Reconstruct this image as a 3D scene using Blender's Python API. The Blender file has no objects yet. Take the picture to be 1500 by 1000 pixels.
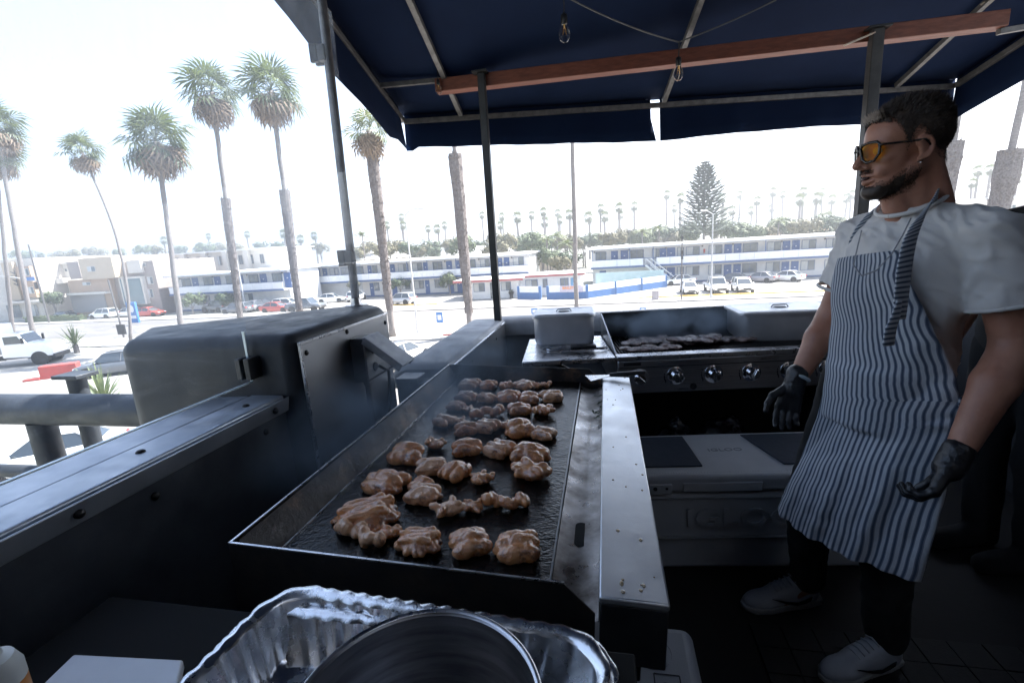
import bpy, bmesh, math, random
import numpy as np
from mathutils import Vector, Matrix, Quaternion, noise as mnoise
from math import sin, cos, tan, pi, radians, atan, atan2, sqrt
random.seed(7)
SC = bpy.context.scene
COL = SC.collection
# ------------------------------------------------------------------ camera
EYE = np.array([0., 0., 1.45])            # eye 1.45 m above the deck floor (z = 0)
F = 680.; ROLL = atan(.065)
PITCH = atan((500 - 357.6) * cos(ROLL) / F)
FWD = np.array([0, cos(PITCH), -sin(PITCH)])
_r0 = np.array([1., 0, 0]); _u0 = np.cross(_r0, FWD)
RIGHT = _r0 * cos(ROLL) - _u0 * sin(ROLL)
UP = _r0 * sin(ROLL) + _u0 * cos(ROLL)
cam_d = bpy.data.cameras.new('camera'); cam = bpy.data.objects.new('camera', cam_d); COL.objects.link(cam)
cam_d.sensor_fit = 'HORIZONTAL'; cam_d.sensor_width = 36; cam_d.lens = 36 * F / 1500
cam_d.clip_start = .02; cam_d.clip_end = 6000
cam.matrix_world = Matrix((( RIGHT[0], UP[0], -FWD[0], EYE[0]), (RIGHT[1], UP[1], -FWD[1], EYE[1]),
                           (RIGHT[2], UP[2], -FWD[2], EYE[2]), (0, 0, 0, 1)))
SC.camera = cam
# ------------------------------------------------------------------ sky and sun
SUN_EL, SUN_AZ = radians(54), radians(70)      # azimuth from +Y, positive = right of the view
w = bpy.data.worlds.new('World'); SC.world = w; w.use_nodes = True
nt = w.node_tree; nt.nodes.clear()
sky = nt.nodes.new('ShaderNodeTexSky'); sky.sky_type = 'NISHITA'; sky.sun_disc = False
sky.sun_elevation = SUN_EL; sky.sun_rotation = SUN_AZ
sky.air_density = 1.0; sky.dust_density = 1.0; sky.ozone_density = 1.0
bg = nt.nodes.new('ShaderNodeBackground'); bg.inputs[1].default_value = .085
wo = nt.nodes.new('ShaderNodeOutputWorld')
nt.links.new(sky.outputs[0], bg.inputs[0]); nt.links.new(bg.outputs[0], wo.inputs[0])
sd = bpy.data.lights.new('sun', 'SUN'); sd.energy = 5.0; sd.angle = radians(.53); sd.color = (1, .96, .9)
sun = bpy.data.objects.new('sun', sd); COL.objects.link(sun)
_sv = Vector((sin(SUN_AZ) * cos(SUN_EL), cos(SUN_AZ) * cos(SUN_EL), sin(SUN_EL)))
sun.rotation_euler = (-_sv).to_track_quat('-Z', 'Y').to_euler(); sun.location = _sv * 50
SC.view_settings.view_transform = 'Standard'; SC.view_settings.look = 'None'
SC.view_settings.exposure = 2.4; SC.view_settings.gamma = 1
SC.cycles.volume_step_rate = 3; SC.cycles.volume_max_steps = 64; SC.cycles.volume_bounces = 0; SC.cycles.max_bounces = 8; SC.cycles.transparent_max_bounces = 24
SC.cycles.caustics_reflective = False; SC.cycles.caustics_refractive = False
SC.cycles.sample_clamp_indirect = 6
# ------------------------------------------------------------------ surveying helpers
def ray(x, y): return FWD * F + RIGHT * (x - 750) - UP * (y - 500)
def P(x, y, z=None, Y=None, X=None):
    """point of the place seen at (x, y) of the photograph on a known height z / depth Y / side X (world)"""
    d = ray(x, y)
    t = (z - EYE[2]) / d[2] if z is not None else (Y / d[1] if Y is not None else X / d[0])
    return EYE + t * d
AZ = radians(11.8)                        # the deck's long axis
DU = np.array([sin(AZ), cos(AZ), 0]); DV = np.array([cos(AZ), -sin(AZ), 0])
def D(v, u, z): return DV * v + DU * u + np.array([0, 0, z])
def PU(x, y, u):
    d = ray(x, y); return EYE + d * (u / (d @ DU))
def PV(x, y, v):
    d = ray(x, y); return EYE + d * (v / (d @ DV))
# ------------------------------------------------------------------ materials
MATS = {}
def mat(name, c=(.5, .5, .5), rough=.6, metal=0., c2=None, scale=6., contrast=(.35, .65), bump=0., bscale=40., rvar=0.,
        spec=.5, coat=0., sheen=0., stretch=None, emit=None, trans=0., alpha=1., coords='Object', detail=5.):
    if name in MATS: return MATS[name]
    m = bpy.data.materials.new(name); m.use_nodes = True; MATS[name] = m
    t = m.node_tree; b = t.nodes['Principled BSDF']
    b.inputs['Base Color'].default_value = (*c, 1); b.inputs['Roughness'].default_value = rough
    b.inputs['Metallic'].default_value = metal; b.inputs['Specular IOR Level'].default_value = spec
    b.inputs['Coat Weight'].default_value = coat; b.inputs['Sheen Weight'].default_value = sheen
    b.inputs['Transmission Weight'].default_value = trans; b.inputs['Alpha'].default_value = alpha
    if emit: b.inputs['Emission Color'].default_value = (*emit[0], 1); b.inputs['Emission Strength'].default_value = emit[1]
    if c2 or bump or rvar:
        tc = t.nodes.new('ShaderNodeTexCoord'); mp = t.nodes.new('ShaderNodeMapping')
        t.links.new(tc.outputs[coords], mp.inputs[0])
        if stretch: mp.inputs['Scale'].default_value = stretch
        def nz(s, d=detail):
            n = t.nodes.new('ShaderNodeTexNoise'); n.inputs['Scale'].default_value = s; n.inputs['Detail'].default_value = d
            n.inputs['Roughness'].default_value = .6
            t.links.new(mp.outputs[0], n.inputs[0]); return n
        if c2:
            n = nz(scale); r = t.nodes.new('ShaderNodeValToRGB')
            r.color_ramp.elements[0].position, r.color_ramp.elements[1].position = contrast
            r.color_ramp.elements[0].color = (*c, 1); r.color_ramp.elements[1].color = (*c2, 1)
            t.links.new(n.outputs[0], r.inputs[0]); t.links.new(r.outputs[0], b.inputs['Base Color'])
        if rvar:
            n = nz(scale * 1.7); mr = t.nodes.new('ShaderNodeMapRange')
            mr.inputs[1].default_value = .3; mr.inputs[2].default_value = .7
            mr.inputs[3].default_value = max(.02, rough - rvar); mr.inputs[4].default_value = min(1, rough + rvar)
            t.links.new(n.outputs[0], mr.inputs[0]); t.links.new(mr.outputs[0], b.inputs['Roughness'])
        if bump:
            n = nz(bscale, 4); bm_ = t.nodes.new('ShaderNodeBump'); bm_.inputs['Strength'].default_value = bump
            bm_.inputs['Distance'].default_value = .01
            t.links.new(n.outputs[0], bm_.inputs['Height']); t.links.new(bm_.outputs[0], b.inputs['Normal'])
    return m
# ------------------------------------------------------------------ mesh builder
class MB:
    def __init__(s): s.v = []; s.f = []; s.uv = None
    def add(s, vs, fs):
        o = len(s.v); s.v += [tuple(map(float, p)) for p in vs]; s.f += [tuple(i + o for i in f) for f in fs]; return s
    def box(s, c, size, rz=0., R=None):
        hx, hy, hz = size[0] / 2, size[1] / 2, size[2] / 2
        vs = [Vector((a * hx, b * hy, d * hz)) for d in (-1, 1) for a, b in ((-1, -1), (1, -1), (1, 1), (-1, 1))]
        if R is None: R = Matrix.Rotation(rz, 3, 'Z')
        c = Vector(c); vs = [R @ p + c for p in vs]
        return s.add(vs, [(0, 3, 2, 1), (4, 5, 6, 7), (0, 1, 5, 4), (1, 2, 6, 5), (2, 3, 7, 6), (3, 0, 4, 7)])
    def bx(s, x0, x1, y0, y1, z0, z1): return s.box(((x0 + x1) / 2, (y0 + y1) / 2, (z0 + z1) / 2), (abs(x1 - x0), abs(y1 - y0), abs(z1 - z0)))
    def beam(s, a, b, w, h=None, up=(0, 0, 1)):
        a, b = Vector(a), Vector(b); h = h or w; d = (b - a); L = d.length; d.normalize()
        upv = Vector(up)
        if abs(d.dot(upv)) > .98: upv = Vector((0, 1, 0))
        x = d.cross(upv).normalized(); z = x.cross(d)
        R = Matrix((x, d, z)).transposed()
        return s.box((a + b) / 2, (w, L, h), R=R)
    def tube(s, pts, r, n=8, caps=True, flat=1.):
        pts = [Vector(p) for p in pts]; m = len(pts)
        if not hasattr(r, '__len__'): r = [r] * m
        o = len(s.v); prev = None
        for i, p in enumerate(pts):
            t = (pts[min(i + 1, m - 1)] - pts[max(i - 1, 0)])
            if t.length < 1e-9: t = Vector((0, 0, 1))
            t.normalize()
            if prev is None:
                a = Vector((0, 0, 1)) if abs(t.z) < .9 else Vector((1, 0, 0))
                x = t.cross(a).normalized()
            else: x = (prev - t * prev.dot(t)).normalized()
            prev = x; y = t.cross(x)
            for k in range(n):
                q = 2 * pi * k / n; s.v.append(tuple(p + (x * cos(q) + y * sin(q) * flat) * r[i]))
        for i in range(m - 1):
            for k in range(n):
                k2 = (k + 1) % n; s.f.append((o + i * n + k, o + i * n + k2, o + (i + 1) * n + k2, o + (i + 1) * n + k))
        if caps: s.f.append(tuple(o + k for k in reversed(range(n)))); s.f.append(tuple(o + (m - 1) * n + k for k in range(n)))
        return s
    def ell(s, c, r, R=None, nu=14, nv=9):
        c = Vector(c); r = Vector(r) if hasattr(r, '__len__') else Vector((r, r, r)); vs = []; fs = []
        R = R or Matrix.Identity(3)
        for j in range(1, nv):
            for i in range(nu):
                th = pi * j / nv; ph = 2 * pi * i / nu
                vs.append(c + R @ Vector((r.x * sin(th) * cos(ph), r.y * sin(th) * sin(ph), r.z * cos(th))))
        for j in range(nv - 2):
            for i in range(nu):
                i2 = (i + 1) % nu; fs.append((j * nu + i, (j + 1) * nu + i, (j + 1) * nu + i2, j * nu + i2))
        t = len(vs); vs.append(c + R @ Vector((0, 0, r.z))); vs.append(c - R @ Vector((0, 0, r.z)))
        for i in range(nu):
            i2 = (i + 1) % nu; fs.append((t, i, i2)); fs.append((t + 1, (nv - 2) * nu + i2, (nv - 2) * nu + i))
        return s.add(vs, fs)
    def cap(s, a, b, ra, rb, n=12):
        """capsule: a tapered limb with round ends"""
        a, b = Vector(a), Vector(b); d = (b - a); L = max(d.length, 1e-6); d = d / L
        pts, rs = [], []
        for q in (-.999, -.87, -.5): pts.append(a + d * ra * q); rs.append(ra * sqrt(1 - q * q))
        for q in (0, .5, 1): pts.append(a + d * L * q); rs.append(ra + (rb - ra) * q)
        for q in (.5, .87, .999): pts.append(b + d * rb * q); rs.append(rb * sqrt(1 - q * q))
        return s.tube(pts, rs, n)
    def prism(s, poly, z0, z1):
        n = len(poly)
        vs = [(p[0], p[1], z0) for p in poly] + [(p[0], p[1], z1) for p in poly]
        a = sum(poly[i][0] * poly[(i + 1) % n][1] - poly[(i + 1) % n][0] * poly[i][1] for i in range(n))
        fs = [tuple(reversed(range(n))), tuple(range(n, 2 * n))] + [(i, (i + 1) % n, n + (i + 1) % n, n + i) for i in range(n)]
        if a < 0: fs = [tuple(reversed(f)) for f in fs]
        return s.add(vs, fs)
    def slab(s, pts, th, nrm=None):
        """planar polygon in space given a thickness"""
        pts = [Vector(p) for p in pts]; n = len(pts)
        nn = Vector(nrm) if nrm is not None else (pts[1] - pts[0]).cross(pts[2] - pts[0])
        nn = nn.normalized() * th
        return s.add([p for p in pts] + [p + nn for p in pts], [tuple(reversed(range(n))), tuple(range(n, 2 * n))] + [(i, (i + 1) % n, n + (i + 1) % n, n + i) for i in range(n)])
    def lathe(s, prof, c=(0, 0, 0), n=24, R=None):
        c = Vector(c); R = R or Matrix.Identity(3); o = len(s.v); m = len(prof)
        for r, z in prof:
            for k in range(n): s.v.append(tuple(c + R @ Vector((r * cos(2 * pi * k / n), r * sin(2 * pi * k / n), z))))
        for i in range(m - 1):
            for k in range(n):
                k2 = (k + 1) % n; s.f.append((o + i * n + k, o + i * n + k2, o + (i + 1) * n + k2, o + (i + 1) * n + k))
        return s
    def grid(s, rows, close=False):
        o = len(s.v); nr = len(rows); nc = len(rows[0])
        for r in rows: s.v += [tuple(map(float, p)) for p in r]
        for i in range(nr - 1):
            for j in range(nc if close else nc - 1):
                j2 = (j + 1) % nc; s.f.append((o + i * nc + j, o + i * nc + j2, o + (i + 1) * nc + j2, o + (i + 1) * nc + j))
        return s
    def mesh(s, name, m=None, smooth=False, fix=True):
        me = bpy.data.meshes.new(name); me.from_pydata(s.v, [], s.f)
        if fix:
            b = bmesh.new(); b.from_mesh(me); bmesh.ops.recalc_face_normals(b, faces=b.faces); b.to_mesh(me); b.free()
        if m is not None: me.materials.append(m)
        if smooth: me.polygons.foreach_set('use_smooth', [True] * len(me.polygons))
        me.update(); return me
    def build(s, name, m, parent=None, smooth=False, bevel=0., seg=2, auto=None, fix=True, kind=None):
        return link(name, s.mesh(name, m, smooth, fix), parent, bevel, seg, auto, kind)
def link(name, me, parent=None, bevel=0., seg=2, auto=None, kind=None):
    o = bpy.data.objects.new(name, me); COL.objects.link(o)
    if parent is not None: o.parent = parent
    if bevel:
        b = o.modifiers.new('bevel', 'BEVEL'); b.width = bevel; b.segments = seg; b.limit_method = 'ANGLE'; b.angle_limit = radians(35)
        b.harden_normals = False
        me.polygons.foreach_set('use_smooth', [True] * len(me.polygons))
        try: me.set_sharp_from_angle(angle=radians(40))
        except Exception: pass
    elif auto:
        me.polygons.foreach_set('use_smooth', [True] * len(me.polygons)); me.set_sharp_from_angle(angle=radians(auto))
    if kind: o['kind'] = kind
    return o
def tag(o, label, cat, group=None):
    o['label'] = label; o['category'] = cat
    if group: o['group'] = group
    return o
def thing(name, label, cat, loc=(0, 0, 0), rz=0., group=None, R=None):
    o = bpy.data.objects.new(name, None); COL.objects.link(o); o.empty_display_size = .1
    o.location = tuple(map(float, loc)); o.rotation_euler = (0, 0, rz)
    if R is not None: o.rotation_euler = R.to_euler()
    return tag(o, label, cat, group)
def struct(name, mb, m, parent=None, **k):
    o = mb.build(name, m, parent, **k)
    if parent is None: o['kind'] = 'structure'
    return o
def dup(root, loc=None, rz=None, label=None, group=None, scale=None):
    def cp(o, par):
        c = o.copy(); COL.objects.link(c); c.parent = par
        for ch in kids.get(o.name, []): cp(ch, c)
        return c
    kids = {}
    def walk(o):
        kids[o.name] = list(o.children)
        for ch in o.children: walk(ch)
    walk(root)
    r = cp(root, None)
    if loc is not None: r.location = tuple(map(float, loc))
    if rz is not None: r.rotation_euler = (0, 0, rz)
    if scale: r.scale = (scale,) * 3 if not hasattr(scale, '__len__') else scale
    if label: r['label'] = label
    if group: r['group'] = group
    return r
def blob(name, mb, voxel, m, parent=None, smooth_it=3, disp=None, fac=.5, loc=None):
    """fuse overlapping primitives into one continuous skin"""
    me = mb.mesh(name + '_raw', None); o = bpy.data.objects.new(name + '_raw', me); COL.objects.link(o)
    r = o.modifiers.new('r', 'REMESH'); r.mode = 'VOXEL'; r.voxel_size = voxel
    if smooth_it: q = o.modifiers.new('s', 'SMOOTH'); q.iterations = smooth_it; q.factor = fac
    dg = bpy.context.evaluated_depsgraph_get(); dg.update()
    e = o.evaluated_get(dg); nm = bpy.data.meshes.new_from_object(e); nm.name = name
    bpy.data.objects.remove(o); bpy.data.meshes.remove(me)
    if disp:
        nm.update(); n = len(nm.vertices)
        for vt in nm.vertices:
            d_ = disp(vt.co, vt.normal)
            if d_: vt.co += vt.normal * d_
    nm.materials.clear(); nm.materials.append(m)
    nm.polygons.foreach_set('use_smooth', [True] * len(nm.polygons)); nm.update()
    o = bpy.data.objects.new(name, nm); COL.objects.link(o)
    if parent is not None: o.parent = parent
    return o
def text_mesh(txt, size, depth, name, m, parent=None, M=None, bold=0., spacing=1., shear=0., sx=1.):
    c = bpy.data.curves.new(name + '_c', 'FONT'); c.body = txt; c.size = size; c.extrude = depth; c.align_x = 'CENTER'; c.align_y = 'CENTER'
    c.offset = bold; c.space_character = spacing; c.shear = shear; c.resolution_u = 3
    o = bpy.data.objects.new(name + '_c', c); COL.objects.link(o)
    dg = bpy.context.evaluated_depsgraph_get(); dg.update()
    me = bpy.data.meshes.new_from_object(o.evaluated_get(dg)); bpy.data.objects.remove(o)
    me.name = name; me.materials.clear(); me.materials.append(m)
    me.transform(Matrix.Diagonal((sx, 1, 1, 1)))
    if M is not None: me.transform(M)
    return link(name, me, parent)
def fbm(p, s=1., o=3):
    v = Vector(p) * s; a = 0.; k = 1.
    for _ in range(o): a += k * mnoise.noise(v); v = v * 2.03; k *= .5
    return a
# ------------------------------------------------------------------ smooth skins from a distance field
class SB:
    def __init__(s): s.p = []
    def cap(s, a, b, ra, rb, n=0, k=None): s.p.append(('c', np.array(a, float), np.array(b, float), float(ra), float(rb), k)); return s
    def ell(s, c, r, R=None, nu=0, nv=0, k=None):
        r = np.array(r, float) if hasattr(r, '__len__') else np.array([r, r, r], float)
        s.p.append(('e', np.array(c, float), r, np.array(R) if R is not None else np.eye(3), None, k)); return s
    def tube(s, pts, r, n=0, caps=True, flat=1., k=None):
        if not hasattr(r, '__len__'): r = [r] * len(pts)
        for i in range(len(pts) - 1): s.cap(pts[i], pts[i + 1], r[i], r[i + 1], k=k)
        return s
    def cyl(s, a, b, ra, rb, k=None): s.p.append(('y', np.array(a, float), np.array(b, float), float(ra), float(rb), k)); return s
    @staticmethod
    def dist(pr, X):
        if pr[0] == 'e':
            q = (X - pr[1]) @ pr[3]; r = pr[2]; k0 = np.sqrt(((q / r) ** 2).sum(-1)); k1 = np.sqrt(((q / r ** 2) ** 2).sum(-1)) + 1e-9
            return k0 * (k0 - 1) / k1
        a, b, ra, rb = pr[1:5]; ab = b - a; L2 = max(ab @ ab, 1e-9); t = ((X - a) @ ab) / L2; tc = np.clip(t, 0, 1)
        if pr[0] == 'c': return np.sqrt(((X - a - tc[..., None] * ab) ** 2).sum(-1)) - (ra + (rb - ra) * tc)
        L = sqrt(L2); rad = np.sqrt(((X - a - t[..., None] * ab) ** 2).sum(-1)) - (ra + (rb - ra) * tc)
        return np.maximum(rad, np.maximum(-t, t - 1) * L)
    def ev(s, X, k0):
        D_ = np.full(X.shape[:-1], 1.)
        for pr in s.p:
            d = s.dist(pr, X); k = pr[5] or k0; h = np.maximum(k - np.abs(D_ - d), 0) / k; D_ = np.minimum(D_, d) - h * h * k * .25
        return D_
    def mesh(s, vox, k0):
        lo = np.full(3, 1e9); hi = -lo
        bb = []
        for pr in s.p:
            if pr[0] == 'e': m = pr[2].max(); l_, h_ = pr[1] - m, pr[1] + m
            else: m = max(pr[3], pr[4]); l_, h_ = np.minimum(pr[1], pr[2]) - m, np.maximum(pr[1], pr[2]) + m
            bb.append((l_, h_)); lo = np.minimum(lo, l_); hi = np.maximum(hi, h_)
        mg = k0 * 1.5 + vox * 3; lo -= mg; hi += mg; N = np.ceil((hi - lo) / vox).astype(int) + 1
        G = np.full(N, 1., np.float32)
        for pr, (l_, h_) in zip(s.p, bb):
            i0 = np.maximum(((l_ - mg - lo) / vox).astype(int), 0); i1 = np.minimum(((h_ + mg - lo) / vox).astype(int) + 2, N)
            ax = [lo[d] + vox * np.arange(i0[d], i1[d]) for d in range(3)]; X = np.stack(np.meshgrid(*ax, indexing='ij'), -1)
            d = s.dist(pr, X); sl = tuple(slice(i0[q], i1[q]) for q in range(3)); O = G[sl]; k = pr[5] or k0
            h = np.maximum(k - np.abs(O - d), 0) / k; G[sl] = np.minimum(O, d) - h * h * k * .25
        S = G < 0; c = np.zeros(N - 1, np.int8); n1 = N - 1
        for dx in (0, 1):
            for dy in (0, 1):
                for dz in (0, 1): c += S[dx:dx + n1[0], dy:dy + n1[1], dz:dz + n1[2]]
        act = np.argwhere((c > 0) & (c < 8)); idx = np.full(n1, -1, np.int64); idx[tuple(act.T)] = np.arange(len(act))
        acc = np.zeros((len(act), 3)); cnt = np.zeros(len(act)); cs = [(x, y, z) for x in (0, 1) for y in (0, 1) for z in (0, 1)]
        for a in cs:
            for ax_ in range(3):
                if a[ax_]: continue
                b = list(a); b[ax_] = 1
                va = G[tuple((act + a).T)]; vb = G[tuple((act + b).T)]; m = (va < 0) != (vb < 0)
                t = np.where(m, va / np.where(m, va - vb, 1), 0); p = np.array(a, float)[None] + np.zeros((len(act), 3)); p[:, ax_] += t
                acc += np.where(m[:, None], p, 0); cnt += m
        V = lo + vox * (act + acc / cnt[:, None]); Fs = []
        for ax_ in range(3):
            o = [q for q in range(3) if q != ax_]; sl0 = [slice(1, n1[q]) if q in o else slice(0, n1[q]) for q in range(3)]
            sl1 = list(sl0); sl1[ax_] = slice(1, n1[ax_] + 1); A = S[tuple(sl0)]; B = S[tuple(sl1)]
            e = np.argwhere(A != B); flip = A[tuple(e.T)]; off = np.array([1 if q in o else 0 for q in range(3)]); e = e + off
            u = np.zeros(3, int); v = np.zeros(3, int); u[o[0]] = 1; v[o[1]] = 1
            q0 = idx[tuple((e - u - v).T)]; q1 = idx[tuple((e - v).T)]; q2 = idx[tuple(e.T)]; q3 = idx[tuple((e - u).T)]
            fl = flip if ax_ != 1 else ~flip
            Fs.append(np.where(fl[:, None], np.stack([q0, q1, q2, q3], 1), np.stack([q3, q2, q1, q0], 1)))
        return V, np.concatenate(Fs)
def skinmesh(name, sb, vox, k, m, parent=None, disp=None, org=(0, 0, 0), relax=2):
    V, Fc = sb.mesh(vox, k); org = np.array(org, float)
    nE = len(V); e = np.concatenate([Fc[:, [0, 1]], Fc[:, [1, 2]], Fc[:, [2, 3]], Fc[:, [3, 0]]])
    for _ in range(relax):
        A = np.zeros_like(V); c = np.zeros(nE)
        for d in range(3): A[:, d] = np.bincount(e[:, 0], V[e[:, 1], d], nE) + np.bincount(e[:, 1], V[e[:, 0], d], nE)
        c = np.bincount(e[:, 0], minlength=nE) + np.bincount(e[:, 1], minlength=nE); V = V * .5 + A / c[:, None] * .5
    me = bpy.data.meshes.new(name); me.from_pydata((V - org).tolist(), [], Fc.tolist()); me.update()
    if disp:
        ns = [v.normal.copy() for v in me.vertices]
        for v, n in zip(me.vertices, ns): v.co += n * disp(v.co, n)
    me.materials.append(m); me.polygons.foreach_set('use_smooth', [True] * len(me.polygons)); me.update()
    o = bpy.data.objects.new(name, me); COL.objects.link(o)
    if parent is not None: o.parent = parent
    return o
# ================================================================== THE DECK
steel = mat('brushed_steel', (.36, .37, .39), .36, .95, c2=(.29, .3, .32), scale=2.5, rvar=.06, bump=.015, bscale=200)
steel_hi = mat('bright_steel', (.6, .6, .62), .3, 1., c2=(.46, .46, .48), scale=14, rvar=.12, bump=.03, bscale=220)
steel_pan = mat('pan_steel', (.62, .62, .63), .4, .55, c2=(.52, .52, .54), scale=6, rvar=.06)
clad = mat('parapet_cladding', (.085, .095, .115), .4, .7, c2=(.13, .145, .17), scale=5, rvar=.12, bump=.05, bscale=60)
clad_cap = mat('galvanised_cap', (.42, .46, .52), .42, .7, c2=(.33, .37, .43), scale=7, rvar=.14, bump=.03, bscale=90)
dark_paint = mat('dark_grey_paint', (.07, .078, .088), .42, .1, c2=(.11, .118, .13), scale=8, rvar=.12, bump=.05, bscale=70)
black_metal = mat('black_metal', (.02, .021, .023), .45, .3, c2=(.035, .035, .037), scale=12, bump=.04, bscale=90)
bolt_m = mat('bolt_dark', (.03, .03, .032), .4, .8)
tube_m = mat('grey_frame_tube', (.16, .15, .15), .5, .4, c2=(.09, .085, .085), scale=20, bump=.05, bscale=80)
rust_m = mat('pale_angle_iron', (.5, .46, .4), .6, .2, c2=(.34, .25, .19), scale=30)
# floor and the building the deck belongs to
mb = MB(); mb.prism([D(-1.32, -1.6, 0)[:2], D(4.5, -1.6, 0)[:2], D(4.5, 3.2, 0)[:2], (3.9, 3.75), (-.28, 3.72), D(-1.32, 2.2, 0)[:2]], -.25, 0)
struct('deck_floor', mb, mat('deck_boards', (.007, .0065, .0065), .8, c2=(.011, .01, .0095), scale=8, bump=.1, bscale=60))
mb = MB()
for i in range(13):
    for j in range(9):
        mb.box(D(.55 + i * .105, .72 + j * .105, .006 + .001 * ((i + j) % 2)), (.101, .101, .012), -AZ)
mo = tag(mb.build('rubber_floor_mat', mat('black_rubber', (.006, .006, .0065), .7, c2=(.01, .01, .01), scale=40, bump=.3, bscale=200)), 'black rubber grid floor mat under the cook', 'mat')
mb = MB(); mb.prism([D(-1.25, -6, 0)[:2], D(9, -6, 0)[:2], D(9, 3.0, 0)[:2], (3.8, 3.65), (-.2, 3.62), D(-1.25, 2.1, 0)[:2]], -6.05, -.26)
tag(mb.build('restaurant_building', mat('dark_stucco', (.2, .2, .21), .8, c2=(.16, .16, .17), scale=3, bump=.2, bscale=60)), 'stucco storey of the restaurant carrying the grill deck', 'building')
bw = thing('restaurant_wall', 'dark stucco restaurant wall enclosing the back of the deck, with added unseen side walls', 'wall')
st_d = mat('dark_wall_paint', (.05, .05, .055), .8, c2=(.04, .04, .045), scale=4, bump=.15, bscale=50)
mb = MB(); mb.slab([D(-1.42, -1.45, 0), D(4.4, -1.45, 0), D(4.4, -1.45, 4.2), D(-1.42, -1.45, 4.2)], .12, -DU); mb.build('rear_wall', st_d, bw)
mb = MB(); mb.slab([(2.36, -1.6, 0), (2.5, 1.95, 0), (2.5, 1.95, 3.1), (2.36, -1.6, 3.4)], .12, (1, -.04, 0)); mb.build('added_side_wall', st_d, bw)  # unseen full-height wall, added to block light from the right
mb = MB(); mb.slab([(2.5, 1.9, 0), (2.9, 3.4, 0), (2.9, 3.4, 1.0), (2.5, 1.9, 1.0)], .15, (1, -.13, 0)); mb.build('side_parapet', st_d, bw)
mb = MB(); mb.slab([D(-1.3, -1.44, 0), D(-1.3, -.6, 0), D(-1.3, -.6, 3.6), D(-1.3, -1.44, 3.6)], .1, -DV); mb.build('left_wall', st_d, bw)  # unseen wall added behind the camera to cut light from the left

# ---- left parapet: low clad wall with a metal cap
pw = thing('parapet_wall', 'low steel clad parapet with bolted metal cap along the glass', 'wall', D(0, 0, 0), -AZ)
mb = MB(); mb.bx(-1.22, -1.012, -1.4, 1.238, .002, .975); mb.build('clad_panel', clad, pw)
mb = MB(); mb.bx(-1.125, -1.008, -1.4, 1.237, .977, 1.03); mb.build('cap_inner', clad_cap, pw, bevel=.006)
mb = MB(); mb.bx(-1.26, -1.133, -1.4, 1.237, .977, 1.026); mb.build('cap_outer', clad_cap, pw, bevel=.006)
mb = MB(); mb.bx(-1.1325, -1.1255, -1.4, 1.236, .96, 1.012); mb.build('groove', black_metal, pw)
mb = MB(); mb.slab([(-1.0065, -1.4, .977), (-1.0065, 1.2372, .977), (-.996, 1.2372, 1.024), (-.996, -1.4, 1.024)], .008, (1, 0, .2)); mb.build('cap_edge_trim', clad_cap, pw, bevel=.003)
Rx = Matrix.Rotation(pi / 2, 3, 'Y')
bm0 = MB(); bm0.lathe([(0, .006), (.005, .0055), (.0085, .003), (.0095, 0), (.0095, -.004)], n=12, R=Rx); bme = bm0.mesh('bolt', bolt_m, True)
for u, z, x in ((.1, .945, -1.01), (.42, .947, -1.01), (.78, .944, -1.01), (1.14, .945, -1.01), (.62, 1.001, -.99), (1.17, 1.001, -.99), (.25, 1.001, -.99)):
    b = link('bolt', bme, pw); b.location = (x, u, z)
bm0 = MB(); bm0.lathe([(0, .005), (.006, .0045), (.0095, .002), (.0105, 0), (.0105, -.003)], n=12); bme2 = bm0.mesh('cap_bolt', bolt_m, True)
for u in (.18, .5, .82, 1.13):
    b = link('cap_bolt', bme2, pw); b.location = (-1.075 + .02 * (u > 1), u, 1.031)

# ---- tall boxed section
tb = thing('parapet_box', 'tall rounded dark metal box section of the parapet with bolted side panel', 'wall', D(0, 0, 0), -AZ)
mb = MB(); mb.prism([(-.957, 1.245), (-1.56, 1.2), (-1.8, 1.5), (-1.1, 2.03), (-.957, 1.90)], .003, 1.221)
o = mb.build('body', mat('box_paint', (.016, .018, .022), .5, 0, c2=(.03, .033, .038), scale=7, rvar=.14, bump=.06, bscale=60, spec=.35), tb); b = o.modifiers.new('b', 'BEVEL'); b.width = .045; b.segments = 5; b.limit_method = 'ANGLE'; b.angle_limit = radians(30)
o.data.polygons.foreach_set('use_smooth', [True] * len(o.data.polygons))
mb = MB(); mb.bx(-.9565, -.95, 1.27, 1.885, .01, 1.19); mb.build('side_panel', steel, tb, bevel=.002)
mb = MB(); mb.beam((-.9475, 1.27, 1.186), (-.9475, 1.885, 1.186), .006, .01); mb.beam((-.9475, 1.272, .0), (-.9475, 1.272, 1.18), .006, .008)
mb.build('panel_edge_trim', steel_hi, tb, bevel=.002)
for u, z in ((1.3, 1.15), (1.86, 1.15), (1.3, .76), (1.55, 1.17), (1.86, .8)):
    b = link('bolt', bme, tb); b.location = (-.95, u, z)

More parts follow.
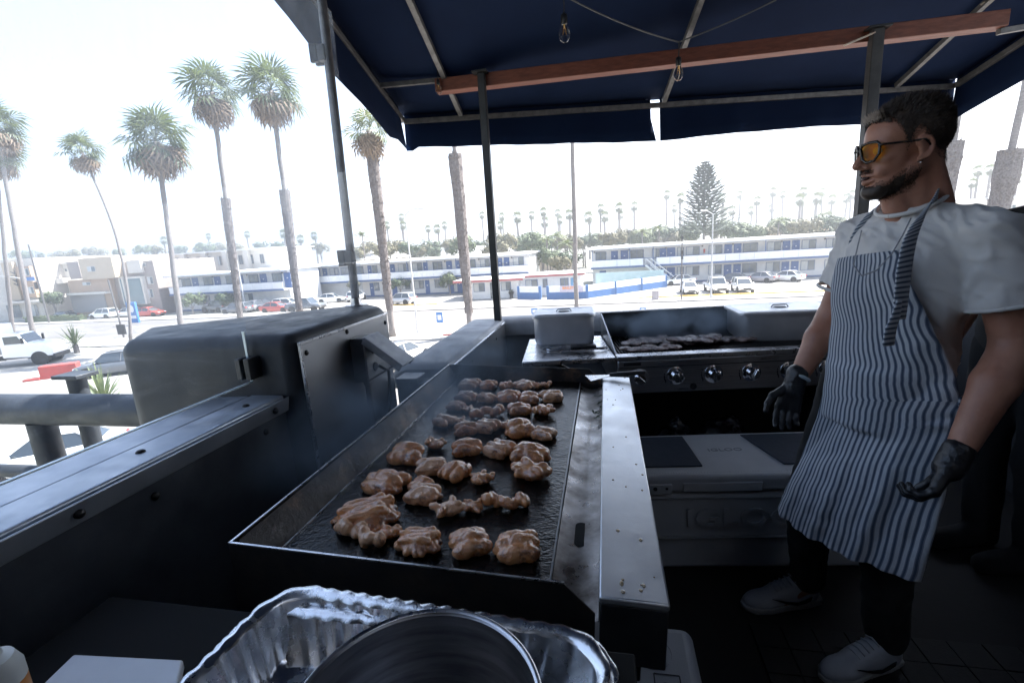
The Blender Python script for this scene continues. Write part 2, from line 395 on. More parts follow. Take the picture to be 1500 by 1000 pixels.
# ---- notched glass wind screen with its clips
gm = bpy.data.materials.new('dust_and_glare_glass'); gm.use_nodes = True; t = gm.node_tree; t.nodes.clear()
out = t.nodes.new('ShaderNodeOutputMaterial'); tr = t.nodes.new('ShaderNodeBsdfTransparent'); tr.inputs[0].default_value = (.95, .975, 1, 1)
gl = t.nodes.new('ShaderNodeBsdfGlossy'); gl.inputs['Roughness'].default_value = .02
tl = t.nodes.new('ShaderNodeBsdfTranslucent'); tl.inputs[0].default_value = (.9, .93, 1, 1)
m1 = t.nodes.new('ShaderNodeMixShader'); m2 = t.nodes.new('ShaderNodeMixShader')
ge = t.nodes.new('ShaderNodeNewGeometry'); dt = t.nodes.new('ShaderNodeVectorMath'); dt.operation = 'DOT_PRODUCT'
def _m(op, a, b=None):
    n_ = t.nodes.new('ShaderNodeMath'); n_.operation = op
    for i_, q_ in enumerate((a, b)):
        if q_ is None: continue
        if isinstance(q_, (int, float)): n_.inputs[i_].default_value = q_
        else: t.links.new(q_, n_.inputs[i_])
    return n_.outputs[0]
t.links.new(ge.outputs['Incoming'], dt.inputs[0]); t.links.new(ge.outputs['Normal'], dt.inputs[1])
fr_o = _m('ADD', _m('MULTIPLY', _m('POWER', _m('SUBTRACT', 1., _m('ABSOLUTE', dt.outputs['Value'])), 5.), .5), .02)
tc = t.nodes.new('ShaderNodeTexCoord'); mp = t.nodes.new('ShaderNodeMapping'); mp.inputs['Scale'].default_value = (1, 1, .35)
n1 = t.nodes.new('ShaderNodeTexNoise'); n1.inputs['Scale'].default_value = 7; n1.inputs['Detail'].default_value = 7; n1.inputs['Roughness'].default_value = .7
mr = t.nodes.new('ShaderNodeMapRange'); mr.inputs[1].default_value = .35; mr.inputs[2].default_value = .75; mr.inputs[3].default_value = .025; mr.inputs[4].default_value = .09
n2 = t.nodes.new('ShaderNodeTexNoise'); n2.inputs['Scale'].default_value = 170; n2.inputs['Detail'].default_value = 1
mr2 = t.nodes.new('ShaderNodeMapRange'); mr2.inputs[1].default_value = .68; mr2.inputs[2].default_value = .78; mr2.inputs[3].default_value = 0; mr2.inputs[4].default_value = .25
ad = t.nodes.new('ShaderNodeMath'); ad.operation = 'ADD'
L = t.links.new
L(tc.outputs['Object'], mp.inputs[0]); L(mp.outputs[0], n1.inputs[0]); L(tc.outputs['Object'], n2.inputs[0])
sz_ = t.nodes.new('ShaderNodeSeparateXYZ'); L(tc.outputs['Object'], sz_.inputs[0]); mrz = t.nodes.new('ShaderNodeMapRange'); mrz.inputs[1].default_value = 1.16; mrz.inputs[2].default_value = 1.5; mrz.inputs[3].default_value = .06; mrz.inputs[4].default_value = 1.  # dust film strengthened towards the top to paint in a veil of glare
L(sz_.outputs['Z'], mrz.inputs[0]); L(n1.outputs[0], mr.inputs[0]); L(n2.outputs[0], mr2.inputs[0]); L(_m('MULTIPLY', mr.outputs[0], mrz.outputs[0]), ad.inputs[0]); L(_m('MULTIPLY', mr2.outputs[0], .3), ad.inputs[1])
L(fr_o, m1.inputs[0]); L(tr.outputs[0], m1.inputs[1]); L(gl.outputs[0], m1.inputs[2])
L(ad.outputs[0], m2.inputs[0]); L(m1.outputs[0], m2.inputs[1]); L(tl.outputs[0], m2.inputs[2]); L(m2.outputs[0], out.inputs[0])
gp = thing('glass_screen', 'clear glass wind screen with dust and a painted glare veil, standing on the parapet cap', 'glass screen', D(0, 0, 0), -AZ)
GX = -1.1
mb = MB(); mb.slab([(GX, -1.35, 1.082), (GX, 1.214, 1.082), (GX, 1.228, 1.27), (GX, 1.965, 1.262), (GX, 2.0, 2.44), (GX, -1.35, 2.9)], .008, (1, 0, 0))
gpo = mb.build('pane', gm, gp)
mb = MB(); mb.bx(GX - .001, GX + .009, -1.35, 1.2145, 1.078, 1.0815); mb.bx(GX, GX + .008, 1.2145, 1.2175, 1.082, 1.24); mb.build('polished_edge', mat('glass_edge', (.75, .85, .85), .15, 0, spec=.8), gp)
for u in (.34,): mb = MB(); mb.bx(GX - .03, GX + .012, u, u + .14, 1.031, 1.077); mb.build('base_clamp', black_metal, gp, bevel=.002)
mb = MB(); mb.bx(GX - .02, GX - .002, 1.187, 1.245, 1.092, 1.16); mb.bx(GX + .01, GX + .03, 1.187, 1.245, 1.092, 1.16); mb.bx(GX - .01, GX + .02, 1.2176, 1.247, 1.1, 1.15); mb.build('corner_clip', black_metal, gp, bevel=.003)
# ---- posts
def D3(p): return (float(p @ DV), float(p @ DU), float(p[2]))
p1 = thing('glass_post', 'round dark steel post rising from the parapet box beside the glass', 'post', D(-1.125, 1.945, 1.222), -AZ)
mb = MB(); mb.tube([(0, 0, 0), (.028, .0, 1.32)], .0185, 16); mb.build('pole', tube_m, p1, auto=40)
mb = MB(); mb.lathe([(0, .03), (.024, .03), (.026, 0), (.05, -.0), (.05, -.006)], (0, 0, .003), 20); mb.build('base_flange', steel_hi, p1, auto=40)
for z in (.215, 1.045):
    mb = MB(); mb.bx(-.045, -.012, -.03, -.012, z - .035, z + .035); mb.bx(-.045, -.012, .006, .024, z - .035, z + .035); mb.bx(-.016, .02, -.026, .016, z - .03, z + .03)
    mb.build('glass_clip', black_metal, p1, bevel=.003)
Q2 = PU(731, 492, 3.36); T2 = PU(705, 108, 3.36)
p2 = thing('awning_post', 'black square steel post at the parapet corner holding the wooden beam', 'post', (Q2[0], Q2[1], 0), -AZ)
mb = MB(); mb.beam((0, 0, .002), (T2[0] - Q2[0], 0, T2[2] + .0), .05, .05); mb.build('pole', black_metal, p2, bevel=.004)
mb = MB(); mb.bx(-.05, .05, -.05, .05, T2[2], T2[2] + .01); mb.build('top_plate', black_metal, p2)
T3 = PU(1281, 44, 3.42); Q3 = PU(1262, 300, 3.42)
p3 = thing('awning_post', 'dark square steel post behind the cook holding the wooden beam', 'post', (Q3[0], Q3[1], 0), -AZ)
mb = MB(); mb.beam((0, 0, .002), (0, 0, T3[2]), .062, .062); mb.build('pole', mat('dark_post_paint', (.035, .034, .035), .5, .3, c2=(.055, .053, .053), scale=15), p3, bevel=.004)
mb = MB(); mb.bx(-.06, .06, -.05, .05, T3[2], T3[2] + .01); mb.build('top_plate', black_metal, p3)
mb = MB(); mb.beam((-.035, -.04, T3[2] - .03), (-.2, -.1, T3[2] - .09), .03, .008); mb.build('brace', rust_m, p3)

# ---- awning
KC = .351
def cz(Y): return 2.45 + KC * (3.99 - Y)
def PC(x, y, dz=0.):
    d = ray(x, y); t_ = (2.45 + KC * 3.99 + dz - EYE[2]) / (d[2] + KC * d[1]); return EYE + d * t_
canvas = mat('navy_canvas', (.0035, .010, .034), .9, c2=(.006, .015, .046), scale=2.2, bump=.12, bscale=300, spec=.15)
ct = canvas.node_tree; pb = ct.nodes['Principled BSDF']; tl = ct.nodes.new('ShaderNodeBsdfTranslucent'); tl.inputs[0].default_value = (.012, .036, .12, 1)
mx = ct.nodes.new('ShaderNodeMixShader'); mx.inputs[0].default_value = .1
ct.links.new(pb.outputs[0], mx.inputs[1]); ct.links.new(tl.outputs[0], mx.inputs[2]); ct.links.new(mx.outputs[0], ct.nodes['Material Output'].inputs[0])
aw = thing('awning', 'navy canvas awning on a grey tube frame over the grill deck', 'awning')
FL_ = P(592, 179, z=2.45); FR_ = P(1413, 121, z=2.45); Yf = 3.97
lx = lambda Y: FL_[0] + (Y - FL_[1]) * tan(AZ)      # left edge follows the parapet
rx = lambda Y: FR_[0] + .15 + (Y - FR_[1]) * .15 if Y > 0 else FR_[0] - .4
rows = []
for i in range(29):
    Y = Yf + .03 - i * .19; x0, x1 = lx(Y) - .015, FR_[0] + .02 + (Yf - Y) * .12; row = []
    for j in range(33):
        q = j / 32; x = x0 + (x1 - x0) * q
        sag = -.02 * abs(sin(q * pi * 4)) * (1 if 0 < i else 0) + .006 * fbm((x, Y, 0), 3)
        row.append((x, Y, cz(Y) + .055 + sag))
    rows.append(row)
mb = MB(); mb.grid(rows); o = mb.build('canopy', canvas, aw, smooth=True); so = o.modifiers.new('s', 'SOLIDIFY'); so.thickness = .004
# valances: front in two lengths with a gap, left and right sides
def valance(a, b, drop, name, seed=0, cut=0., n=40, wav=.012):
    a, b = Vector(a), Vector(b); rows = [[], [], [], [], []]; dn = (b - a).cross(Vector((0, 0, 1))).normalized()
    for i in range(n + 1):
        q = i / n; p = a.lerp(b, q)
        for k in range(5):
            h = k / 4; dd = drop(q) * h
            r = p - Vector((0, 0, dd)) + dn * (wav * h * sin(q * 19 + seed) + .6 * wav * h * sin(q * 47 + seed * 2) + .02 * h)
            if cut and q > .97 and k >= 2: r += (b - a).normalized() * .02 * (k - 2)
            rows[k].append(r)
    m_ = MB(); m_.grid(rows); o_ = m_.build(name, canvas, aw, smooth=True); s_ = o_.modifiers.new('s', 'SOLIDIFY'); s_.thickness = .004; return o_
gx = P(957, 152, z=2.45)[0]; gx2 = P(972, 150, z=2.45)[0]
zt = 2.525
valance((FL_[0] - .0, Yf + .02, zt), (gx, Yf + .02, zt), lambda q: .265 + .075 * q + .03 * (q < .05), 'front_valance', 1, 1)
valance((gx2, Yf + .02, zt), (FR_[0] + .02, Yf + .02, zt), lambda q: .34 - .03 * sin(q * pi) + .05 * (q > .9) * (q - .9) * 10, 'front_valance', 4)
valance((lx(-1.2), -1.2, cz(-1.2) + .04), (lx(Yf - .09), Yf - .09, cz(Yf - .09) + .05), lambda q: .36 - .05 * (q > .95), 'side_valance', 2)
valance((FR_[0] + .02, Yf, zt), (FR_[0] + .64, -1.2, cz(-1.2) + .075), lambda q: .34, 'side_valance', 3)
# frame tubes
def ftube(a, b, w=.036, name='frame_tube', m=tube_m):
    m_ = MB(); m_.beam(a, b, w, w); return m_.build(name, m, aw, bevel=.002)
ftube((FL_[0] + .0, Yf, 2.45), (FR_[0], Yf, 2.45))
ftube((lx(Yf - .03) + .005, Yf - .03, 2.45 + .0), (lx(-1.), -1., cz(-1.)))
ftube((FR_[0] - .01, Yf - .03, 2.45), (FR_[0] + .55, -1., cz(-1.)))
for (xa, ya), (xb, yb) in (((600, 0), (676, 170)), ((1027, 0), (972, 150)), ((1390, 55), (1312, 127))):
    a = PC(xa, ya, .0); b = PC(xb, yb, .0); a2 = a + (a - b) * 1.2; b = b + (a - b) * .02
    ftube(a2, b, .034)
bl = PC(553, 126); br = PC(636, 118)
ftube(bl + np.array([.02, 0, 0]), br + np.array([.12, 0, -.0]), .03)
a = P(1462, 47, z=2.47); ftube(a, a + np.array([1.1, -.05, .1]), .03)
mb = MB(); mb.beam(PC(1437, 8), PC(1462, -6), .03, .006); mb.build('bracket', rust_m, aw)
# ---- wooden beam
BA = PU(640, 128, 3.42); BB = PU(1470, 30, 3.5)
wood = mat('red_brown_wood', (.12, .03, .015), .55, c2=(.2, .058, .03), scale=5, stretch=(1.2, 14, 14), bump=.1, bscale=30, rvar=.1)
bmz = BA[2]
wb = MB(); dirb = Vector(BB - BA); dirb.normalize()
a = Vector(BA) + Vector((0, 0, .0)); b = Vector(BB)
wb.beam(a, b, .09, .085); o = wb.build('wooden_beam', wood, None, bevel=.004)
tag(o, 'long red-brown timber beam carrying the awning between the two posts', 'beam')
# ---- string lights: three clear bulbs on a wire
bulb_g = bpy.data.materials.new('clear_bulb'); bulb_g.use_nodes = True; b_ = bulb_g.node_tree.nodes['Principled BSDF']
b_.inputs['Base Color'].default_value = (1, .96, .9, 1); b_.inputs['Roughness'].default_value = .03; b_.inputs['Transmission Weight'].default_value = 1; b_.inputs['IOR'].default_value = 1.2
sock = mat('bulb_socket', (.012, .012, .013), .4)
fil = mat('filament', (.5, .3, .12), .3, 1.)
wire_m = mat('black_wire', (.015, .015, .016), .5)
def bulb(loc, label, R=None, s=1.):
    b0 = thing('light_bulb', label, 'light bulb', loc, 0)
    m_ = MB(); m_.lathe([(0, 0), (.012, 0), (.017, -.006), (.017, -.045), (.014, -.05), (0, -.05)], n=16); m_.build('socket', sock, b0, auto=40)
    m_ = MB(); m_.lathe([(.012, -.05), (.014, -.058), (.024, -.075), (.029, -.097), (.026, -.118), (.016, -.132), (.004, -.137), (0, -.137)], n=20); m_.build('glass', bulb_g, b0, smooth=True)
    m_ = MB(); m_.lathe([(0, -.05), (.005, -.052), (.004, -.07), (.0, -.072)], n=8); m_.tube([(-.004, 0, -.068), (-.008, 0, -.1), (0, .003, -.075), (.008, 0, -.1), (.004, 0, -.068)], .0012, 5); m_.build('filament', fil, b0)
    m_ = MB(); m_.tube([(0, 0, 0), (.003, 0, .05), (0, 0, .09)], .0035, 6); m_.build('lead', wire_m, b0)
    b0.scale = (s,) * 3
    return b0
B1 = PC(826, 0, -.1); B2 = PU(994, 84, 3.36); B3 = PU(642, 118, 3.36)
bulb(P(826, 21, Y=B1[1]), 'clear filament bulb hanging below the canvas ahead of the timber beam', s=1.05)
bulb(B2 + np.array([0, -.0, 0]), 'clear filament bulb hanging in front of the middle of the timber beam')
bulb(B3 + np.array([-.0, -.02, .0]), 'small unlit bulb hanging at the free end of the timber beam', s=.7)
mb = MB()
def wire(a, b, sag):
    a, b = Vector(a), Vector(b); mb.tube([a.lerp(b, q / 10) - Vector((0, 0, sag * 4 * (q / 10) * (1 - q / 10))) for q in range(11)], .0042, 6)
W0 = P(832, -3, Y=B1[1]); W1 = B2 + np.array([0, 0, .085]); W2 = PC(1137, 0, -.03)
wire(W0, W1, .02); wire(W1, W2, .01); wire(PC(650, -60, -.1), W0, .05)
tag(mb.build('light_cable', mat('cable_grey', (.1, .1, .1), .5), smooth=True), 'thin cable of the string lights strung under the awning', 'cable')

# ---- far parapets with rounded caps
fp = thing('far_parapet', 'rounded concrete capped parapet leading to the corner post', 'wall', D(0, 0, 0), -AZ)
capm = mat('worn_cap_paint', (.3, .31, .33), .5, .0, c2=(.2, .205, .215), scale=5, rvar=.15, bump=.1, bscale=40)
c0 = D3(P(657, 534, z=.9)); c1 = D3(P(722, 476, z=.9))
e0, e1 = c0[1] - .0, 3.43
mb = MB(); mb.bx(c0[0] - .24, c0[0] - .012, e0 + .03, e1, .002, .8); mb.build('clad_panel', clad, fp)
def capsec(x0, x1, z0, z1, n=8):
    ps = [(x0, z0)]; r = (z1 - z0) * .9
    for k in range(n + 1): q = pi - pi / 2 * k / n; ps.append((x0 + r + r * cos(q), z1 - r + r * sin(q)))
    for k in range(n + 1): q = pi / 2 - pi / 2 * k / n; ps.append((x1 - r * .4 + r * .4 * cos(q), z1 - r * .4 + r * .4 * sin(q)))
    ps.append((x1, z0)); return ps
def capbar(x0, x1, y0, y1, z0, z1, name, m, par):
    sec = capsec(x0, x1, z0, z1); n = len(sec); m_ = MB()
    ys = [(y0 - .0, .8), (y0 + .03, .95), (y0 + .07, 1), (y1, 1)]
    xm, zm = (x0 + x1) / 2, z0
    rows_ = [[(xm + (x - xm) * (.82 + .18 * (k > .9)) if k < 1 else x, y, zm + (z - zm) * k) for x, z in sec] for y, k in ys]
    m_.grid(rows_); o_ = len(m_.v); m_.f.append(tuple(range(n))); m_.f.append(tuple(range(o_ - n, o_)))
    return m_.build(name, m, par, auto=50)
capbar(c0[0] - .33, c0[0] + .0, e0, e1, .78, .9, 'rounded_cap', capm, fp)
mb = MB(); mb.bx(c0[0] + .001, c0[0] + .006, e0 + .05, 3.35, .3, .872); mb.build('inner_panel', steel, fp, bevel=.001)
mb = MB(); mb.beam((c0[0] + .002, e0 + .05, .876), (c0[0] + .002, 3.37, .876), .014, .008); mb.build('panel_edge_trim', steel_hi, fp)
for u in (2.45, 3.05): b = link('bolt', bme, fp); b.location = (c0[0] + .006, u, .82)
jp = thing('parapet_return', 'dark steel return wall behind the griddle splash guard', 'wall', D(0, 0, 0), -AZ)
mb = MB(); mb.bx(-.949, c0[0] - .0, 1.9, 1.98, .002, .86); mb.build('clad_panel', dark_paint, jp)
mb = MB(); mb.bx(-.949, c0[0] - .09, 1.885, 1.995, .862, .885); mb.build('cap', clad, jp, bevel=.004)
rp = thing('rear_parapet', 'dark parapet with rounded cap behind the grill', 'wall', (-.16, 3.47, 0), radians(-6.5))
capm2 = capm
sec = capsec(-.02, .2, .78, .9)
mb = MB(); mb.grid([[(x, y, z) for y, z in sec] for x in (.06, 4.2)]); mb.f.append(tuple(range(len(sec)))); mb.build('rounded_cap', capm, rp, auto=50)
mb = MB(); mb.bx(.06, 4.2, .0, .18, .002, .8); mb.build('clad_panel', dark_paint, rp)
mb = MB(); mb.beam((.07, -.003, .79), (4.2, -.003, .79), .012, .01); mb.build('panel_edge_trim', steel_hi, rp)

# ---- pipe railing outside the glass
pr = thing('pipe_railing', 'thick dark pipe railing outside the glass with stub posts', 'railing', D(0, 0, 0), -AZ)
pipe_m = mat('pipe_paint', (.035, .04, .048), .5, 0., c2=(.018, .021, .026), scale=6, rvar=.15, bump=.15, bscale=45)
up_ = 1.75
mb = MB(); mb.tube([(-4.6, up_, .775), (-1.7, up_, .775)], .08, 24); mb.build('top_pipe', pipe_m, pr, auto=40)
for x in (-2.88, -3.9): mb = MB(); mb.tube([(x, up_, .0), (x, up_, .71)], .06, 18); mb.build('post', pipe_m, pr, auto=40)
mb = MB(); mb.tube([(-4.6, up_, .42), (-2.93, up_, .42)], .035, 14); mb.build('lower_rail', pipe_m, pr, auto=40)
mb = MB(); mb.bx(-4.6, -1.26, 1.6, 1.95, -.3, -.005); mb.build('ledge', dark_paint, pr)
bp = P(108, 541, Y=2.9)
po = thing('vent_pipe', 'grey vertical pipe with flat cap beyond the pipe railing', 'pipe', (bp[0], bp[1], -.3), -AZ)
mb = MB(); mb.tube([(0, 0, -5.7), (0, 0, bp[2] + .25)], .052, 16); mb.build('pole', pipe_m, po, auto=40)
mb = MB(); mb.bx(-.1, .1, -.07, .07, bp[2] + .25, bp[2] + .275); mb.build('cap', pipe_m, po, bevel=.004)

# ---- weatherproof outlet on the box
oc = D3(PV(527, 523, -.95))
ob = thing('outlet_box', 'grey weatherproof outlet box with its cover flipped open', 'outlet', D(-.9495, oc[1] - .02, oc[2]), -AZ)
alu = mat('cast_aluminium', (.4, .41, .43), .45, .6, c2=(.3, .31, .33), scale=30)
mb = MB(); mb.bx(.0, .055, -.04, .05, -.085, .085); mb.build('back_box', dark_paint, ob, bevel=.004)
mb = MB(); mb.bx(.056, .064, -.045, .06, -.09, .09); mb.build('face_frame', alu, ob, bevel=.002)
Rc = Matrix.Rotation(radians(-52), 3, 'Y')
mb = MB()
for (x0, x1, y0, y1, z0, z1) in ((-.004, .004, -.05, .062, -.185, .0), ):
    mb.box(Vector((.066, .006, .09)) + Rc @ Vector((0, 0, -.09)), (.008, .112, .18), R=Rc)
for y in (-.046, .058): mb.box(Vector((.066, y, .09)) + Rc @ Vector((-.014, 0, -.09)), (.026, .005, .176), R=Rc)
mb.build('flip_cover', alu, ob, bevel=.002)
for y in (-.05, .055): mb = MB(); mb.beam((.066, y, -.075), (.15, y, -.03), .006); mb.build('hinge_stay', alu, ob)
for z in (-.035, .035): mb = MB(); mb.lathe([(0, .004), (.016, .004), (.018, 0)], (.066, .01, z), 14, R=Matrix.Rotation(pi / 2, 3, 'Y')); mb.build('receptacle', black_metal, ob)
mb = MB(); mb.tube([(.03, .0, -.085), (.03, .0, -.3), (.03, .0, -1.1)], .011, 12); mb.tube([(.03, 0, -.085), (.03, 0, -.105)], .016, 12); mb.build('conduit', tube_m, ob, auto=40)
mb = MB(); mb.tube([(.075, .02, -.035), (.11, .03, -.06), (.1, .04, -.14), (.07, .05, -.3), (.06, .05, -.6), (.05, .04, -1.05)], .006, 8); mb.build('power_cord', wire_m, ob, smooth=True)

# ---- smoke
def smoke(name, label, lo, hi, R, loc, dens, sc, seed):
    m_ = bpy.data.materials.new(name + '_volume'); m_.use_nodes = True; t = m_.node_tree; t.nodes.clear(); o_ = t.nodes.new('ShaderNodeOutputMaterial'); v_ = t.nodes.new('ShaderNodeVolumePrincipled'); v_.inputs['Color'].default_value = (.9, .94, 1, 1); v_.inputs['Anisotropy'].default_value = .35
    tc = t.nodes.new('ShaderNodeTexCoord'); n_ = t.nodes.new('ShaderNodeTexNoise'); n_.inputs['Scale'].default_value = sc; n_.inputs['Detail'].default_value = 3; n_.inputs['Distortion'].default_value = .8
    mp = t.nodes.new('ShaderNodeMapping'); mp.inputs['Location'].default_value = (seed, 0, 0); r_ = t.nodes.new('ShaderNodeMapRange'); r_.inputs[1].default_value = .42; r_.inputs[2].default_value = .75; r_.inputs[3].default_value = 0; r_.inputs[4].default_value = dens
    gr = t.nodes.new('ShaderNodeTexGradient'); gr.gradient_type = 'SPHERICAL'; mp2 = t.nodes.new('ShaderNodeMapping'); mp2.inputs['Location'].default_value = (-1, -1, -1); mp2.inputs['Scale'].default_value = (2, 2, 2); mu = t.nodes.new('ShaderNodeMath'); mu.operation = 'MULTIPLY'
    t.links.new(tc.outputs['Object'], mp.inputs[0]); t.links.new(mp.outputs[0], n_.inputs[0]); t.links.new(n_.outputs[0], r_.inputs[0]); t.links.new(tc.outputs['Generated'], mp2.inputs[0]); t.links.new(mp2.outputs[0], gr.inputs[0]); t.links.new(r_.outputs[0], mu.inputs[0]); t.links.new(gr.outputs[1], mu.inputs[1]); t.links.new(mu.outputs[0], v_.inputs['Density']); t.links.new(v_.outputs[0], o_.inputs['Volume'])
    b_ = MB(); b_.bx(lo[0], hi[0], lo[1], hi[1], lo[2], hi[2]); o = b_.build(name, m_); o.location = loc; o.rotation_euler = (0, 0, R); o['kind'] = 'stuff'; o['label'] = label; o['category'] = 'smoke'; return o
smoke('griddle_smoke', 'thin blue smoke drifting off the left of the griddle', (-.42, -.75, 0), (.42, .75, .26), -AZ, D(-.6, 1.45, .87), 10., 6, 3)
smoke('grill_smoke', 'thin blue smoke rising from the gas grill', (-.55, -.3, 0), (.55, .24, .2), radians(-4), (.95, 2.62, .85), 16., 6, 9)
# ================================================================== GRIDDLE
TILT = radians(2.5)
RG = Matrix.Rotation(-AZ, 3, 'Z') @ Matrix.Rotation(TILT, 3, 'Y')
G0 = D(-.745, .69, .905)
gd = thing('flat_top_griddle', 'large black flat top griddle with raised splash walls and steel front ledge', 'griddle', G0, R=RG)
gr_black = mat('seasoned_rim', (.022, .02, .02), .5, .4, c2=(.045, .033, .026), scale=14, contrast=(.45, .75), rvar=.15, bump=.1, bscale=70)
gr_in = mat('burnt_inner_wall', (.028, .024, .024), .5, .2, c2=(.2, .12, .07), scale=9, contrast=(.52, .72), rvar=.15, bump=.25, bscale=50)
plate_m = mat('oiled_plate', (.004, .004, .0045), .16, .0, c2=(.011, .009, .008), scale=16, contrast=(.4, .7), rvar=.1, bump=.3, bscale=85, spec=.5)
trough_m = mat('worn_steel_trough', (.3, .29, .29), .34, .95, c2=(.06, .05, .043), scale=9, contrast=(.40, .66), rvar=.14, bump=.05, bscale=30)
ledge_m = mat('ledge_steel', (.66, .67, .69), .36, .85, c2=(.56, .57, .59), scale=4, rvar=.08, bump=.05, bscale=25)
W_, L_ = .735, 1.37
def wallpoly(y, th, nm, m):
    m_ = MB(); m_.slab([(0, y, 0), (.665, y, 0), (.718, y, -.052), (.718, y, -.15), (0, y, -.15)], th, (0, 1, 0)); return m_.build(nm, m, gd, bevel=.001)
wallpoly(0, .004, 'near_wall', gr_black); wallpoly(L_ - .004, .004, 'far_wall', gr_in)
mb = MB(); mb.slab([(0, .0045, 0), (0, L_ - .0045, 0), (.0, L_ - .0045, -.15), (0, .0045, -.15)], .004, (1, 0, 0)); mb.build('left_wall', gr_black, gd)
mb = MB(); mb.slab([(.0045, .02, -.006), (.0045, L_ - .02, -.006), (.05, L_ - .03, -.066), (.05, .03, -.066)], .002, (1, 0, .7)); mb.build('inner_slope', gr_in, gd)
mb = MB()
for a, b in (((.002, 0, 0.0015), (.002, L_, .0015)), ((0, .002, .0015), (.665, .002, .0015)), ((.05, .04, -.0625), (.05, L_ - .04, -.0625))): mb.beam(a, b, .0045, .003)
mb.build('worn_edge', steel_hi, gd)
rows = []
for j in range(60):
    rows.append([(.045 + .585 * i / 30, .006 + (L_ - .012) * j / 59, -.064 + .0008 * fbm((i * .3, j * .3, 2))) for i in range(31)])
mb = MB(); mb.grid(rows); mb.build('cooking_plate', plate_m, gd, smooth=True)
mb = MB(); mb.beam((.632, .01, -.0615), (.626, L_ - .03, -.0615), .0035, .006); mb.build('plate_edge', steel, gd)
rows = []
for j in range(70):
    y = .006 + (L_ - .05) * j / 69
    rows.append([(.634 + .09 * i / 10, y, -.07 - .012 * sin(pi * i / 10) + .0009 * fbm((i * .25, j * .16, 0))) for i in range(11)])
mb = MB(); mb.grid(rows); mb.build('grease_trough', trough_m, gd, smooth=True)
mb = MB(); ps = []
for k in range(20):
    q = 2 * pi * k / 20; ps.append((.682 + .0145 * cos(q), .262 + (.03 if sin(q) > 0 else -.03) + .0145 * sin(q)))
mb.prism(ps, -.0845, -.0808); mb.build('drain_slot', mat('void_black', (.002, .002, .002), .9), gd)
mb = MB(); mb.slab([(.724, .0, -.03), (.84, .0, -.03), (.84, L_ - .06, -.03), (.724, L_ - .06, -.03)], .014, (0, 0, 1)); mb.build('front_ledge', ledge_m, gd, bevel=.004)
mb = MB(); mb.bx(.726, .8385, .002, L_ - .062, -.15, -.0305); mb.build('front_fascia', black_metal, gd, bevel=.003)
mb = MB(); mb.bx(.0, .718, .005, L_ - .005, -.19, -.1505); mb.build('burner_box', black_metal, gd)
for x, y, l in ((.04, .06, .9), (.04, 1.3, .9), (.76, .06, .86), (.76, 1.27, .86)):
    mb = MB(); mb.bx(x - .022, x + .022, y - .022, y + .022, -l, -.151); mb.build('leg', black_metal, gd)
mb = MB(); mb.bx(.74, .8, .02, .09, -.2, -.152); mb.tube([(.77, .03, -.22), (.77, .1, -.22)], .022, 12); mb.build('corner_bracket', black_metal, gd, bevel=.003)
spl = MB(); rr = random.Random(3)
for k in range(26):
    x, y, r = rr.uniform(.735, .832), rr.uniform(.02, 1.25) ** 1.4, rr.uniform(.0012, .0045)
    spl.ell((x, y, -.0158), (r, r * rr.uniform(.8, 2), .0012), nu=8, nv=5)
spl.build('grease_spots', mat('grease_drop', (.3, .2, .1), .15, 0, c2=(.42, .34, .24), scale=60, coat=.5), gd, smooth=True)
def on_plate(x, y, lift=0.):
    n = np.array(RG @ Vector((0, 0, 1))); d = ray(x, y); p0 = G0 + n * (-.063 + lift); return EYE + d * (((p0 - EYE) @ n) / (d @ n))
# ---- chicken
chick = mat('grilled_chicken', (.68, .30, .11), .24, c2=(.38, .125, .036), scale=22, contrast=(.42, .68), rvar=.1, bump=.4, bscale=120, coat=1.0, spec=1.0)
b_ = chick.node_tree.nodes['Principled BSDF']; b_.inputs['Subsurface Weight'].default_value = .12; b_.inputs['Subsurface Radius'].default_value = (.01, .004, .002); b_.inputs['Coat Roughness'].default_value = .1
chick2 = mat('pale_chicken', (.74, .41, .22), .24, c2=(.5, .2, .07), scale=20, contrast=(.42, .7), rvar=.1, bump=.4, bscale=120, coat=1.0, spec=1.0)
chick2.node_tree.nodes['Principled BSDF'].inputs['Coat Roughness'].default_value = .1
for cm_ in (chick, chick2):                      # char marks and browned patches
    t = cm_.node_tree; bs = t.nodes['Principled BSDF']; src = bs.inputs['Base Color'].links[0].from_socket; tc_n = t.nodes.new('ShaderNodeTexCoord'); n_ = t.nodes.new('ShaderNodeTexNoise'); n_.inputs['Scale'].default_value = 34; n_.inputs['Detail'].default_value = 6; n_.inputs['Roughness'].default_value = .7
    rp_ = t.nodes.new('ShaderNodeMapRange'); rp_.inputs[1].default_value = .54; rp_.inputs[2].default_value = .66; mxn = t.nodes.new('ShaderNodeMixRGB'); mxn.inputs[2].default_value = (.13, .04, .014, 1)
    t.links.new(tc_n.outputs['Object'], n_.inputs[0]); t.links.new(n_.outputs[0], rp_.inputs[0]); t.links.new(rp_.outputs[0], mxn.inputs[0]); t.links.new(src, mxn.inputs[1]); t.links.new(mxn.outputs[0], bs.inputs['Base Color'])
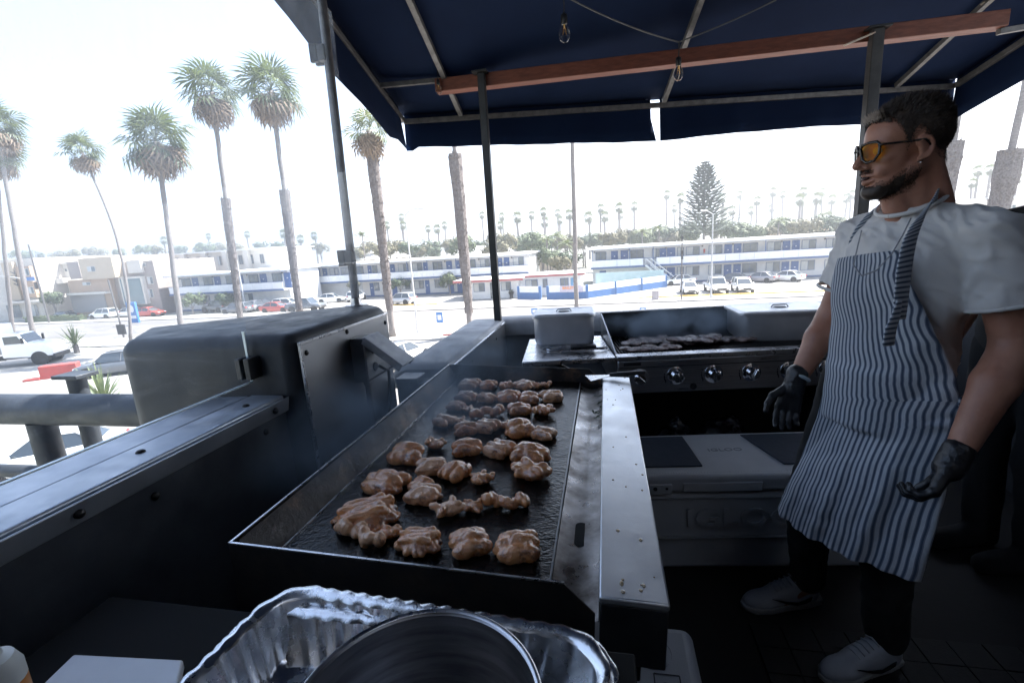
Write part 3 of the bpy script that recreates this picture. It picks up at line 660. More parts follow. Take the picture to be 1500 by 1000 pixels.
def chicken_mesh(seed, kind):
    r = random.Random(seed); m_ = SB(); kk = .0045
    rot = lambda a, b=0.: Matrix.Rotation(a, 3, 'Z') @ Matrix.Rotation(b, 3, 'X')
    if kind == 'fold':           # thigh folded over itself: rolls lying side by side
        n = r.choice((2, 3, 3, 4)); sp = .066 / n
        for k in range(n):
            y = (k - (n - 1) / 2) * sp; bend = r.uniform(-.25, .25)
            for e in (-1, 0, 1): m_.ell((e * .019 + r.uniform(-.004, .004), y + abs(e) * bend * .02, .014 + .006 * (k % 2) + r.uniform(0, .004) - .003 * abs(e)), (.026, sp * .74, .0165 + r.uniform(0, .004)), R=rot(e * bend + r.uniform(-.2, .2), r.uniform(-.3, .3)), k=kk if e else .003)
        m_.ell((r.uniform(-.015, .015), r.uniform(-.015, .015), .025), (.024, .014, .012), R=rot(r.uniform(-1, 1)), k=.003)
        for k in range(4): q = r.uniform(0, 6.28); m_.ell((.04 * cos(q), .03 * sin(q), .008), (.012, .009, .008), R=rot(q), k=kk)
    elif kind == 'twist':
        for k in range(8):
            q = k / 7 - .5; m_.ell((q * .12, .013 * sin(k * 1.3 + seed), .017 + .006 * sin(k * 2.2)), (.016, .02 + .006 * r.random(), .015 + .005 * r.random()), R=rot(r.uniform(-.9, .9)), k=kk)
        m_.ell((.055, .006, .024), (.021, .019, .018), k=kk)
    elif kind == 'lump':
        m_.ell((0, 0, .014), (.036, .028, .017), k=kk)
        for k in range(13): q = r.uniform(0, 6.28); d = r.uniform(.006, .033); m_.ell((d * cos(q) * 1.2, d * sin(q), .013 + r.uniform(0, .016)), (r.uniform(.009, .019), r.uniform(.007, .013), r.uniform(.007, .012)), R=rot(q + r.uniform(-.6, .6)), k=.003)
    else:
        m_.ell((0, 0, .012), (.05, .036, .018), k=kk)
        for k in range(13): q = 6.28 * k / 13 + r.uniform(-.2, .2); m_.ell((.045 * cos(q), .033 * sin(q), .009), (.014, .009, .009), R=rot(q), k=kk)
        for k in range(4): y = -.02 + k * .014; m_.cap((-.032 + r.uniform(-.01, .01), y, .024), (.03 + r.uniform(-.01, .01), y + .008, .026), .0085, .0105, k=.003)
    def dsp(co, nr):
        v = co + Vector((seed * 3.1, seed * 1.7, 0))
        return .0016 * mnoise.noise(v * 70) + .0022 * mnoise.noise(v * 34) - .0022 * max(0, .35 - abs(mnoise.noise(v * 42))) + .0008 * mnoise.noise(v * 190)
    o_ = skinmesh('chicken_thigh', m_, .0022, .004, chick if seed % 3 else chick2, None, dsp, relax=1); me_ = o_.data; bpy.data.objects.remove(o_)
    for v in me_.vertices:
        if v.co.z < 0: v.co.z = 0
    return me_
CK = {k: [chicken_mesh(s + 10 * i, k) for s in range(n)] for i, (k, n) in enumerate((('fold', 6), ('twist', 3), ('lump', 3), ('flat', 3)))}
CSIZE = {'fold': (.092, .075), 'twist': (.145, .05), 'lump': (.085, .07), 'flat': (.115, .09)}
PIECES = [(687, 565, 30, 'fold'), (715, 564, 26, 'fold'), (742, 565, 26, 'lump'), (768, 564, 30, 'fold'), (796, 563, 26, 'twist'),
 (683, 581, 32, 'fold'), (714, 583, 27, 'fold'), (745, 582, 33, 'fold'), (775, 583, 30, 'fold'), (808, 582, 33, 'fold'), (669, 594, 27, 'fold'),
 (687, 598, 18, 'lump'), (713, 605, 50, 'twist'), (761, 600, 34, 'fold'), (794, 602, 33, 'lump'), (651, 617, 30, 'fold'), (673, 615, 22, 'lump'),
 (682, 629, 36, 'fold'), (712, 627, 36, 'fold'), (738, 622, 24, 'lump'), (762, 631, 42, 'fold'), (797, 636, 34, 'fold'), (637, 651, 34, 'lump'),
 (683, 657, 46, 'fold'), (730, 662, 44, 'fold'), (778, 668, 52, 'fold'), (596, 668, 52, 'fold'), (632, 686, 46, 'fold'), (667, 694, 46, 'fold'),
 (705, 702, 36, 'lump'), (777, 694, 60, 'lump'), (564, 710, 62, 'fold'), (618, 712, 38, 'fold'), (620, 727, 50, 'fold'), (658, 748, 48, 'lump'),
 (694, 743, 34, 'lump'), (741, 738, 68, 'twist'), (538, 760, 94, 'flat'), (530, 786, 80, 'twist'), (572, 781, 36, 'lump'), (613, 797, 72, 'flat'),
 (688, 799, 60, 'fold'), (758, 805, 64, 'fold'), (711, 725, 12, 'lump'), (492, 761, 16, 'lump'), (783, 562, 14, 'lump')]
CLAB = {'fold': 'glossy folded chicken thigh searing among the others on the griddle', 'lump': 'crinkled browned lump of chicken on the griddle',
        'twist': 'long twisted strip of glazed chicken on the griddle', 'flat': 'broad ragged chicken thigh spread flat on the griddle'}
CSPEC = {41: 'hollow folded chicken thigh beside the round orange glazed one', 42: 'round orange glazed chicken thigh at the trough end of the near row',
         4: 'dark thin scrap of chicken by the far splash wall', 43: 'tiny crumb of chicken beside the twisted strip', 44: 'tiny crumb of chicken by the splash wall stain', 45: 'tiny charred crumb by the far splash wall'}
rc = random.Random(11)
ORD = 'first second third fourth fifth sixth seventh eighth'.split(); CLB2 = {}
for ri, (a_, b_2) in enumerate(((0, 5), (5, 11), (11, 15), (15, 22), (22, 26), (26, 31), (31, 37), (37, 43))):
    for oi, i_ in enumerate(sorted(range(a_, b_2), key=lambda q_: -PIECES[q_][0])):
        kd = {'fold': 'folded chicken thigh', 'lump': 'crinkled chicken lump', 'twist': 'twisted chicken strip', 'flat': 'broad ragged chicken thigh'}[PIECES[i_][3]]
        CLB2[i_] = kd + ', %s from the grease trough, %s row from far griddle wall' % (ORD[oi], ORD[ri])
for i, (x, y, wpx, k) in enumerate(PIECES):
    p = on_plate(x, y + 4); dist = float((p - EYE) @ FWD); wm = wpx * dist / F
    s = 1.02 * wm / CSIZE[k][0]; me_ = CK[k][i % len(CK[k])]
    if i in (41, 42): me_ = CK['fold'][i % 2 * 3 + 1]
    o = link('chicken_thigh', me_); o.location = p
    rz = rc.uniform(-.5, .5) + (pi if rc.random() < .5 else 0) + (.9 if i in (28, 41) else 0)
    o.rotation_euler = (Matrix.Rotation(-AZ, 3, 'Z') @ Matrix.Rotation(TILT, 3, 'Y') @ Matrix.Rotation(rz, 3, 'Z')).to_euler()
    sv = .92 if k != 'twist' else 1.0
    o.scale = (s, s * rc.uniform(.88, 1.08), s * sv * rc.uniform(.9, 1.12) * (1.12 if wpx < 60 else 1.0))
    tag(o, CSPEC.get(i, CLB2.get(i, CLAB[k])), 'chicken', 'chicken thighs cooking on the griddle')
# herb sprigs in the trough, scraper on the far end of the ledge
mb = MB(); rh = random.Random(5)
for (x, y) in ((876, 580), (874, 592), (878, 598), (870, 606), (872, 612)):
    p = Vector(on_plate(x, y, .0)); q = rh.uniform(0, 6)
    for k in range(3):
        a = q + k * 1.1; d = Vector((cos(a), sin(a), .15)); n_ = Vector((-sin(a), cos(a), 0))
        mb.add([p, p + d * .012 + n_ * .006 + Vector((0, 0, .004)), p + d * .03 + Vector((0, 0, .003)), p + d * .012 - n_ * .006 + Vector((0, 0, .004))], [(0, 1, 2, 3)])
o = mb.build('herb_sprig', mat('herb_green', (.03, .07, .015), .5, c2=(.015, .03, .008), scale=60)); tag(o, 'few green herb leaves lying in the grease trough', 'herbs')
sc0 = thing('griddle_scraper', 'flat scraper with black handle resting across the far end of the ledge', 'scraper')
a = P(893, 549, z=.872); b = P(945, 545, z=.885)
mb = MB(); mb.tube([a, Vector(a).lerp(Vector(b), .2), Vector(a).lerp(Vector(b), .9), b], [.010, .0125, .0125, .010], 12, flat=.75); mb.build('handle', mat('black_plastic', (.012, .012, .013), .35), sc0, auto=40)
mb = MB(); mb.slab([Vector(a) + Vector((.004, .008, -.003)), Vector(a) + Vector((.004, -.01, -.003)), Vector(a) + Vector((-.09, -.05, -.008)), Vector(a) + Vector((-.1, .04, -.008))], .002, (0, 0, 1)); mb.build('blade', steel_hi, sc0)

# ================================================================== GRILL
GR = radians(-3.8)
gl0 = P(903, 521, z=.86)
gg = thing('gas_grill', 'stainless gas grill with six knobs and open firebox', 'grill', (gl0[0], gl0[1], 0), GR)
fire = mat('firebox_black', (.012, .013, .016), .5, .3, c2=(.03, .028, .028), scale=10, rvar=.15)
panel_m = mat('grill_panel_steel', (.45, .45, .47), .33, 1., c2=(.36, .36, .38), scale=3, stretch=(1, 30, 30), rvar=.08)
mb = MB(); mb.bx(0, 1.22, -.035, -.005, .665, .838); mb.build('control_panel', panel_m, gg, bevel=.006)
mb = MB(); mb.bx(-.003, 1.223, -.04, .03, .84, .862); mb.build('front_rim', steel_hi, gg, bevel=.003)
mb = MB(); mb.beam((0, -.0365, .803), (1.22, -.0365, .803), .003, .004); mb.build('panel_seam', black_metal, gg)
mb = MB(); mb.slab([(0, .0305, .86), (0, .58, .99), (0, .58, .66), (0, .0305, .66)], .008, (1, 0, 0)); mb.build('left_side', steel, gg, bevel=.001)
mb = MB(); mb.slab([(1.212, .0305, .86), (1.212, .58, .99), (1.212, .58, .66), (1.212, .0305, .66)], .008, (1, 0, 0)); mb.build('right_side', steel, gg, bevel=.001)
mb = MB(); mb.bx(.0085, 1.2115, .57, .585, .66, .992); mb.build('back_wall', fire, gg)
mb = MB(); mb.bx(.0, 1.22, .586, .6, .96, .996); mb.build('back_rim', steel_hi, gg, bevel=.002)
mb = MB(); mb.bx(.0085, 1.2115, .031, .5695, .66, .72); mb.build('burner_tray', fire, gg)
mb = MB()
for i in range(74): x = .02 + i * .0161; mb.bx(x, x + .006, .035, .565, .833, .843)
for y in (.1, .3, .5): mb.bx(.012, 1.208, y, y + .012, .819, .8325)
mb.build('cooking_grate', mat('grate_iron', (.03, .028, .028), .4, .6, c2=(.06, .055, .05), scale=30), gg)
Ry_ = Matrix.Rotation(pi / 2, 3, 'X')
chrome = mat('chrome', (.7, .7, .72), .12, 1.)
for i in range(6):
    x = .105 + i * .184
    mb = MB(); mb.lathe([(.0, .008), (.038, .008), (.046, .004), (.047, 0)], (x, -.0355, .752), 26, R=Ry_); k_ = mb.build('knob', chrome if i else steel, gg, auto=35); k_.name = 'knob'
    mb = MB(); mb.lathe([(0, .034), (.024, .034), (.029, .03), (.03, .0085)], (x, -.0355, .752), 22, R=Ry_); mb.build('dial', black_metal if i > 3 else chrome, k_, auto=35)
    mb = MB(); mb.box((x + .003, -.076, .752), (.011, .016, .05), R=Matrix.Rotation(.4 * (i - 2), 3, 'Y')); mb.build('grip', chrome, k_, bevel=.003)
    mb = MB()
    for a in range(5): q = pi * .75 + a * .22; mb.box((x + .058 * cos(q + .4), -.0353, .752 + .058 * sin(q + .4)), (.005, .001, .005 + .003 * a))
    mb.build('dial_marks', black_metal, gg)
mb = MB(); mb.lathe([(0, .014), (.012, .014), (.016, .006), (.017, 0)], (.375, -.0355, .692), 18, R=Ry_); mb.build('igniter_button', black_metal, gg, auto=35)
mb = MB(); mb.bx(.03, .115, -.0368, -.0352, .812, .83); mb.build('badge', black_metal, gg)
# cart below: open and dark
cart = mat('cart_black', (.012, .012, .013), .5, .2)
for x in (.01, 1.17): mb = MB(); mb.bx(x, x + .04, .0, .55, .04, .659); mb.build('cart_side', cart, gg)
mb = MB(); mb.bx(.051, 1.169, .53, .55, .04, .659); mb.build('cart_back', cart, gg)
mb = MB(); mb.bx(.051, 1.169, .0, .529, .1, .13); mb.build('cart_shelf', cart, gg)
for x in (.03, 1.19):
    for y in (.04, .5): mb = MB(); mb.tube([(x, y - .012, .022), (x, y + .012, .022)], .022, 14); mb.build('caster', cart, gg)
sh = MB(); sp = [P(765, 525, z=.855), P(800, 491, z=.855), P(893, 494, z=.855), P(893, 517, z=.855)]
inv = (Matrix.Translation((gl0[0], gl0[1], 0)) @ Matrix.Rotation(GR, 4, 'Z')).inverted()
sl = [inv @ Vector(p) for p in sp]
sh.prism([(sl[0].x, -.02), (sl[0].x + .03, .55), (-.006, .55), (-.006, -.02)], .832, .856); sh.build('side_shelf', steel_hi, gg, bevel=.004)
mb = MB(); mb.bx(sl[0].x + .06, sl[0].x + .09, .02, .05, .5, .831); mb.beam((sl[0].x + .09, .25, .82), (-.003, .25, .6), .02, .02); mb.build('shelf_bracket', cart, gg)
# black sacks on the cart shelf
sack_m = mat('black_bag_plastic', (.01, .01, .013), .22, c2=(.02, .02, .025), scale=10)
for k, (x, y, s) in enumerate(((.32, .2, .95), (.62, .22, 1.1))):
    m_ = MB(); m_.ell((0, 0, .13), (.15 * s, .13, .14 * s)); m_.ell((.05, 0, .22), (.07, .06, .09))
    def dsp(co, nr, k=k): v = co * 14 + Vector((k * 5, 0, 0)); return -.02 * abs(mnoise.noise(v)) + .012 * mnoise.noise(v * 2.1) - .008 * abs(mnoise.noise(v * 4))
    o = blob('plastic_bag', m_, .009, sack_m, None, 2, dsp); q = Matrix.Translation((gl0[0], gl0[1], 0)) @ Matrix.Rotation(GR, 4, 'Z') @ Vector((x, y, .131)); o.location = q
    tag(o, ('crumpled black plastic bag under the grill', 'larger crumpled black plastic bag under the grill')[k], 'bag', 'bags under the grill')
# ---- steel pans with lids
def pan(name, label, w, d, h, loc, rz, group=None):
    r0 = thing(name, label, 'pan', loc, rz, group)
    def rr_(w, d, r, z, n=5):
        ps = []
        for cx_, cy_, a0 in ((w / 2 - r, d / 2 - r, 0), (-w / 2 + r, d / 2 - r, pi / 2), (-w / 2 + r, -d / 2 + r, pi), (w / 2 - r, -d / 2 + r, 1.5 * pi)):
            for k in range(n + 1): q = a0 + pi / 2 * k / n; ps.append((cx_ + r * cos(q), cy_ + r * sin(q), z))
        return ps
    m_ = MB(); m_.grid([rr_(w * .9, d * .88, .04, 0), rr_(w * .94, d * .92, .045, .02), rr_(w * .955, d * .94, .05, h - .004), rr_(w, d, .035, h), rr_(w, d, .035, h - .006)], close=True)
    m_.f.append(tuple(range(24))); m_.build('body', steel_pan, r0, auto=40)
    lid = MB(); lid.grid([rr_(w * 1.005, d * 1.005, .035, h + .001), rr_(w * 1.0, d * 1.0, .035, h + .008), rr_(w * .93, d * .9, .035, h + .016), rr_(w * .86, d * .8, .03, h + .012), rr_(w * .2, d * .2, .01, h + .012)], close=True)
    n0 = len(lid.v); lid.f.append(tuple(range(n0 - 24, n0))); lo = lid.build('lid', steel_pan, r0, auto=40)
    m_ = MB(); m_.lathe([(.035, .0), (.03, .0035), (.0, .002)], (0, 0, h + .0125), 20); m_.build('recessed_grip', black_metal, lo, auto=40)
    m_ = MB(); m_.tube([(-.045, 0, h + .013), (-.035, 0, h + .026), (.035, 0, h + .026), (.045, 0, h + .013)], .004, 8); m_.build('handle', steel_pan, lo, smooth=True)
    return r0
pc = P(848, 462, z=1.0)
pan('steam_pan', 'covered steel pan on the grill side shelf beside the tongs', .37, .29, .165, (.325, 2.785, .857), radians(-9))
q = Matrix.Translation((gl0[0], gl0[1], 0)) @ Matrix.Rotation(GR, 4, 'Z')
pan('steam_pan', 'covered steel pan standing on the right of the grill grate', .52, .34, .15, q @ Vector((.98, .37, .844)), GR + radians(-6))
# ---- tongs
tg = thing('tongs', 'steel kitchen tongs with black grips on the side shelf', 'tongs', P(842, 515, z=.858), radians(-4)); tg.scale = (1.15, 1.5, 1.7)
for s in (-1, 1):
    m_ = MB(); m_.grid([[(x, s * (.004 + .016 * max(0, (.15 - x)) / .3) + .005 * c, .006 + .004 * (1 - abs(c)) + .012 * (x > .0) * 0) for c in (-1, 0, 1)] for x in np.linspace(-.135, .15, 14)])
    o = m_.build('arm', steel_hi, tg, smooth=True); so = o.modifiers.new('s', 'SOLIDIFY'); so.thickness = .0015
    m_ = MB(); m_.bx(-.02, .1, s * .007 - .006, s * .007 + .006, .012, .02); m_.build('grip', mat('black_plastic'), tg, bevel=.003)
    m_ = MB()
    for k in range(5): m_.box((-.14 - .007 * (k % 2), s * .018 + (k - 2) * .005, .008), (.014, .004, .003))
    m_.build('claw', steel_hi, tg)
# ---- steak on the grate
steak = mat('charred_steak', (.08, .04, .032), .35, c2=(.4, .29, .26), scale=30, contrast=(.42, .72), bump=.6, bscale=90, coat=.3)
def gl(x, y, z=.844): return q @ Vector((x, y, z))
SLAB = ['long charred skirt steak lying at the front of the grate', 'crinkled skirt steak piled at the middle of the grate', 'thick folded skirt steak on top of the pile', 'thin strip of skirt steak at the right of the pile', 'short charred steak piece behind the long one']
for k, (x, y, z, w_, d_, a) in enumerate(((.2, .13, .844, .3, .1, .05), (.42, .3, .844, .34, .17, -.2), (.47, .22, .864, .28, .15, .3), (.68, .26, .844, .22, .1, -.1), (.22, .34, .844, .28, .14, .15))):
    m_ = MB(); r = random.Random(k)
    for j in range(9): qx = (j / 8 - .5) * 1.7; m_.ell((qx * w_ / 2, r.uniform(-.3, .3) * d_, .01 + r.uniform(0, .009)), (w_ * .13, d_ * r.uniform(.3, .5), .011), R=Matrix.Rotation(r.uniform(-.5, .5), 3, 'Z'))
    def dsp(co, nr, k=k): v = co * 50 + Vector((k * 9, 0, 0)); return .004 * mnoise.noise(v) - .004 * abs(mnoise.noise(v * .6)) + .0015 * mnoise.noise(v * 3)
    o = blob('skirt_steak', m_, .0045, steak, None, 1, dsp); o.location = gl(x, y, z); o.rotation_euler = (0, 0, GR + a); tag(o, SLAB[k], 'steak', 'steaks on the gas grill')

# ================================================================== COOLERS
cool_m = mat('cooler_white', (.62, .63, .64), .5, c2=(.55, .56, .57), scale=5, bump=.12, bscale=260)
pad_m = mat('cooler_pad', (.05, .062, .085), .75, c2=(.04, .05, .07), scale=30, bump=.2, bscale=200)
ck0 = P(1005, 838, z=0)
CR = radians(-5)
ic = thing('ice_chest', 'long white ice chest with dark seat pads below the grill', 'cooler', (ck0[0], ck0[1], 0), CR)
mb = MB(); mb.add([(x * (.56 if z else .53) + .23, .21 + y * (.205 if z else .19), z * .375 + .004) for z in (0, 1) for x, y in ((-1, -1), (1, -1), (1, 1), (-1, 1))], [(0, 3, 2, 1), (4, 5, 6, 7), (0, 1, 5, 4), (1, 2, 6, 5), (2, 3, 7, 6), (3, 0, 4, 7)])
mb.build('tub', cool_m, ic, bevel=.02, seg=3)
mb = MB(); mb.bx(-.335, .795, -.005, .425, .383, .46); mb.build('lid', cool_m, ic, bevel=.018, seg=3)
mb = MB(); mb.bx(-.30, .76, -.0035, .01, .165, .1715); mb.bx(-.30, .76, -.002, .01, .352, .358); mb.build('moulding_line', mat('cooler_groove', (.4, .41, .42), .6), ic)
mb = MB(); mb.bx(-.02, .3, -.012, -.0045, .392, .432); mb.build('lid_grip', cool_m, ic, bevel=.004)
for x in (-.16, .62):
    mb = MB(); mb.bx(x, x + .095, -.016, -.0055, .385, .43); l_ = mb.build('latch', cool_m, ic, bevel=.004)
    mb = MB(); mb.lathe([(0, .003), (.008, .003), (.009, 0)], (x + .025, -.0165, .412), 12, R=Ry_); mb.lathe([(0, .002), (.005, .002), (.006, 0)], (x + .072, -.0165, .412), 12, R=Ry_); mb.build('screw', black_metal, l_)
def pad(x0, x1, x2, x3): m_ = MB(); m_.add([(x0, .075, .4605), (x1, .075, .4605), (x2, .385, .4605), (x3, .385, .4605), (x0, .075, .468), (x1, .075, .468), (x2, .385, .468), (x3, .385, .468)], [(0, 3, 2, 1), (4, 5, 6, 7), (0, 1, 5, 4), (1, 2, 6, 5), (2, 3, 7, 6), (3, 0, 4, 7)]); m_.build('seat_pad', pad_m, ic, bevel=.004)
pad(-.30, .085, .085, -.27); pad(.42, .76, .76, .36)
mb = MB()
for k in range(90):
    h = .012 if k % 10 == 0 else (.008 if k % 5 == 0 else .005); mb.bx(-.28 + k * .0115, -.2785 + k * .0115, .022, .022 + h, .4602, .4607)
mb.build('ruler_marks', mat('cooler_mark', (.3, .31, .33), .6), ic)
tm = Matrix.Translation((.225, -.002, .262)) @ Matrix.Rotation(pi / 2, 4, 'X')
text_mesh('IGLOO', .115, .003, 'embossed_lettering', cool_m, ic, tm, bold=.002, spacing=1.05, sx=1.25)
text_mesh('IGLOO', .04, .0006, 'lid_lettering', mat('cooler_mark'), ic, Matrix.Translation((.235, .235, .461)), sx=1.25)
cw = P(985, 945, z=.40)
cc = thing('drink_cooler', 'small pale grey drink cooler tucked under the griddle end', 'cooler', D(-.075, .955, 0), -AZ)
grey_c = mat('cooler_grey', (.36, .38, .41), .5, c2=(.31, .33, .36), scale=6, bump=.15, bscale=240)
mb = MB(); mb.bx(-.27, .27, -.175, .175, .003, .33); mb.build('tub', grey_c, cc, bevel=.03, seg=3)
mb = MB(); mb.bx(-.285, .285, -.19, .19, .332, .4); mb.build('lid', grey_c, cc, bevel=.03, seg=4)
mb = MB(); mb.bx(.286, .294, -.09, .09, .2, .31); mb.build('carry_handle', grey_c, cc, bevel=.004)
mb = MB(); mb.lathe([(.05, .0), (.046, -.012), (0, -.012)], (.17, .09, .4012), 20); mb.build('cup_recess', mat('cooler_recess', (.1, .105, .115), .6), cc, auto=40)
tm = Matrix.Translation((.2, -.06, .4005)) @ Matrix.Rotation(-pi / 2 + .1, 4, 'Z')
text_mesh('Coleman', .038, .0006, 'lettering', black_metal, cc, tm, bold=.0006)
mb = MB()
for a, b in (((.17, -.15), (.17, .03)), ((.23, -.15), (.23, .03)), ((.17, -.15), (.23, -.15)), ((.17, .03), (.23, .03))): mb.beam((*a, .401), (*b, .401), .003, .0012)
mb.build('badge_frame', black_metal, cc)

# ================================================================== PREP TABLE, FOIL TRAYS, POT
pt = thing('prep_table', 'dark prep table in front of the griddle holding foil trays', 'table', D(0, 0, 0), -AZ)
mb = MB(); mb.bx(-.9, .03, -.05, .575, .84, .868); mb.build('top', mat('table_black', (.004, .004, .0045), .8, spec=.2), pt, bevel=.003)
for x in (-.87, 0.0):
    for y in (-.02, .545): mb = MB(); mb.bx(x - .02, x + .02, y - .02, y + .02, .002, .839); mb.build('leg', black_metal, pt)
foil = mat('aluminium_foil', (.8, .81, .83), .25, 1., c2=(.7, .71, .73), scale=14, rvar=.08, bump=.1, bscale=40)
def rrect(w, d, r, z, n=10, fl=0., nf=0, ph=0):
    ps = []; corners = ((w / 2 - r, d / 2 - r, 0), (-w / 2 + r, d / 2 - r, pi / 2), (-w / 2 + r, -d / 2 + r, pi), (w / 2 - r, -d / 2 + r, 1.5 * pi)); raw = []
    for ci, (cx_, cy_, a0) in enumerate(corners):
        for k in range(n + 1): q_ = a0 + pi / 2 * k / n; raw.append(Vector((cx_ + r * cos(q_), cy_ + r * sin(q_), z)))
    out_ = []
    for i, p_ in enumerate(raw):
        nx = raw[(i + 1) % len(raw)]; L2 = (nx - p_).length; m_ = max(1, int(L2 / .0055))
        for j in range(m_): out_.append(p_.lerp(nx, j / m_))
    c_ = Vector((0, 0, z)); N_ = len(out_)
    return out_, N_
def foil_tray(name, label, w, d, h, loc, rz, seed):
    r0 = thing(name, label, 'foil tray', loc, rz, 'foil trays on the prep table'); base, N_ = rrect(w, d, .06, 0)
    def ring(s, z, fl, fq):
        o_ = []
        for i, p_ in enumerate(base):
            n_ = Vector((p_.x, p_.y, 0)).normalized(); f_ = fl * (sin(i * fq) + .25 * sin(i * fq * .37 + seed))
            q_ = Vector((p_.x * s + n_.x * f_, p_.y * (1 - (1 - s) * w / d) + n_.y * f_, z + .35 * f_)); o_.append(q_)
        return o_
    rim = MB(); rim.grid([ring(1.0, h - .006, .0006, .9), ring(1.012, h - .001, .0012, 1.3), ring(1.005, h + .003, .0016, 1.3), ring(.985, h + .001, .0014, 1.3), ring(.962, h - .001, .0016, 1.1), ring(.95, h - .006, .001, .9)], close=True)
    rim.build('crimped_rim', foil, r0, smooth=True)
    bd = MB(); bd.grid([ring(.9505, h - .006, .001, .9), ring(.935, h - .02, .0032, 1.1), ring(.9, h * .4, .0036, 1.1), ring(.865, .012, .003, 1.1), ring(.84, .003, .0006, .5), ring(.5, .002, 0, .5), ring(.05, .002, 0, .5)], close=True)
    o_ = bd.build('tray_body', foil, r0, smooth=True); return r0
foil_tray('foil_tray', 'upper foil catering tray holding a steel pot on the prep table', .50, .34, .082, D(-.265, .36, .873), -AZ - .07, 1)
foil_tray('foil_tray', 'lower foil catering tray nested under another on the prep table', .53, .34, .07, D(-.262, .352, .8685), -AZ - .0, 5)
pot_m = mat('pot_steel', (.5, .5, .52), .38, 1., c2=(.22, .22, .23), scale=8, rvar=.08, stretch=(1, 1, 8))
po_ = thing('steel_pot', 'round steel pot with shiny rim standing in the foil tray', 'pot', D(-.185, .325, .884), 0)
mb = MB(); mb.lathe([(.0, .003), (.105, .003), (.114, .02), (.118, .142), (.1225, .146), (.123, .142), (.1195, .02), (.108, -.0), (0, 0)], n=72); mb.build('body', pot_m, po_, auto=40)
mb = MB(); mb.lathe([(.1175, .1465), (.1205, .1495), (.1235, .1465)], n=72); mb.build('rolled_rim', steel_hi, po_, smooth=True)
# packet in the tray, board and sauce bottle on the table
pk = thing('food_packet', 'clear packet with a red bordered label lying in the foil tray', 'packet', D(-.375, .40, .879), -AZ + .3)
m_ = MB(); m_.ell((0, 0, .018), (.075, .05, .018)); o = blob('film', m_, .005, mat('plastic_film', (.55, .56, .58), .15, spec=.7, coat=.4), pk, 1, lambda co, n: .006 * mnoise.noise(co * 40))
mb = MB(); mb.bx(-.035, .035, -.025, .025, .037, .0385); l_ = mb.build('label', mat('label_white', (.75, .75, .74), .5), pk)
mb = MB(); mb.bx(-.035, .035, .019, .025, .0386, .0392); mb.bx(-.035, .035, -.025, -.019, .0386, .0392); mb.bx(-.035, -.029, -.0189, .0189, .0386, .0392); mb.bx(.029, .035, -.0189, .0189, .0386, .0392); mb.build('red_border', mat('label_red', (.5, .02, .02), .5), l_)
mb = MB(); mb.prism([P(108, 957, z=.884)[:2], P(268, 965, z=.884)[:2], P(240, 1080, z=.884)[:2], P(-20, 1080, z=.884)[:2]], .8685, .884)
tag(mb.build('cutting_board', mat('board_white', (.66, .68, .72), .45, c2=(.6, .62, .66), scale=8), bevel=.003), 'plain white board lying on the prep table beside the trays', 'board')
sb = thing('sauce_bottle', 'squeeze bottle of orange sauce with pale top on the prep table', 'bottle', D(-.772, .345, .845), 0)
mb = MB(); mb.lathe([(0, 0), (.03, 0), (.032, .005), (.032, .1)], n=24); mb.build('sauce', mat('orange_sauce', (.62, .26, .03), .3, c2=(.55, .2, .02), scale=12), sb, auto=40)
mb = MB(); mb.lathe([(.0322, .1005), (.0322, .118), (.026, .135), (.017, .14), (.015, .15), (.006, .153), (.004, .17), (0, .171)], n=24); mb.build('cap', mat('pale_plastic', (.6, .62, .6), .4), sb, auto=40)
# ================================================================== THE COOK
V3 = lambda *a: Vector(a)
skin = mat('tanned_skin', (.42, .205, .135), .45, c2=(.34, .15, .095), scale=14, bump=.12, bscale=260, spec=.45)
skin.node_tree.nodes['Principled BSDF'].inputs['Subsurface Weight'].default_value = .08
skin.node_tree.nodes['Principled BSDF'].inputs['Subsurface Radius'].default_value = (.012, .004, .002)
tee = mat('off_white_cotton', (.68, .65, .62), .85, c2=(.62, .595, .57), scale=6, bump=.15, bscale=500, sheen=.2)
blk = mat('black_cloth', (.005, .005, .0055), .9, c2=(.008, .008, .0085), scale=20, bump=.1, bscale=200)
glove_m = mat('black_nitrile', (.008, .008, .01), .38, bump=.3, bscale=70, c2=(.014, .014, .016), scale=20)
hair_m = mat('dark_brown_hair', (.028, .018, .013), .5, c2=(.055, .036, .025), scale=40, spec=.4)
hair_g = mat('sun_bleached_hair', (.16, .12, .09), .5, c2=(.25, .2, .16), scale=40)
mf = V3(-.9627, -.2707, 0); ml = V3(.2707, -.9627, 0)
man = thing('person', 'cook in striped apron, pale tee and amber sunglasses standing by the grill', 'person', (1.16, 1.40, 0), 0)
MO = V3(1.16, 1.40, 0)
def loc_(p): return Vector(p) - MO
class LB(MB):                     # builder whose coordinates are given in the world but stored in the cook's own frame
    pass
def mk(fn):
    m_ = MB(); fn(m_); m_.v = [tuple(Vector(p) - MO) for p in m_.v]; return m_
NK = V3(1.175, 1.36, 1.486); LSH = V3(1.222, 1.19, 1.418); RSH = V3(1.136, 1.506, 1.422)
LEL = V3(1.272, 1.135, 1.115); LWR = V3(1.118, 1.085, .862); REL = V3(1.094, 1.56, 1.135); RWR = V3(.972, 1.522, .94)
PEL = V3(1.165, 1.395, .93); LHP = PEL + ml * .095 + V3(0, 0, -.03); RHP = PEL - ml * .095 + V3(0, 0, -.03)
LKN = V3(1.14, 1.29, .47); LAN = V3(1.165, 1.285, .09); RKN = V3(1.03, 1.50, .475); RAN = V3(1.085, 1.562, .09)
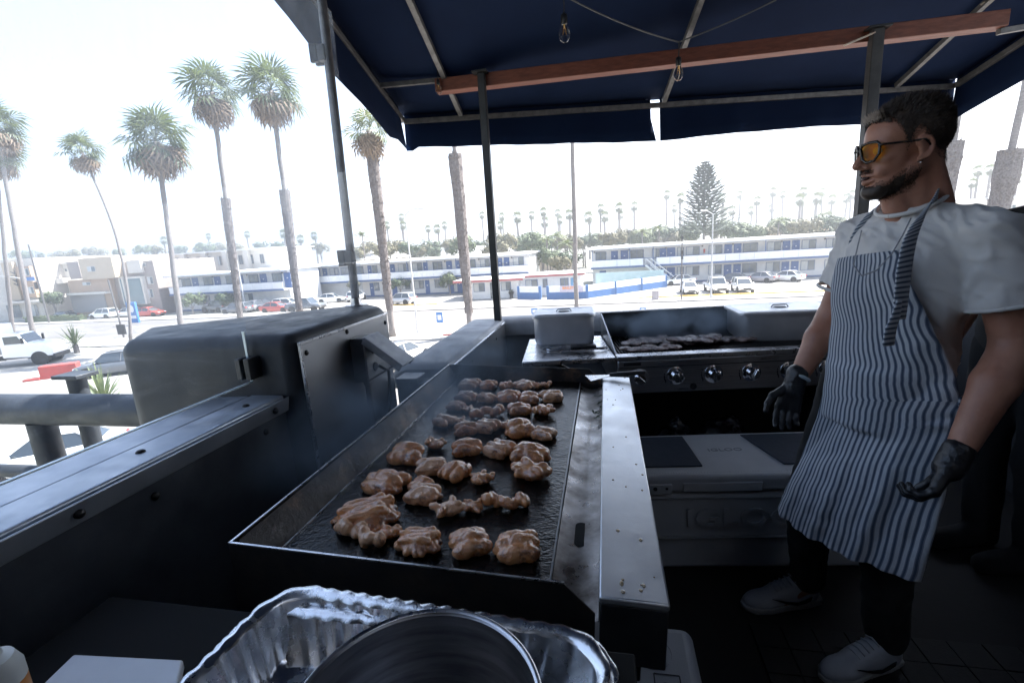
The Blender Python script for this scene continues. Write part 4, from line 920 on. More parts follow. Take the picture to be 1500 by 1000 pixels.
# head frame
ha = radians(-80); hf = V3(sin(ha), cos(ha), 0); hl = V3(-hf.y, hf.x, 0); hu = V3(0, 0, 1)
tl_ = radians(4); hf2 = (hf * cos(tl_) - hu * sin(tl_)).normalized(); hu2 = (hu * cos(tl_) + hf * sin(tl_)).normalized()
HC = V3(1.118, 1.352, 1.630); HR = Matrix((hf2, hl, hu2)).transposed()
def H(x, y, z): return HC + HR @ (Vector((x, y, z)) * .955)
def Hinv(p): return (HR.transposed() @ (Vector(p) + MO - HC)) / .955
def body(m):
    E_ = lambda c, r, R=HR: m.ell(H(*c), tuple(.955 * q for q in r), R=R, k=.010 if max(r) > .03 else .005)
    E_((-.016, 0, .05), (.099, .076, .088)); E_((.04, 0, .052), (.056, .064, .062)); E_((.042, 0, -.015), (.054, .06, .078))
    E_((.046, 0, -.07), (.048, .047, .036)); E_((.082, 0, -.098), (.02, .022, .018)); E_((-.03, 0, -.02), (.06, .06, .06))
    for s in (-1, 1):
        m.cap(H(-.002, s * .052, -.05), H(.072, s * .02, -.1), .02, .017); E_((.066, s * .04, -.012), (.022, .02, .018))
        E_((.1, s * .012, -.029), (.012, .0085, .008)); m.cap(H(.084, s * .012, .03), H(.07, s * .045, .028), .013, .011)
        # ear
        E_((-.006, s * .073, -.002), (.014, .008, .025), HR @ Matrix.Rotation(s * .35, 3, 'Z') @ Matrix.Rotation(.2, 3, 'Y'))
        pts = [H(.006, s * .073, .008)] + [H(-.007 + .017 * cos(q), s * (.077 + .004 * (q > 1.5)), .0 + .026 * sin(q)) for q in np.linspace(.5, 4.2, 9)] + [H(.0, s * .073, -.029)]
        m.tube(pts, .0052, 8, k=.004); E_((.002, s * .073, -.028), (.008, .006, .008))
        E_((.07, s * .028, -.045), (.022, .018, .022))
    m.cap(H(.094, 0, .026), H(.121, 0, -.016), .008, .0105, k=.006); E_((.122, 0, -.022), (.013, .0115, .0105)); E_((.106, 0, -.022), (.016, .013, .010))
    m.cap(H(.103, 0, -.047), H(.092, .022, -.054), .0075, .005, k=.004); m.cap(H(.103, 0, -.047), H(.092, -.022, -.054), .0075, .005, k=.004)
    m.cap(H(.1, 0, -.071), H(.09, .019, -.067), .0085, .005, k=.004); m.cap(H(.1, 0, -.071), H(.09, -.019, -.067), .0085, .005, k=.004)
    # neck, trunk
    m.cap(H(-.02, 0, -.05), NK + V3(0, 0, -.02), .054, .062); m.cap(H(.03, 0, -.085), NK + mf * .06 + V3(0, 0, -.04), .035, .03)
    m.cap(H(-.05, .03, -.02), NK + ml * .055 - mf * .01, .024, .03); m.cap(H(-.05, -.03, -.02), NK - ml * .055 - mf * .01, .024, .03)
    T = Matrix((mf, ml, V3(0, 0, 1))).transposed()
    m.ell(V3(1.16, 1.37, 1.27), (.115, .17, .2), R=T, nu=20, nv=13); m.ell(V3(1.165, 1.38, 1.05), (.11, .15, .2), R=T, nu=20, nv=13); m.ell(PEL, (.11, .16, .13), R=T)
    for s in (LSH, RSH): m.cap(NK + V3(0, 0, -.06), s + V3(0, 0, -.012), .05, .046)
    m.cap(LSH + V3(0, 0, -.015), LEL, .05, .043); m.cap(LEL, LEL.lerp(LWR, .35), .045, .047); m.cap(LEL.lerp(LWR, .35), LWR, .047, .029)
    m.cap(RSH + V3(0, 0, -.015), REL, .046, .04); m.cap(REL, REL.lerp(RWR, .35), .043, .044); m.cap(REL.lerp(RWR, .35), RWR, .044, .028)
    for h, k, a in ((LHP, LKN, LAN), (RHP, RKN, RAN)): m.cap(h, k, .082, .055); m.cap(k, k.lerp(a, .35), .054, .055); m.cap(k.lerp(a, .35), a, .055, .038); m.cap(a, a + V3(-.1, -.01, -.05), .036, .03)
def skin_d(co, n): return .0006 * mnoise.noise(co * 55)
sb_ = SB(); body(sb_); bo = skinmesh('body', sb_, .0036, .014, skin, man, skin_d, MO)
# hair and beard grown from the skin of the head
def zline(x):
    xs = [-.12, -.085, -.05, -.02, .005, .018, .026, .045, .06, .085, .12]; zs = [-.052, -.05, -.03, .012, .042, .02, -.005, .05, .078, .086, .088]
    return float(np.interp(x, xs, zs))
bmh = bmesh.new(); bmh.from_mesh(bo.data); bmh.faces.ensure_lookup_table()
def region_shell(name, cond, off, m, strands, parent):
    vs = {}; fs = []; vl = []; base = []
    for f_ in bmh.faces:
        c = f_.calc_center_median(); h = Hinv(c)
        if h.length > .2 or not cond(h): continue
        idx = []
        for v in f_.verts:
            if v.index not in vs:
                vs[v.index] = len(vl); hh = Hinv(v.co); vl.append(v.co + v.normal * off(hh, v.co))
            idx.append(vs[v.index])
        fs.append(idx); base.append((c.copy(), f_.normal.copy(), h))
    m_ = MB(); m_.v = [tuple(p) for p in vl]; m_.f = [tuple(i) for i in fs]; o_ = m_.build(name, m, parent, smooth=True, fix=False)
    if strands:
        s_ = MB(); r = random.Random(4)
        for _ in range(strands[0]):
            c, n, h = r.choice(base); L, dr, rad = strands[1](h, r)
            if L <= 0: continue
            p0 = c + n * off(h, c) * .5; d0 = (n * .8 + HR @ Vector(dr) + Vector((r.uniform(-1, 1), r.uniform(-1, 1), r.uniform(-1, 1))) * .3).normalized()
            d1 = (d0 + HR @ Vector(dr) * .8).normalized(); sd = d0.cross(Vector((r.uniform(-1, 1), r.uniform(-1, 1), r.uniform(-1, 1)))).normalized() * rad
            p1 = p0 + d0 * L * .5; p2 = p1 + d1 * L * .5
            s_.add([p0 - sd, p0 + sd, p1 - sd * .8, p1 + sd * .8, p2], [(0, 1, 3, 2), (2, 3, 4)])
        s_.build(strands[2], m, o_, fix=False)
    return o_
def hair_off(h, p):
    top = max(0, min(1, (h.z - .07) / .05)) * max(0, min(1, (h.x + .125) / .05)); side = max(0, min(1, (h.z - zline(h.x)) / .06))
    return .0004 + .0025 * side + .007 * top + .004 * mnoise.noise(p * 60) * top + .0012 * mnoise.noise(p * 160)
def hair_s(h, r):
    top = max(0, min(1, (h.z - .065) / .05)); ed = (h.z - zline(h.x)) / .03
    if ed < 0 or r.random() > .25 + ed: return (0, 0, 0)
    return (.0035 + .003 * r.random() + .022 * top * r.random(), (-.45 * (h.x < .06), 0, .1 + .45 * top), .0006)
hside = lambda h: abs(h.y) < .1 and not (abs(h.y) > .076 and -.035 < h.x < .022 and h.z < .04)
region_shell('hair', lambda h: h.z > zline(h.x) + .022 + .006 * mnoise.noise(h * 90) - .018 * (h.x > .06) and hside(h), hair_off, hair_m, None, man)
region_shell('hair_fuzz', lambda h: h.z > zline(h.x) and hside(h), lambda h, p: -.0015 if h.z < zline(h.x) + .04 else hair_off(h, p) * .7, hair_m, (26000, hair_s, 'hair_strands'), man)
def beard_k(h):
    if h.z < -.13 or h.x < -.004: return 0
    edge = -.05 + .5 * max(0, .04 - h.x) - .02 * max(0, min(1, (h.x - .045) / .02))
    a = min(1, max(0, (edge - h.z) / .022)) * min(1, max(0, (h.z + .132 - .45 * max(0, .05 - h.x)) / .02))
    if abs(h.y) < .024 and h.x > .08 and -.082 < h.z < -.044: a = 0
    if h.x > .082 and -.046 < h.z < -.034 and abs(h.y) < .028: a = .55
    return a
def beard_s(h, r):
    if r.random() > beard_k(h): return (0, 0, 0)
    return (.003 + .006 * r.random() * (1 if h.x > .05 else .6), (.3, 0, -.75), .00055)
region_shell('beard', lambda h: beard_k(h) > .75 + .2 * mnoise.noise(h * 110) and h.x > .03, lambda h, p: .0008 + .006 * max(0, min(1, (h.x - .055) / .035)) * max(0, min(1, (-.07 - h.z) / .02)) + .001 * mnoise.noise(p * 150), hair_m, None, man)
region_shell('beard_fuzz', lambda h: beard_k(h) > .01, lambda h, p: -.0015, hair_m, (11000, beard_s, 'beard_strands'), man)
bmh.free()
qf = MB(); r = random.Random(9)          # pale tuft at the front of the hair
for _ in range(500):
    p0 = H(.082 + r.uniform(-.012, .008), r.uniform(-.035, .04), .1 + r.uniform(-.008, .012)); d = HR @ Vector((.35 + r.uniform(-.3, .3), r.uniform(-.4, .4), .9)); sd = HR @ Vector((0, .0008, 0)); L_2 = r.uniform(.008, .02)
    p0 = p0 - MO; qf.add([p0 - sd, p0 + sd, p0 + d * L_2], [(0, 1, 2)])
qf.build('hair_tuft', hair_g, man, fix=False)
mth = mk(lambda m: m.ell(H(.1, 0, -.059), (.0075, .015, .0055), R=HR)); mth.build('mouth', mat('mouth_dark', (.03, .008, .007), .5), man, smooth=True)
for s in (-1, 1): mk(lambda m: m.ell(H(.083, s * .031, .012), (.012, .013, .011), R=HR)).build('eye', mat('eye_white', (.45, .42, .4), .3), man, smooth=True)
mk(lambda m: m.ell(H(.006, .083, -.04), .0028)).build('ear_stud', chrome, man, smooth=True)
# sunglasses
sg = bpy.data.objects.new('sunglasses', None); COL.objects.link(sg); sg.parent = man
fr_m = mat('tortoise_frame', (.012, .009, .008), .25, c2=(.06, .025, .01), scale=60, contrast=(.5, .7))
lm = bpy.data.materials.new('amber_lens'); lm.use_nodes = True; t = lm.node_tree; t.nodes.clear()
o_ = t.nodes.new('ShaderNodeOutputMaterial'); tr = t.nodes.new('ShaderNodeBsdfTransparent'); tr.inputs[0].default_value = (1, .78, .2, 1)
g_ = t.nodes.new('ShaderNodeBsdfGlossy'); g_.inputs[1].default_value = .03; mx = t.nodes.new('ShaderNodeMixShader'); fz = t.nodes.new('ShaderNodeFresnel'); fz.inputs[0].default_value = 1.22
t.links.new(fz.outputs[0], mx.inputs[0]); t.links.new(tr.outputs[0], mx.inputs[1]); t.links.new(g_.outputs[0], mx.inputs[2]); t.links.new(mx.outputs[0], o_.inputs[0])
LP_ = [(-.027, .014), (-.022, .024), (.0, .027), (.021, .025), (.029, .016), (.027, -.008), (.014, -.025), (-.008, -.026), (-.022, -.014)]
def lensp(s, k=1., dx=0.):
    ps = []
    for a, b in LP_: yy = a * k * s; ps.append(H(.117 - .012 * abs(s * .033 + yy) / .06 - .25 * (s * .033 + yy) ** 2 * 10 + dx, s * .033 + yy, .010 + b * k))
    return ps
for s in (-1, 1):
    m_ = mk(lambda m: m.tube(lensp(s) + lensp(s)[:2], .0037, 8, caps=False)); m_.build('lens_rim', fr_m, sg, smooth=True)
    m_ = mk(lambda m: m.slab(lensp(s, .97), .0012)); m_.build('lens', lm, sg)
    m_ = mk(lambda m: m.tube([H(.099, s * .06, .024), H(.09, s * .07, .024), H(.03, s * .079, .02), (H(-.005, s * .081, .02)), H(-.025, s * .08, -.004)], .0028, 8)); m_.build('temple', fr_m, sg, smooth=True)
mk(lambda m: m.tube([H(.1135, -.0095, .018), H(.1185, 0, .022), H(.1135, .0095, .018)], .003, 8)).build('bridge', fr_m, sg, smooth=True)
# tee shirt
T3_ = Matrix((mf, ml, V3(0, 0, 1))).transposed()
def shirt(m):
    m.ell(V3(1.158, 1.368, 1.27), (.128, .182, .215), R=T3_, k=.03); m.ell(V3(1.168, 1.383, 1.06), (.126, .165, .23), R=T3_, k=.03)
    m.ell(V3(1.172, 1.37, 1.39), (.09, .13, .085), R=T3_, k=.03)
    m.cap(NK + V3(.006, 0, -.05), LSH + V3(0, 0, -.014), .066, .060, k=.03); m.cap(NK + V3(.006, 0, -.05), RSH + V3(0, 0, -.014), .068, .062, k=.03)
    m.cap(NK + V3(0, 0, -.05), NK + V3(0, 0, -.02), .082, .07, k=.02)
    b = LSH.lerp(LEL, .66); m.cyl(LSH.lerp(b, -.05), b, .060, .073, k=.02)
    b = RSH.lerp(REL, .62); m.cyl(RSH.lerp(b, -.05), b, .058, .066, k=.02)
    m.cyl(V3(1.168, 1.386, .845), V3(1.168, 1.386, 1.0), .15, .145, k=.03)
def shirt_d(co, n):
    w = co + MO; rel = w - LSH; s = rel.dot((LEL - LSH).normalized()); k = .0
    v = Vector((w.x * 7, w.y * 7, w.z * 3.2)); f1 = mnoise.noise(v * 1.4 + Vector((w.z * 3, 0, 0))); f2 = mnoise.noise(Vector((w.x + w.z * .8, w.y, w.z * .45)) * 17)
    f3 = mnoise.noise(Vector((w.x * .6 + w.z * .9, w.y * .6 - w.z * .5, w.z * .35 + w.y * .4)) * 26)
    return .006 * f1 + .0055 * max(0, 1 - abs(f2) * 3.2) + .0035 * max(0, 1 - abs(f3) * 3.5) - .004
shirt_f = SB(); shirt(shirt_f); so_ = skinmesh('tee_shirt', shirt_f, .006, .02, tee, man, shirt_d, MO)
# collar rib and sleeve hem
def ringpts(c, n, rx_, ry_, ax, k=28): return [c + ax[0] * rx_ * cos(q) + ax[1] * ry_ * sin(q) for q in np.linspace(0, 2 * pi, k + 1)]
mk(lambda m: m.tube(ringpts(NK + V3(-.008, -.002, .008) + mf * .012, None, .082, .078, (mf * .94 - V3(0, 0, .42), ml)), .006, 8, caps=False, flat=1)).build('collar', tee, man, smooth=True)
for a, b, rr2 in ((LSH, LEL, .0745), (RSH, REL, .0665)):
    d = (b - a).normalized(); c = a.lerp(b, .655); x = d.cross(V3(0, 0, 1)).normalized(); y = d.cross(x)
    mk(lambda m: m.tube([c + x * rr2 * cos(q) + y * rr2 * sin(q) for q in np.linspace(0, 2 * pi, 33)], .0055, 8, caps=False)).build('sleeve_hem', tee, man, smooth=True)
# trousers and socks
def trs(m):
    m.ell(PEL + V3(0, 0, -.02), (.125, .172, .13), R=T3_)
    for h, k, a in ((LHP, LKN, LAN), (RHP, RKN, RAN)): m.cap(h, k, .1, .078); m.cap(k, a + V3(0, 0, .03), .076, .06)
tr_f = SB(); trs(tr_f); skinmesh('trousers', tr_f, .009, .03, blk, man, lambda co, n: .006 * mnoise.noise(co * 14) + .003 * mnoise.noise(co * 35), MO)
# apron: one sheet hung from the neck, gathered at the waist
ap = bpy.data.materials.new('striped_ticking'); ap.use_nodes = True; t = ap.node_tree; b_ = t.nodes['Principled BSDF']; b_.inputs['Roughness'].default_value = .9; b_.inputs['Sheen Weight'].default_value = .2
uvn = t.nodes.new('ShaderNodeUVMap'); uvn.uv_map = 'UVMap'; sx = t.nodes.new('ShaderNodeSeparateXYZ'); mm = t.nodes.new('ShaderNodeMath'); mm.operation = 'FRACT'
cr = t.nodes.new('ShaderNodeValToRGB'); cr.color_ramp.interpolation = 'LINEAR'
el = cr.color_ramp.elements; el[0].position = 0; el[0].color = (.54, .565, .60, 1); el[1].position = 1; el[1].color = (.54, .565, .60, 1)
for ps_, c_ in ((.36, (.54, .565, .60, 1)), (.40, (.15, .18, .235, 1)), (.47, (.21, .24, .30, 1)), (.52, (.055, .078, .125, 1)), (.74, (.055, .078, .125, 1)), (.79, (.21, .24, .30, 1)), (.86, (.15, .18, .235, 1)), (.90, (.54, .565, .60, 1))):
    e_ = el.new(ps_); e_.color = c_
t.links.new(uvn.outputs[0], sx.inputs[0]); t.links.new(sx.outputs[0], mm.inputs[0]); t.links.new(mm.outputs[0], cr.inputs[0])
nz_ = t.nodes.new('ShaderNodeTexNoise'); nz_.inputs['Scale'].default_value = 400; bp_ = t.nodes.new('ShaderNodeBump'); bp_.inputs['Strength'].default_value = .2; bp_.inputs['Distance'].default_value = .002
t.links.new(nz_.outputs[0], bp_.inputs['Height']); t.links.new(bp_.outputs[0], b_.inputs['Normal'])
mxc = t.nodes.new('ShaderNodeMixRGB'); mxc.blend_type = 'MULTIPLY'; mxc.inputs[0].default_value = .25; nz2 = t.nodes.new('ShaderNodeTexNoise'); nz2.inputs['Scale'].default_value = 60
t.links.new(cr.outputs[0], mxc.inputs[1]); t.links.new(nz2.outputs[0], mxc.inputs[2]); t.links.new(mxc.outputs[0], b_.inputs['Base Color'])
def W(x, y, Y): return Vector(P(x, y, Y=Y))
#        far edge              near edge            bulge towards his front
AR = [((1246, 376, 1.475), (1316, 366, 1.235), .030), ((1240, 405, 1.49), (1326, 402, 1.22), .042), ((1236, 445, 1.505), (1352, 452, 1.20), .056),
      ((1234, 490, 1.51), (1378, 505, 1.185), .066), ((1232, 535, 1.51), (1400, 552, 1.18), .07), ((1228, 566, 1.505), (1407, 586, 1.175), .07),
      ((1214, 605, 1.50), (1405, 625, 1.165), .075), ((1185, 655, 1.49), (1394, 685, 1.155), .08), ((1160, 700, 1.47), (1380, 745, 1.15), .075),
      ((1147, 728, 1.46), (1366, 797, 1.14), .07), ((1140, 745, 1.45), (1349, 850, 1.125), .065)]
def arow(h):
    i = min(int(h), len(AR) - 2); k = h - i; k = k * k * (3 - 2 * k) * .3 + k * .7
    a = [W(*AR[i][0]).lerp(W(*AR[i + 1][0]), k), W(*AR[i][1]).lerp(W(*AR[i + 1][1]), k)]; return a[0], a[1], AR[i][2] * (1 - k) + AR[i + 1][2] * k
NR, NC = 150, 110; vs = []; uvs = []; PITCH_ = .0168
for i in range(NR + 1):
    h = i / NR * (len(AR) - 1.0001); e0_, e1_, bl_ = arow(h); wd = (e1_ - e0_).length * 1.12
    nrm = mf * .9 + V3(-.1, -.35, 0); nrm.normalize(); sk = max(0, (h - 5) / 5)
    for j in range(NC + 1):
        q = j / NC; p = e0_.lerp(e1_, q); par = 4 * q * (1 - q)
        p = p + mf * bl_ * (par ** .75) * 1.05
        fold = 0.
        fold += sk * .010 * sin(q * 21 + 1.2 * sin(h * .7)) * (.35 + .65 * q) + sk * .006 * sin(q * 43 + h)
        fold += (1 - sk) * .006 * mnoise.noise(Vector((q * 5 + h * .3, h * 1.1, 1))) + .0045 * mnoise.noise(Vector((q * 9, h * 2.4, 5)))
        wst = math.exp(-((h - 5.6) / 1.3) ** 2)
        fold += wst * .010 * mnoise.noise(Vector((q * 3.2 + .55 * h, h * 3.3, 9))) + wst * .006 * mnoise.noise(Vector((q * 7 - h, h * 5, 3)))
        dg_ = (h - 4.2 - q * 2.6); fold -= .008 * math.exp(-(dg_ / .16) ** 2) * (1 if q < .8 else 0)
        dg_ = (h - 7.4 + q * 1.3); fold -= .007 * math.exp(-(dg_ / .2) ** 2) * min(1, q * 3)
        wob = .006 * mnoise.noise(Vector((q * 2, h * 1.9, 21))) * (1.3 if h < 6 else .5) + .0035 * sin(h * 4.2 + q * 3) * (h < 5)
        p = p + nrm * fold; vs.append(p); uvs.append((((q - .45) * wd + wob) / PITCH_, h))
X_ = np.array([tuple(p) for p in vs]); nn_ = np.array(mf * .93 + V3(-.05, -.3, 0))
for _ in range(6):
    d_ = np.minimum(shirt_f.ev(X_, .03), tr_f.ev(X_, .03)) - .016; X_ = X_ + nn_ * np.maximum(-d_, 0)[:, None] * .8
Y_ = X_.reshape(NR + 1, NC + 1, 3)
for _ in range(3): Y_[1:-1, 1:-1] = (Y_[1:-1, 1:-1] * 4 + Y_[:-2, 1:-1] + Y_[2:, 1:-1] + Y_[1:-1, :-2] + Y_[1:-1, 2:]) / 8
m_ = MB(); m_.v = [tuple(p) for p in (Y_.reshape(-1, 3) - np.array(MO))]
for i in range(NR):
    for j in range(NC): a = i * (NC + 1) + j; m_.f.append((a, a + 1, a + NC + 2, a + NC + 1))
me = m_.mesh('apron', ap, True, False); ul = me.uv_layers.new(name='UVMap')
for lp in me.loops: ul.data[lp.index].uv = uvs[lp.vertex_index]
apo = link('apron', me, man); s_ = apo.modifiers.new('s', 'SOLIDIFY'); s_.thickness = .0025
def ribbon(name, pts, wv, uvscale=1., par=None, across=True):
    """flat cloth strap: centre points with half-width vectors"""
    pts = [Vector(p) for p in pts]; v_ = []; u_ = []; L_3 = 0
    fine = []; n = len(pts)
    for i in range(n - 1):
        for k in range(6): fine.append((pts[i].lerp(pts[i + 1], k / 6), Vector(wv[i]).lerp(Vector(wv[i + 1]), k / 6)))
    fine.append((pts[-1], Vector(wv[-1])))
    for it in range(3):
        fine = [fine[0]] + [((fine[i - 1][0] + fine[i][0] * 2 + fine[i + 1][0]) / 4, fine[i][1]) for i in range(1, len(fine) - 1)] + [fine[-1]]
    m2 = MB()
    for i, (p, w_) in enumerate(fine):
        if i: L_3 += (p - fine[i - 1][0]).length
        for s in (-1, -.33, .33, 1): m2.v.append(tuple(p + w_ * s - MO)); u_.append((L_3 / PITCH_ * 1.3 if across else s * w_.length / PITCH_, 0))
    for i in range(len(fine) - 1):
        for j in range(3): a = i * 4 + j; m2.f.append((a, a + 1, a + 5, a + 4))
    me2 = m2.mesh(name, ap, True, False); ul2 = me2.uv_layers.new(name='UVMap')
    for lp in me2.loops: ul2.data[lp.index].uv = u_[lp.vertex_index]
    o2 = link(name, me2, man if par is None else par); s2 = o2.modifiers.new('s', 'SOLIDIFY'); s2.thickness = .004; return o2
ribbon('neck_strap', [W(1318, 468, 1.17), W(1322, 430, 1.16), W(1326, 390, 1.158), W(1334, 350, 1.165), W(1346, 322, 1.19), W(1360, 298, 1.235), W(1374, 281, 1.30), W(1378, 272, 1.37)], [(.02, .004, 0), (.021, .004, 0), (.022, .005, .002), (.022, .006, .004), (.022, .008, .008), (.02, .01, .014), (.012, .01, .02), (.006, .012, .02)])
ribbon('neck_strap', [W(1246, 374, 1.45), W(1252, 350, 1.44), W(1263, 328, 1.43), W(1277, 309, 1.43), W(1291, 296, 1.44)], [(.011, -.006, 0), (.012, -.006, .004), (.012, -.005, .006), (.011, -.004, .008), (.008, 0, .01)])
ribbon('strap_end', [W(1316, 440, 1.155), W(1311, 462, 1.145), W(1303, 482, 1.142), W(1300, 506, 1.143)], [(.008, .003, 0), (.014, .004, 0), (.017, .004, 0), (.017, .004, 0)])
ribbon('waist_tie', [W(1404, 588, 1.172), W(1418, 580, 1.2), W(1430, 572, 1.26)], [(0, 0, .012)] * 3, across=False)
# chain on the chest
pts = [W(1262, 338, 1.40), W(1256, 362, 1.35), W(1250, 388, 1.315), W(1262, 404, 1.27), W(1284, 396, 1.235), W(1306, 372, 1.215), W(1322, 345, 1.21), W(1335, 318, 1.215)]
mk(lambda m: [m.ell(Vector(pts[i]).lerp(Vector(pts[i + 1]), k / 12) + V3(0, 0, 0), .0021, nu=6, nv=5) for i in range(len(pts) - 1) for k in range(12)]).build('neck_chain', steel, man, smooth=True)
# gloved hands
def hand(wr, d, n, thumb_s, curl, name, spread=.0, th_open=.5):
    d = Vector(d).normalized(); n = (Vector(n) - d * Vector(n).dot(d)).normalized(); s = d.cross(n) * thumb_s     # s points to the thumb side
    def f_(m):
        m.cap(wr - d * .035, wr + d * .015, .034, .033)
        for k in (-1.0, -.33, .33, 1.0): m.cap(wr + d * .015 + s * .018 * k, wr + d * .085 + s * .027 * k, .0165, .0135)
        for i, (off_, L1) in enumerate(((.031, .078), (.0105, .086), (-.0105, .08), (-.031, .064))):
            p = wr + d * .086 + s * off_; a = 0.; dd = d
            for seg, r_ in ((.44, .0098), (.32, .0088), (.24, .0078)):
                a += curl[i] * (.75 if seg == .44 else 1.0); dd = (d * cos(a) + n * sin(a) + s * spread * off_ * 12).normalized(); p2_ = p + dd * L1 * seg; m.cap(p, p2_, r_, r_ * .92, 10); p = p2_
        p = wr + d * .025 + s * .03 + n * .008; dd = (d * .65 + s * .6 + n * .35 * th_open).normalized()
        for L1, r_ in ((.042, .0135), (.034, .0115), (.026, .0095)):
            p2_ = p + dd * L1; m.cap(p, p2_, r_, r_ * .9, 10); p = p2_; dd = (dd + d * .35 + n * .3 - s * .25).normalized()
    g_f = SB(); f_(g_f); return skinmesh(name, g_f, .003, .006, glove_m, man, lambda co, nn: .0012 * mnoise.noise(co * 75), MO)
hand(RWR + V3(-.012, -.002, -.02), (-.25, -.05, -.97), (-.3, -.9, .1), 1, (.32, .36, .42, .5), 'glove', th_open=.3)
hand(LWR + V3(-.02, -.004, -.028), (-.5, -.1, -.86), (-.7, .45, -.4), 1, (.75, .8, .85, .9), 'glove')
c = RWR + V3(.0, 0, .004); d = (RWR - REL).normalized(); x = d.cross(V3(0, 0, 1)).normalized(); y = d.cross(x)
mk(lambda m: m.tube([c + x * .033 * cos(q) + y * .033 * sin(q) for q in np.linspace(0, 2 * pi, 25)], .0065, 8, caps=False, flat=1)).build('glove_cuff', mat('pale_blue_band', (.42, .5, .52), .6), man, smooth=True)
# shoes
shoe_w = mat('white_leather', (.5, .52, .55), .55, c2=(.44, .46, .49), scale=20, bump=.08, bscale=120)
sole_m = mat('shoe_sole', (.42, .42, .41), .7, c2=(.34, .34, .33), scale=30)
def shoe(heel, toe, name='shoe'):
    heel, toe = Vector(heel), Vector(toe); d = (toe - heel); L_4 = d.length; d.normalize(); s = V3(0, 0, 1).cross(d); k = L_4 / .3
    sh_ = bpy.data.objects.new(name, None); COL.objects.link(sh_); sh_.parent = man
    def pt(x, y, z): return heel + d * x * k + s * y * k + V3(0, 0, z * k)
    R_ = Matrix((d, s, V3(0, 0, 1))).transposed()
    def up(m):
        m.ell(pt(.05, 0, .055), (.05, .036, .05), R=R_); m.cap(pt(.05, 0, .06), pt(.06, 0, .1), .038, .034); m.ell(pt(.13, 0, .05), (.09, .04, .045), R=R_); m.ell(pt(.22, 0, .036), (.075, .043, .034), R=R_)
        m.cap(pt(.08, 0, .09), pt(.17, 0, .06), .032, .03)
    u_f = SB(); up(u_f); skinmesh('upper', u_f, .005, .02, shoe_w, sh_, None, MO)
    out_ = [(0, -.025), (-.008, 0), (0, .025), (.06, .036), (.14, .038), (.21, .047), (.265, .04), (.295, .015), (.297, -.01), (.27, -.038), (.21, -.045), (.14, -.036), (.06, -.036)]
    def so(m):
        n = len(out_); o0 = len(m.v)
        for z, e in ((0.004, 1), (.028, 1.03)):
            for x, y in out_: m.v.append(tuple(pt(.14 + (x - .14) * e, y * e, z)))
        m.f.append(tuple(range(o0, o0 + n))); m.f.append(tuple(range(o0 + n, o0 + 2 * n)))
        for i in range(n): m.f.append((o0 + i, o0 + (i + 1) % n, o0 + n + (i + 1) % n, o0 + n + i))
    mk(so).build('sole', sole_m, sh_, bevel=.004)
    def surf_y(x, z): return .0405 - .35 * (z - .045) ** 2 * 10 + (.005 if x > .17 else 0)
    for sd in (-1, 1):                                   # curved side mark
        top = [(.055, .062), (.08, .05), (.11, .045), (.15, .052), (.21, .072)]; bot = [(.06, .045), (.085, .036), (.115, .035), (.155, .046), (.21, .0725)]
        def sw(m):
            rows_ = [[pt(x, sd * (.043 + .003 * (x > .1)), z) for x, z in rr3] for rr3 in (top, bot)]; m.grid(rows_)
        o2 = mk(sw).build('side_mark', blk, sh_); s2 = o2.modifiers.new('s', 'SOLIDIFY'); s2.thickness = .004; s2.offset = 0
    for i in range(6):
        x = .088 + i * .018; z = .128 - i * .0075
        mk(lambda m: m.tube([pt(x, -.024, z - .008), pt(x + .006, 0, z + .006), pt(x, .024, z - .008)], .0035, 6)).build('lace', shoe_w, sh_, smooth=True)
    return sh_
shoe((1.135, 1.568, 0), (.828, 1.552, 0)); shoe((1.215, 1.288, 0), (.925, 1.235, 0))

# a second, mostly hidden person at the end of the deck
P2 = Vector(P(1545, 330, Y=1.75)); p2o = thing('person', 'person in dark clothes standing behind the cook at the deck end', 'person', (P2.x, P2.y, 0), 0)
def b2_(m):
    c = V3(P2.x, P2.y, 0); a = V3(.25, -.97, 0)
    m.ell(c + V3(0, 0, 1.62), (.09, .075, .12)); m.cap(c + V3(0, 0, 1.55), c + V3(0, 0, 1.4), .055, .06); m.ell(c + V3(0, 0, 1.22), (.13, .19, .24), R=Matrix.Rotation(.25, 3, 'Z')); m.ell(c + V3(0, 0, .95), (.12, .16, .18), R=Matrix.Rotation(.25, 3, 'Z'))
    for s in (-1, 1): sh_ = c + a * .19 * s + V3(0, 0, 1.38); el_ = sh_ + V3(.02, 0, -.3) + a * .04 * s; wr_ = el_ + V3(-.1, 0, -.22); m.cap(c + V3(0, 0, 1.42), sh_, .06, .058); m.cap(sh_, el_, .05, .042); m.cap(el_, wr_, .04, .028); m.cap(wr_, wr_ + V3(-.04, 0, -.09), .032, .02); hp_ = c + a * .09 * s + V3(0, 0, .9); m.cap(hp_, hp_ + V3(-.02, 0, -.43), .085, .056); m.cap(hp_ + V3(-.02, 0, -.43), hp_ + V3(.02, 0, -.82), .055, .038); m.cap(hp_ + V3(.02, 0, -.84), hp_ + V3(-.16, 0, -.86), .036, .034)
f2_ = SB(); b2_(f2_); skinmesh('body', f2_, .012, .025, skin, p2o, None, (P2.x, P2.y, 0))
f3_ = SB(); c = V3(P2.x, P2.y, 0); a = V3(.25, -.97, 0); R2 = Matrix.Rotation(.25, 3, 'Z'); f3_.ell(c + V3(0, 0, 1.22), (.145, .205, .25), R=R2); f3_.ell(c + V3(0, 0, 1.0), (.14, .18, .2), R=R2)
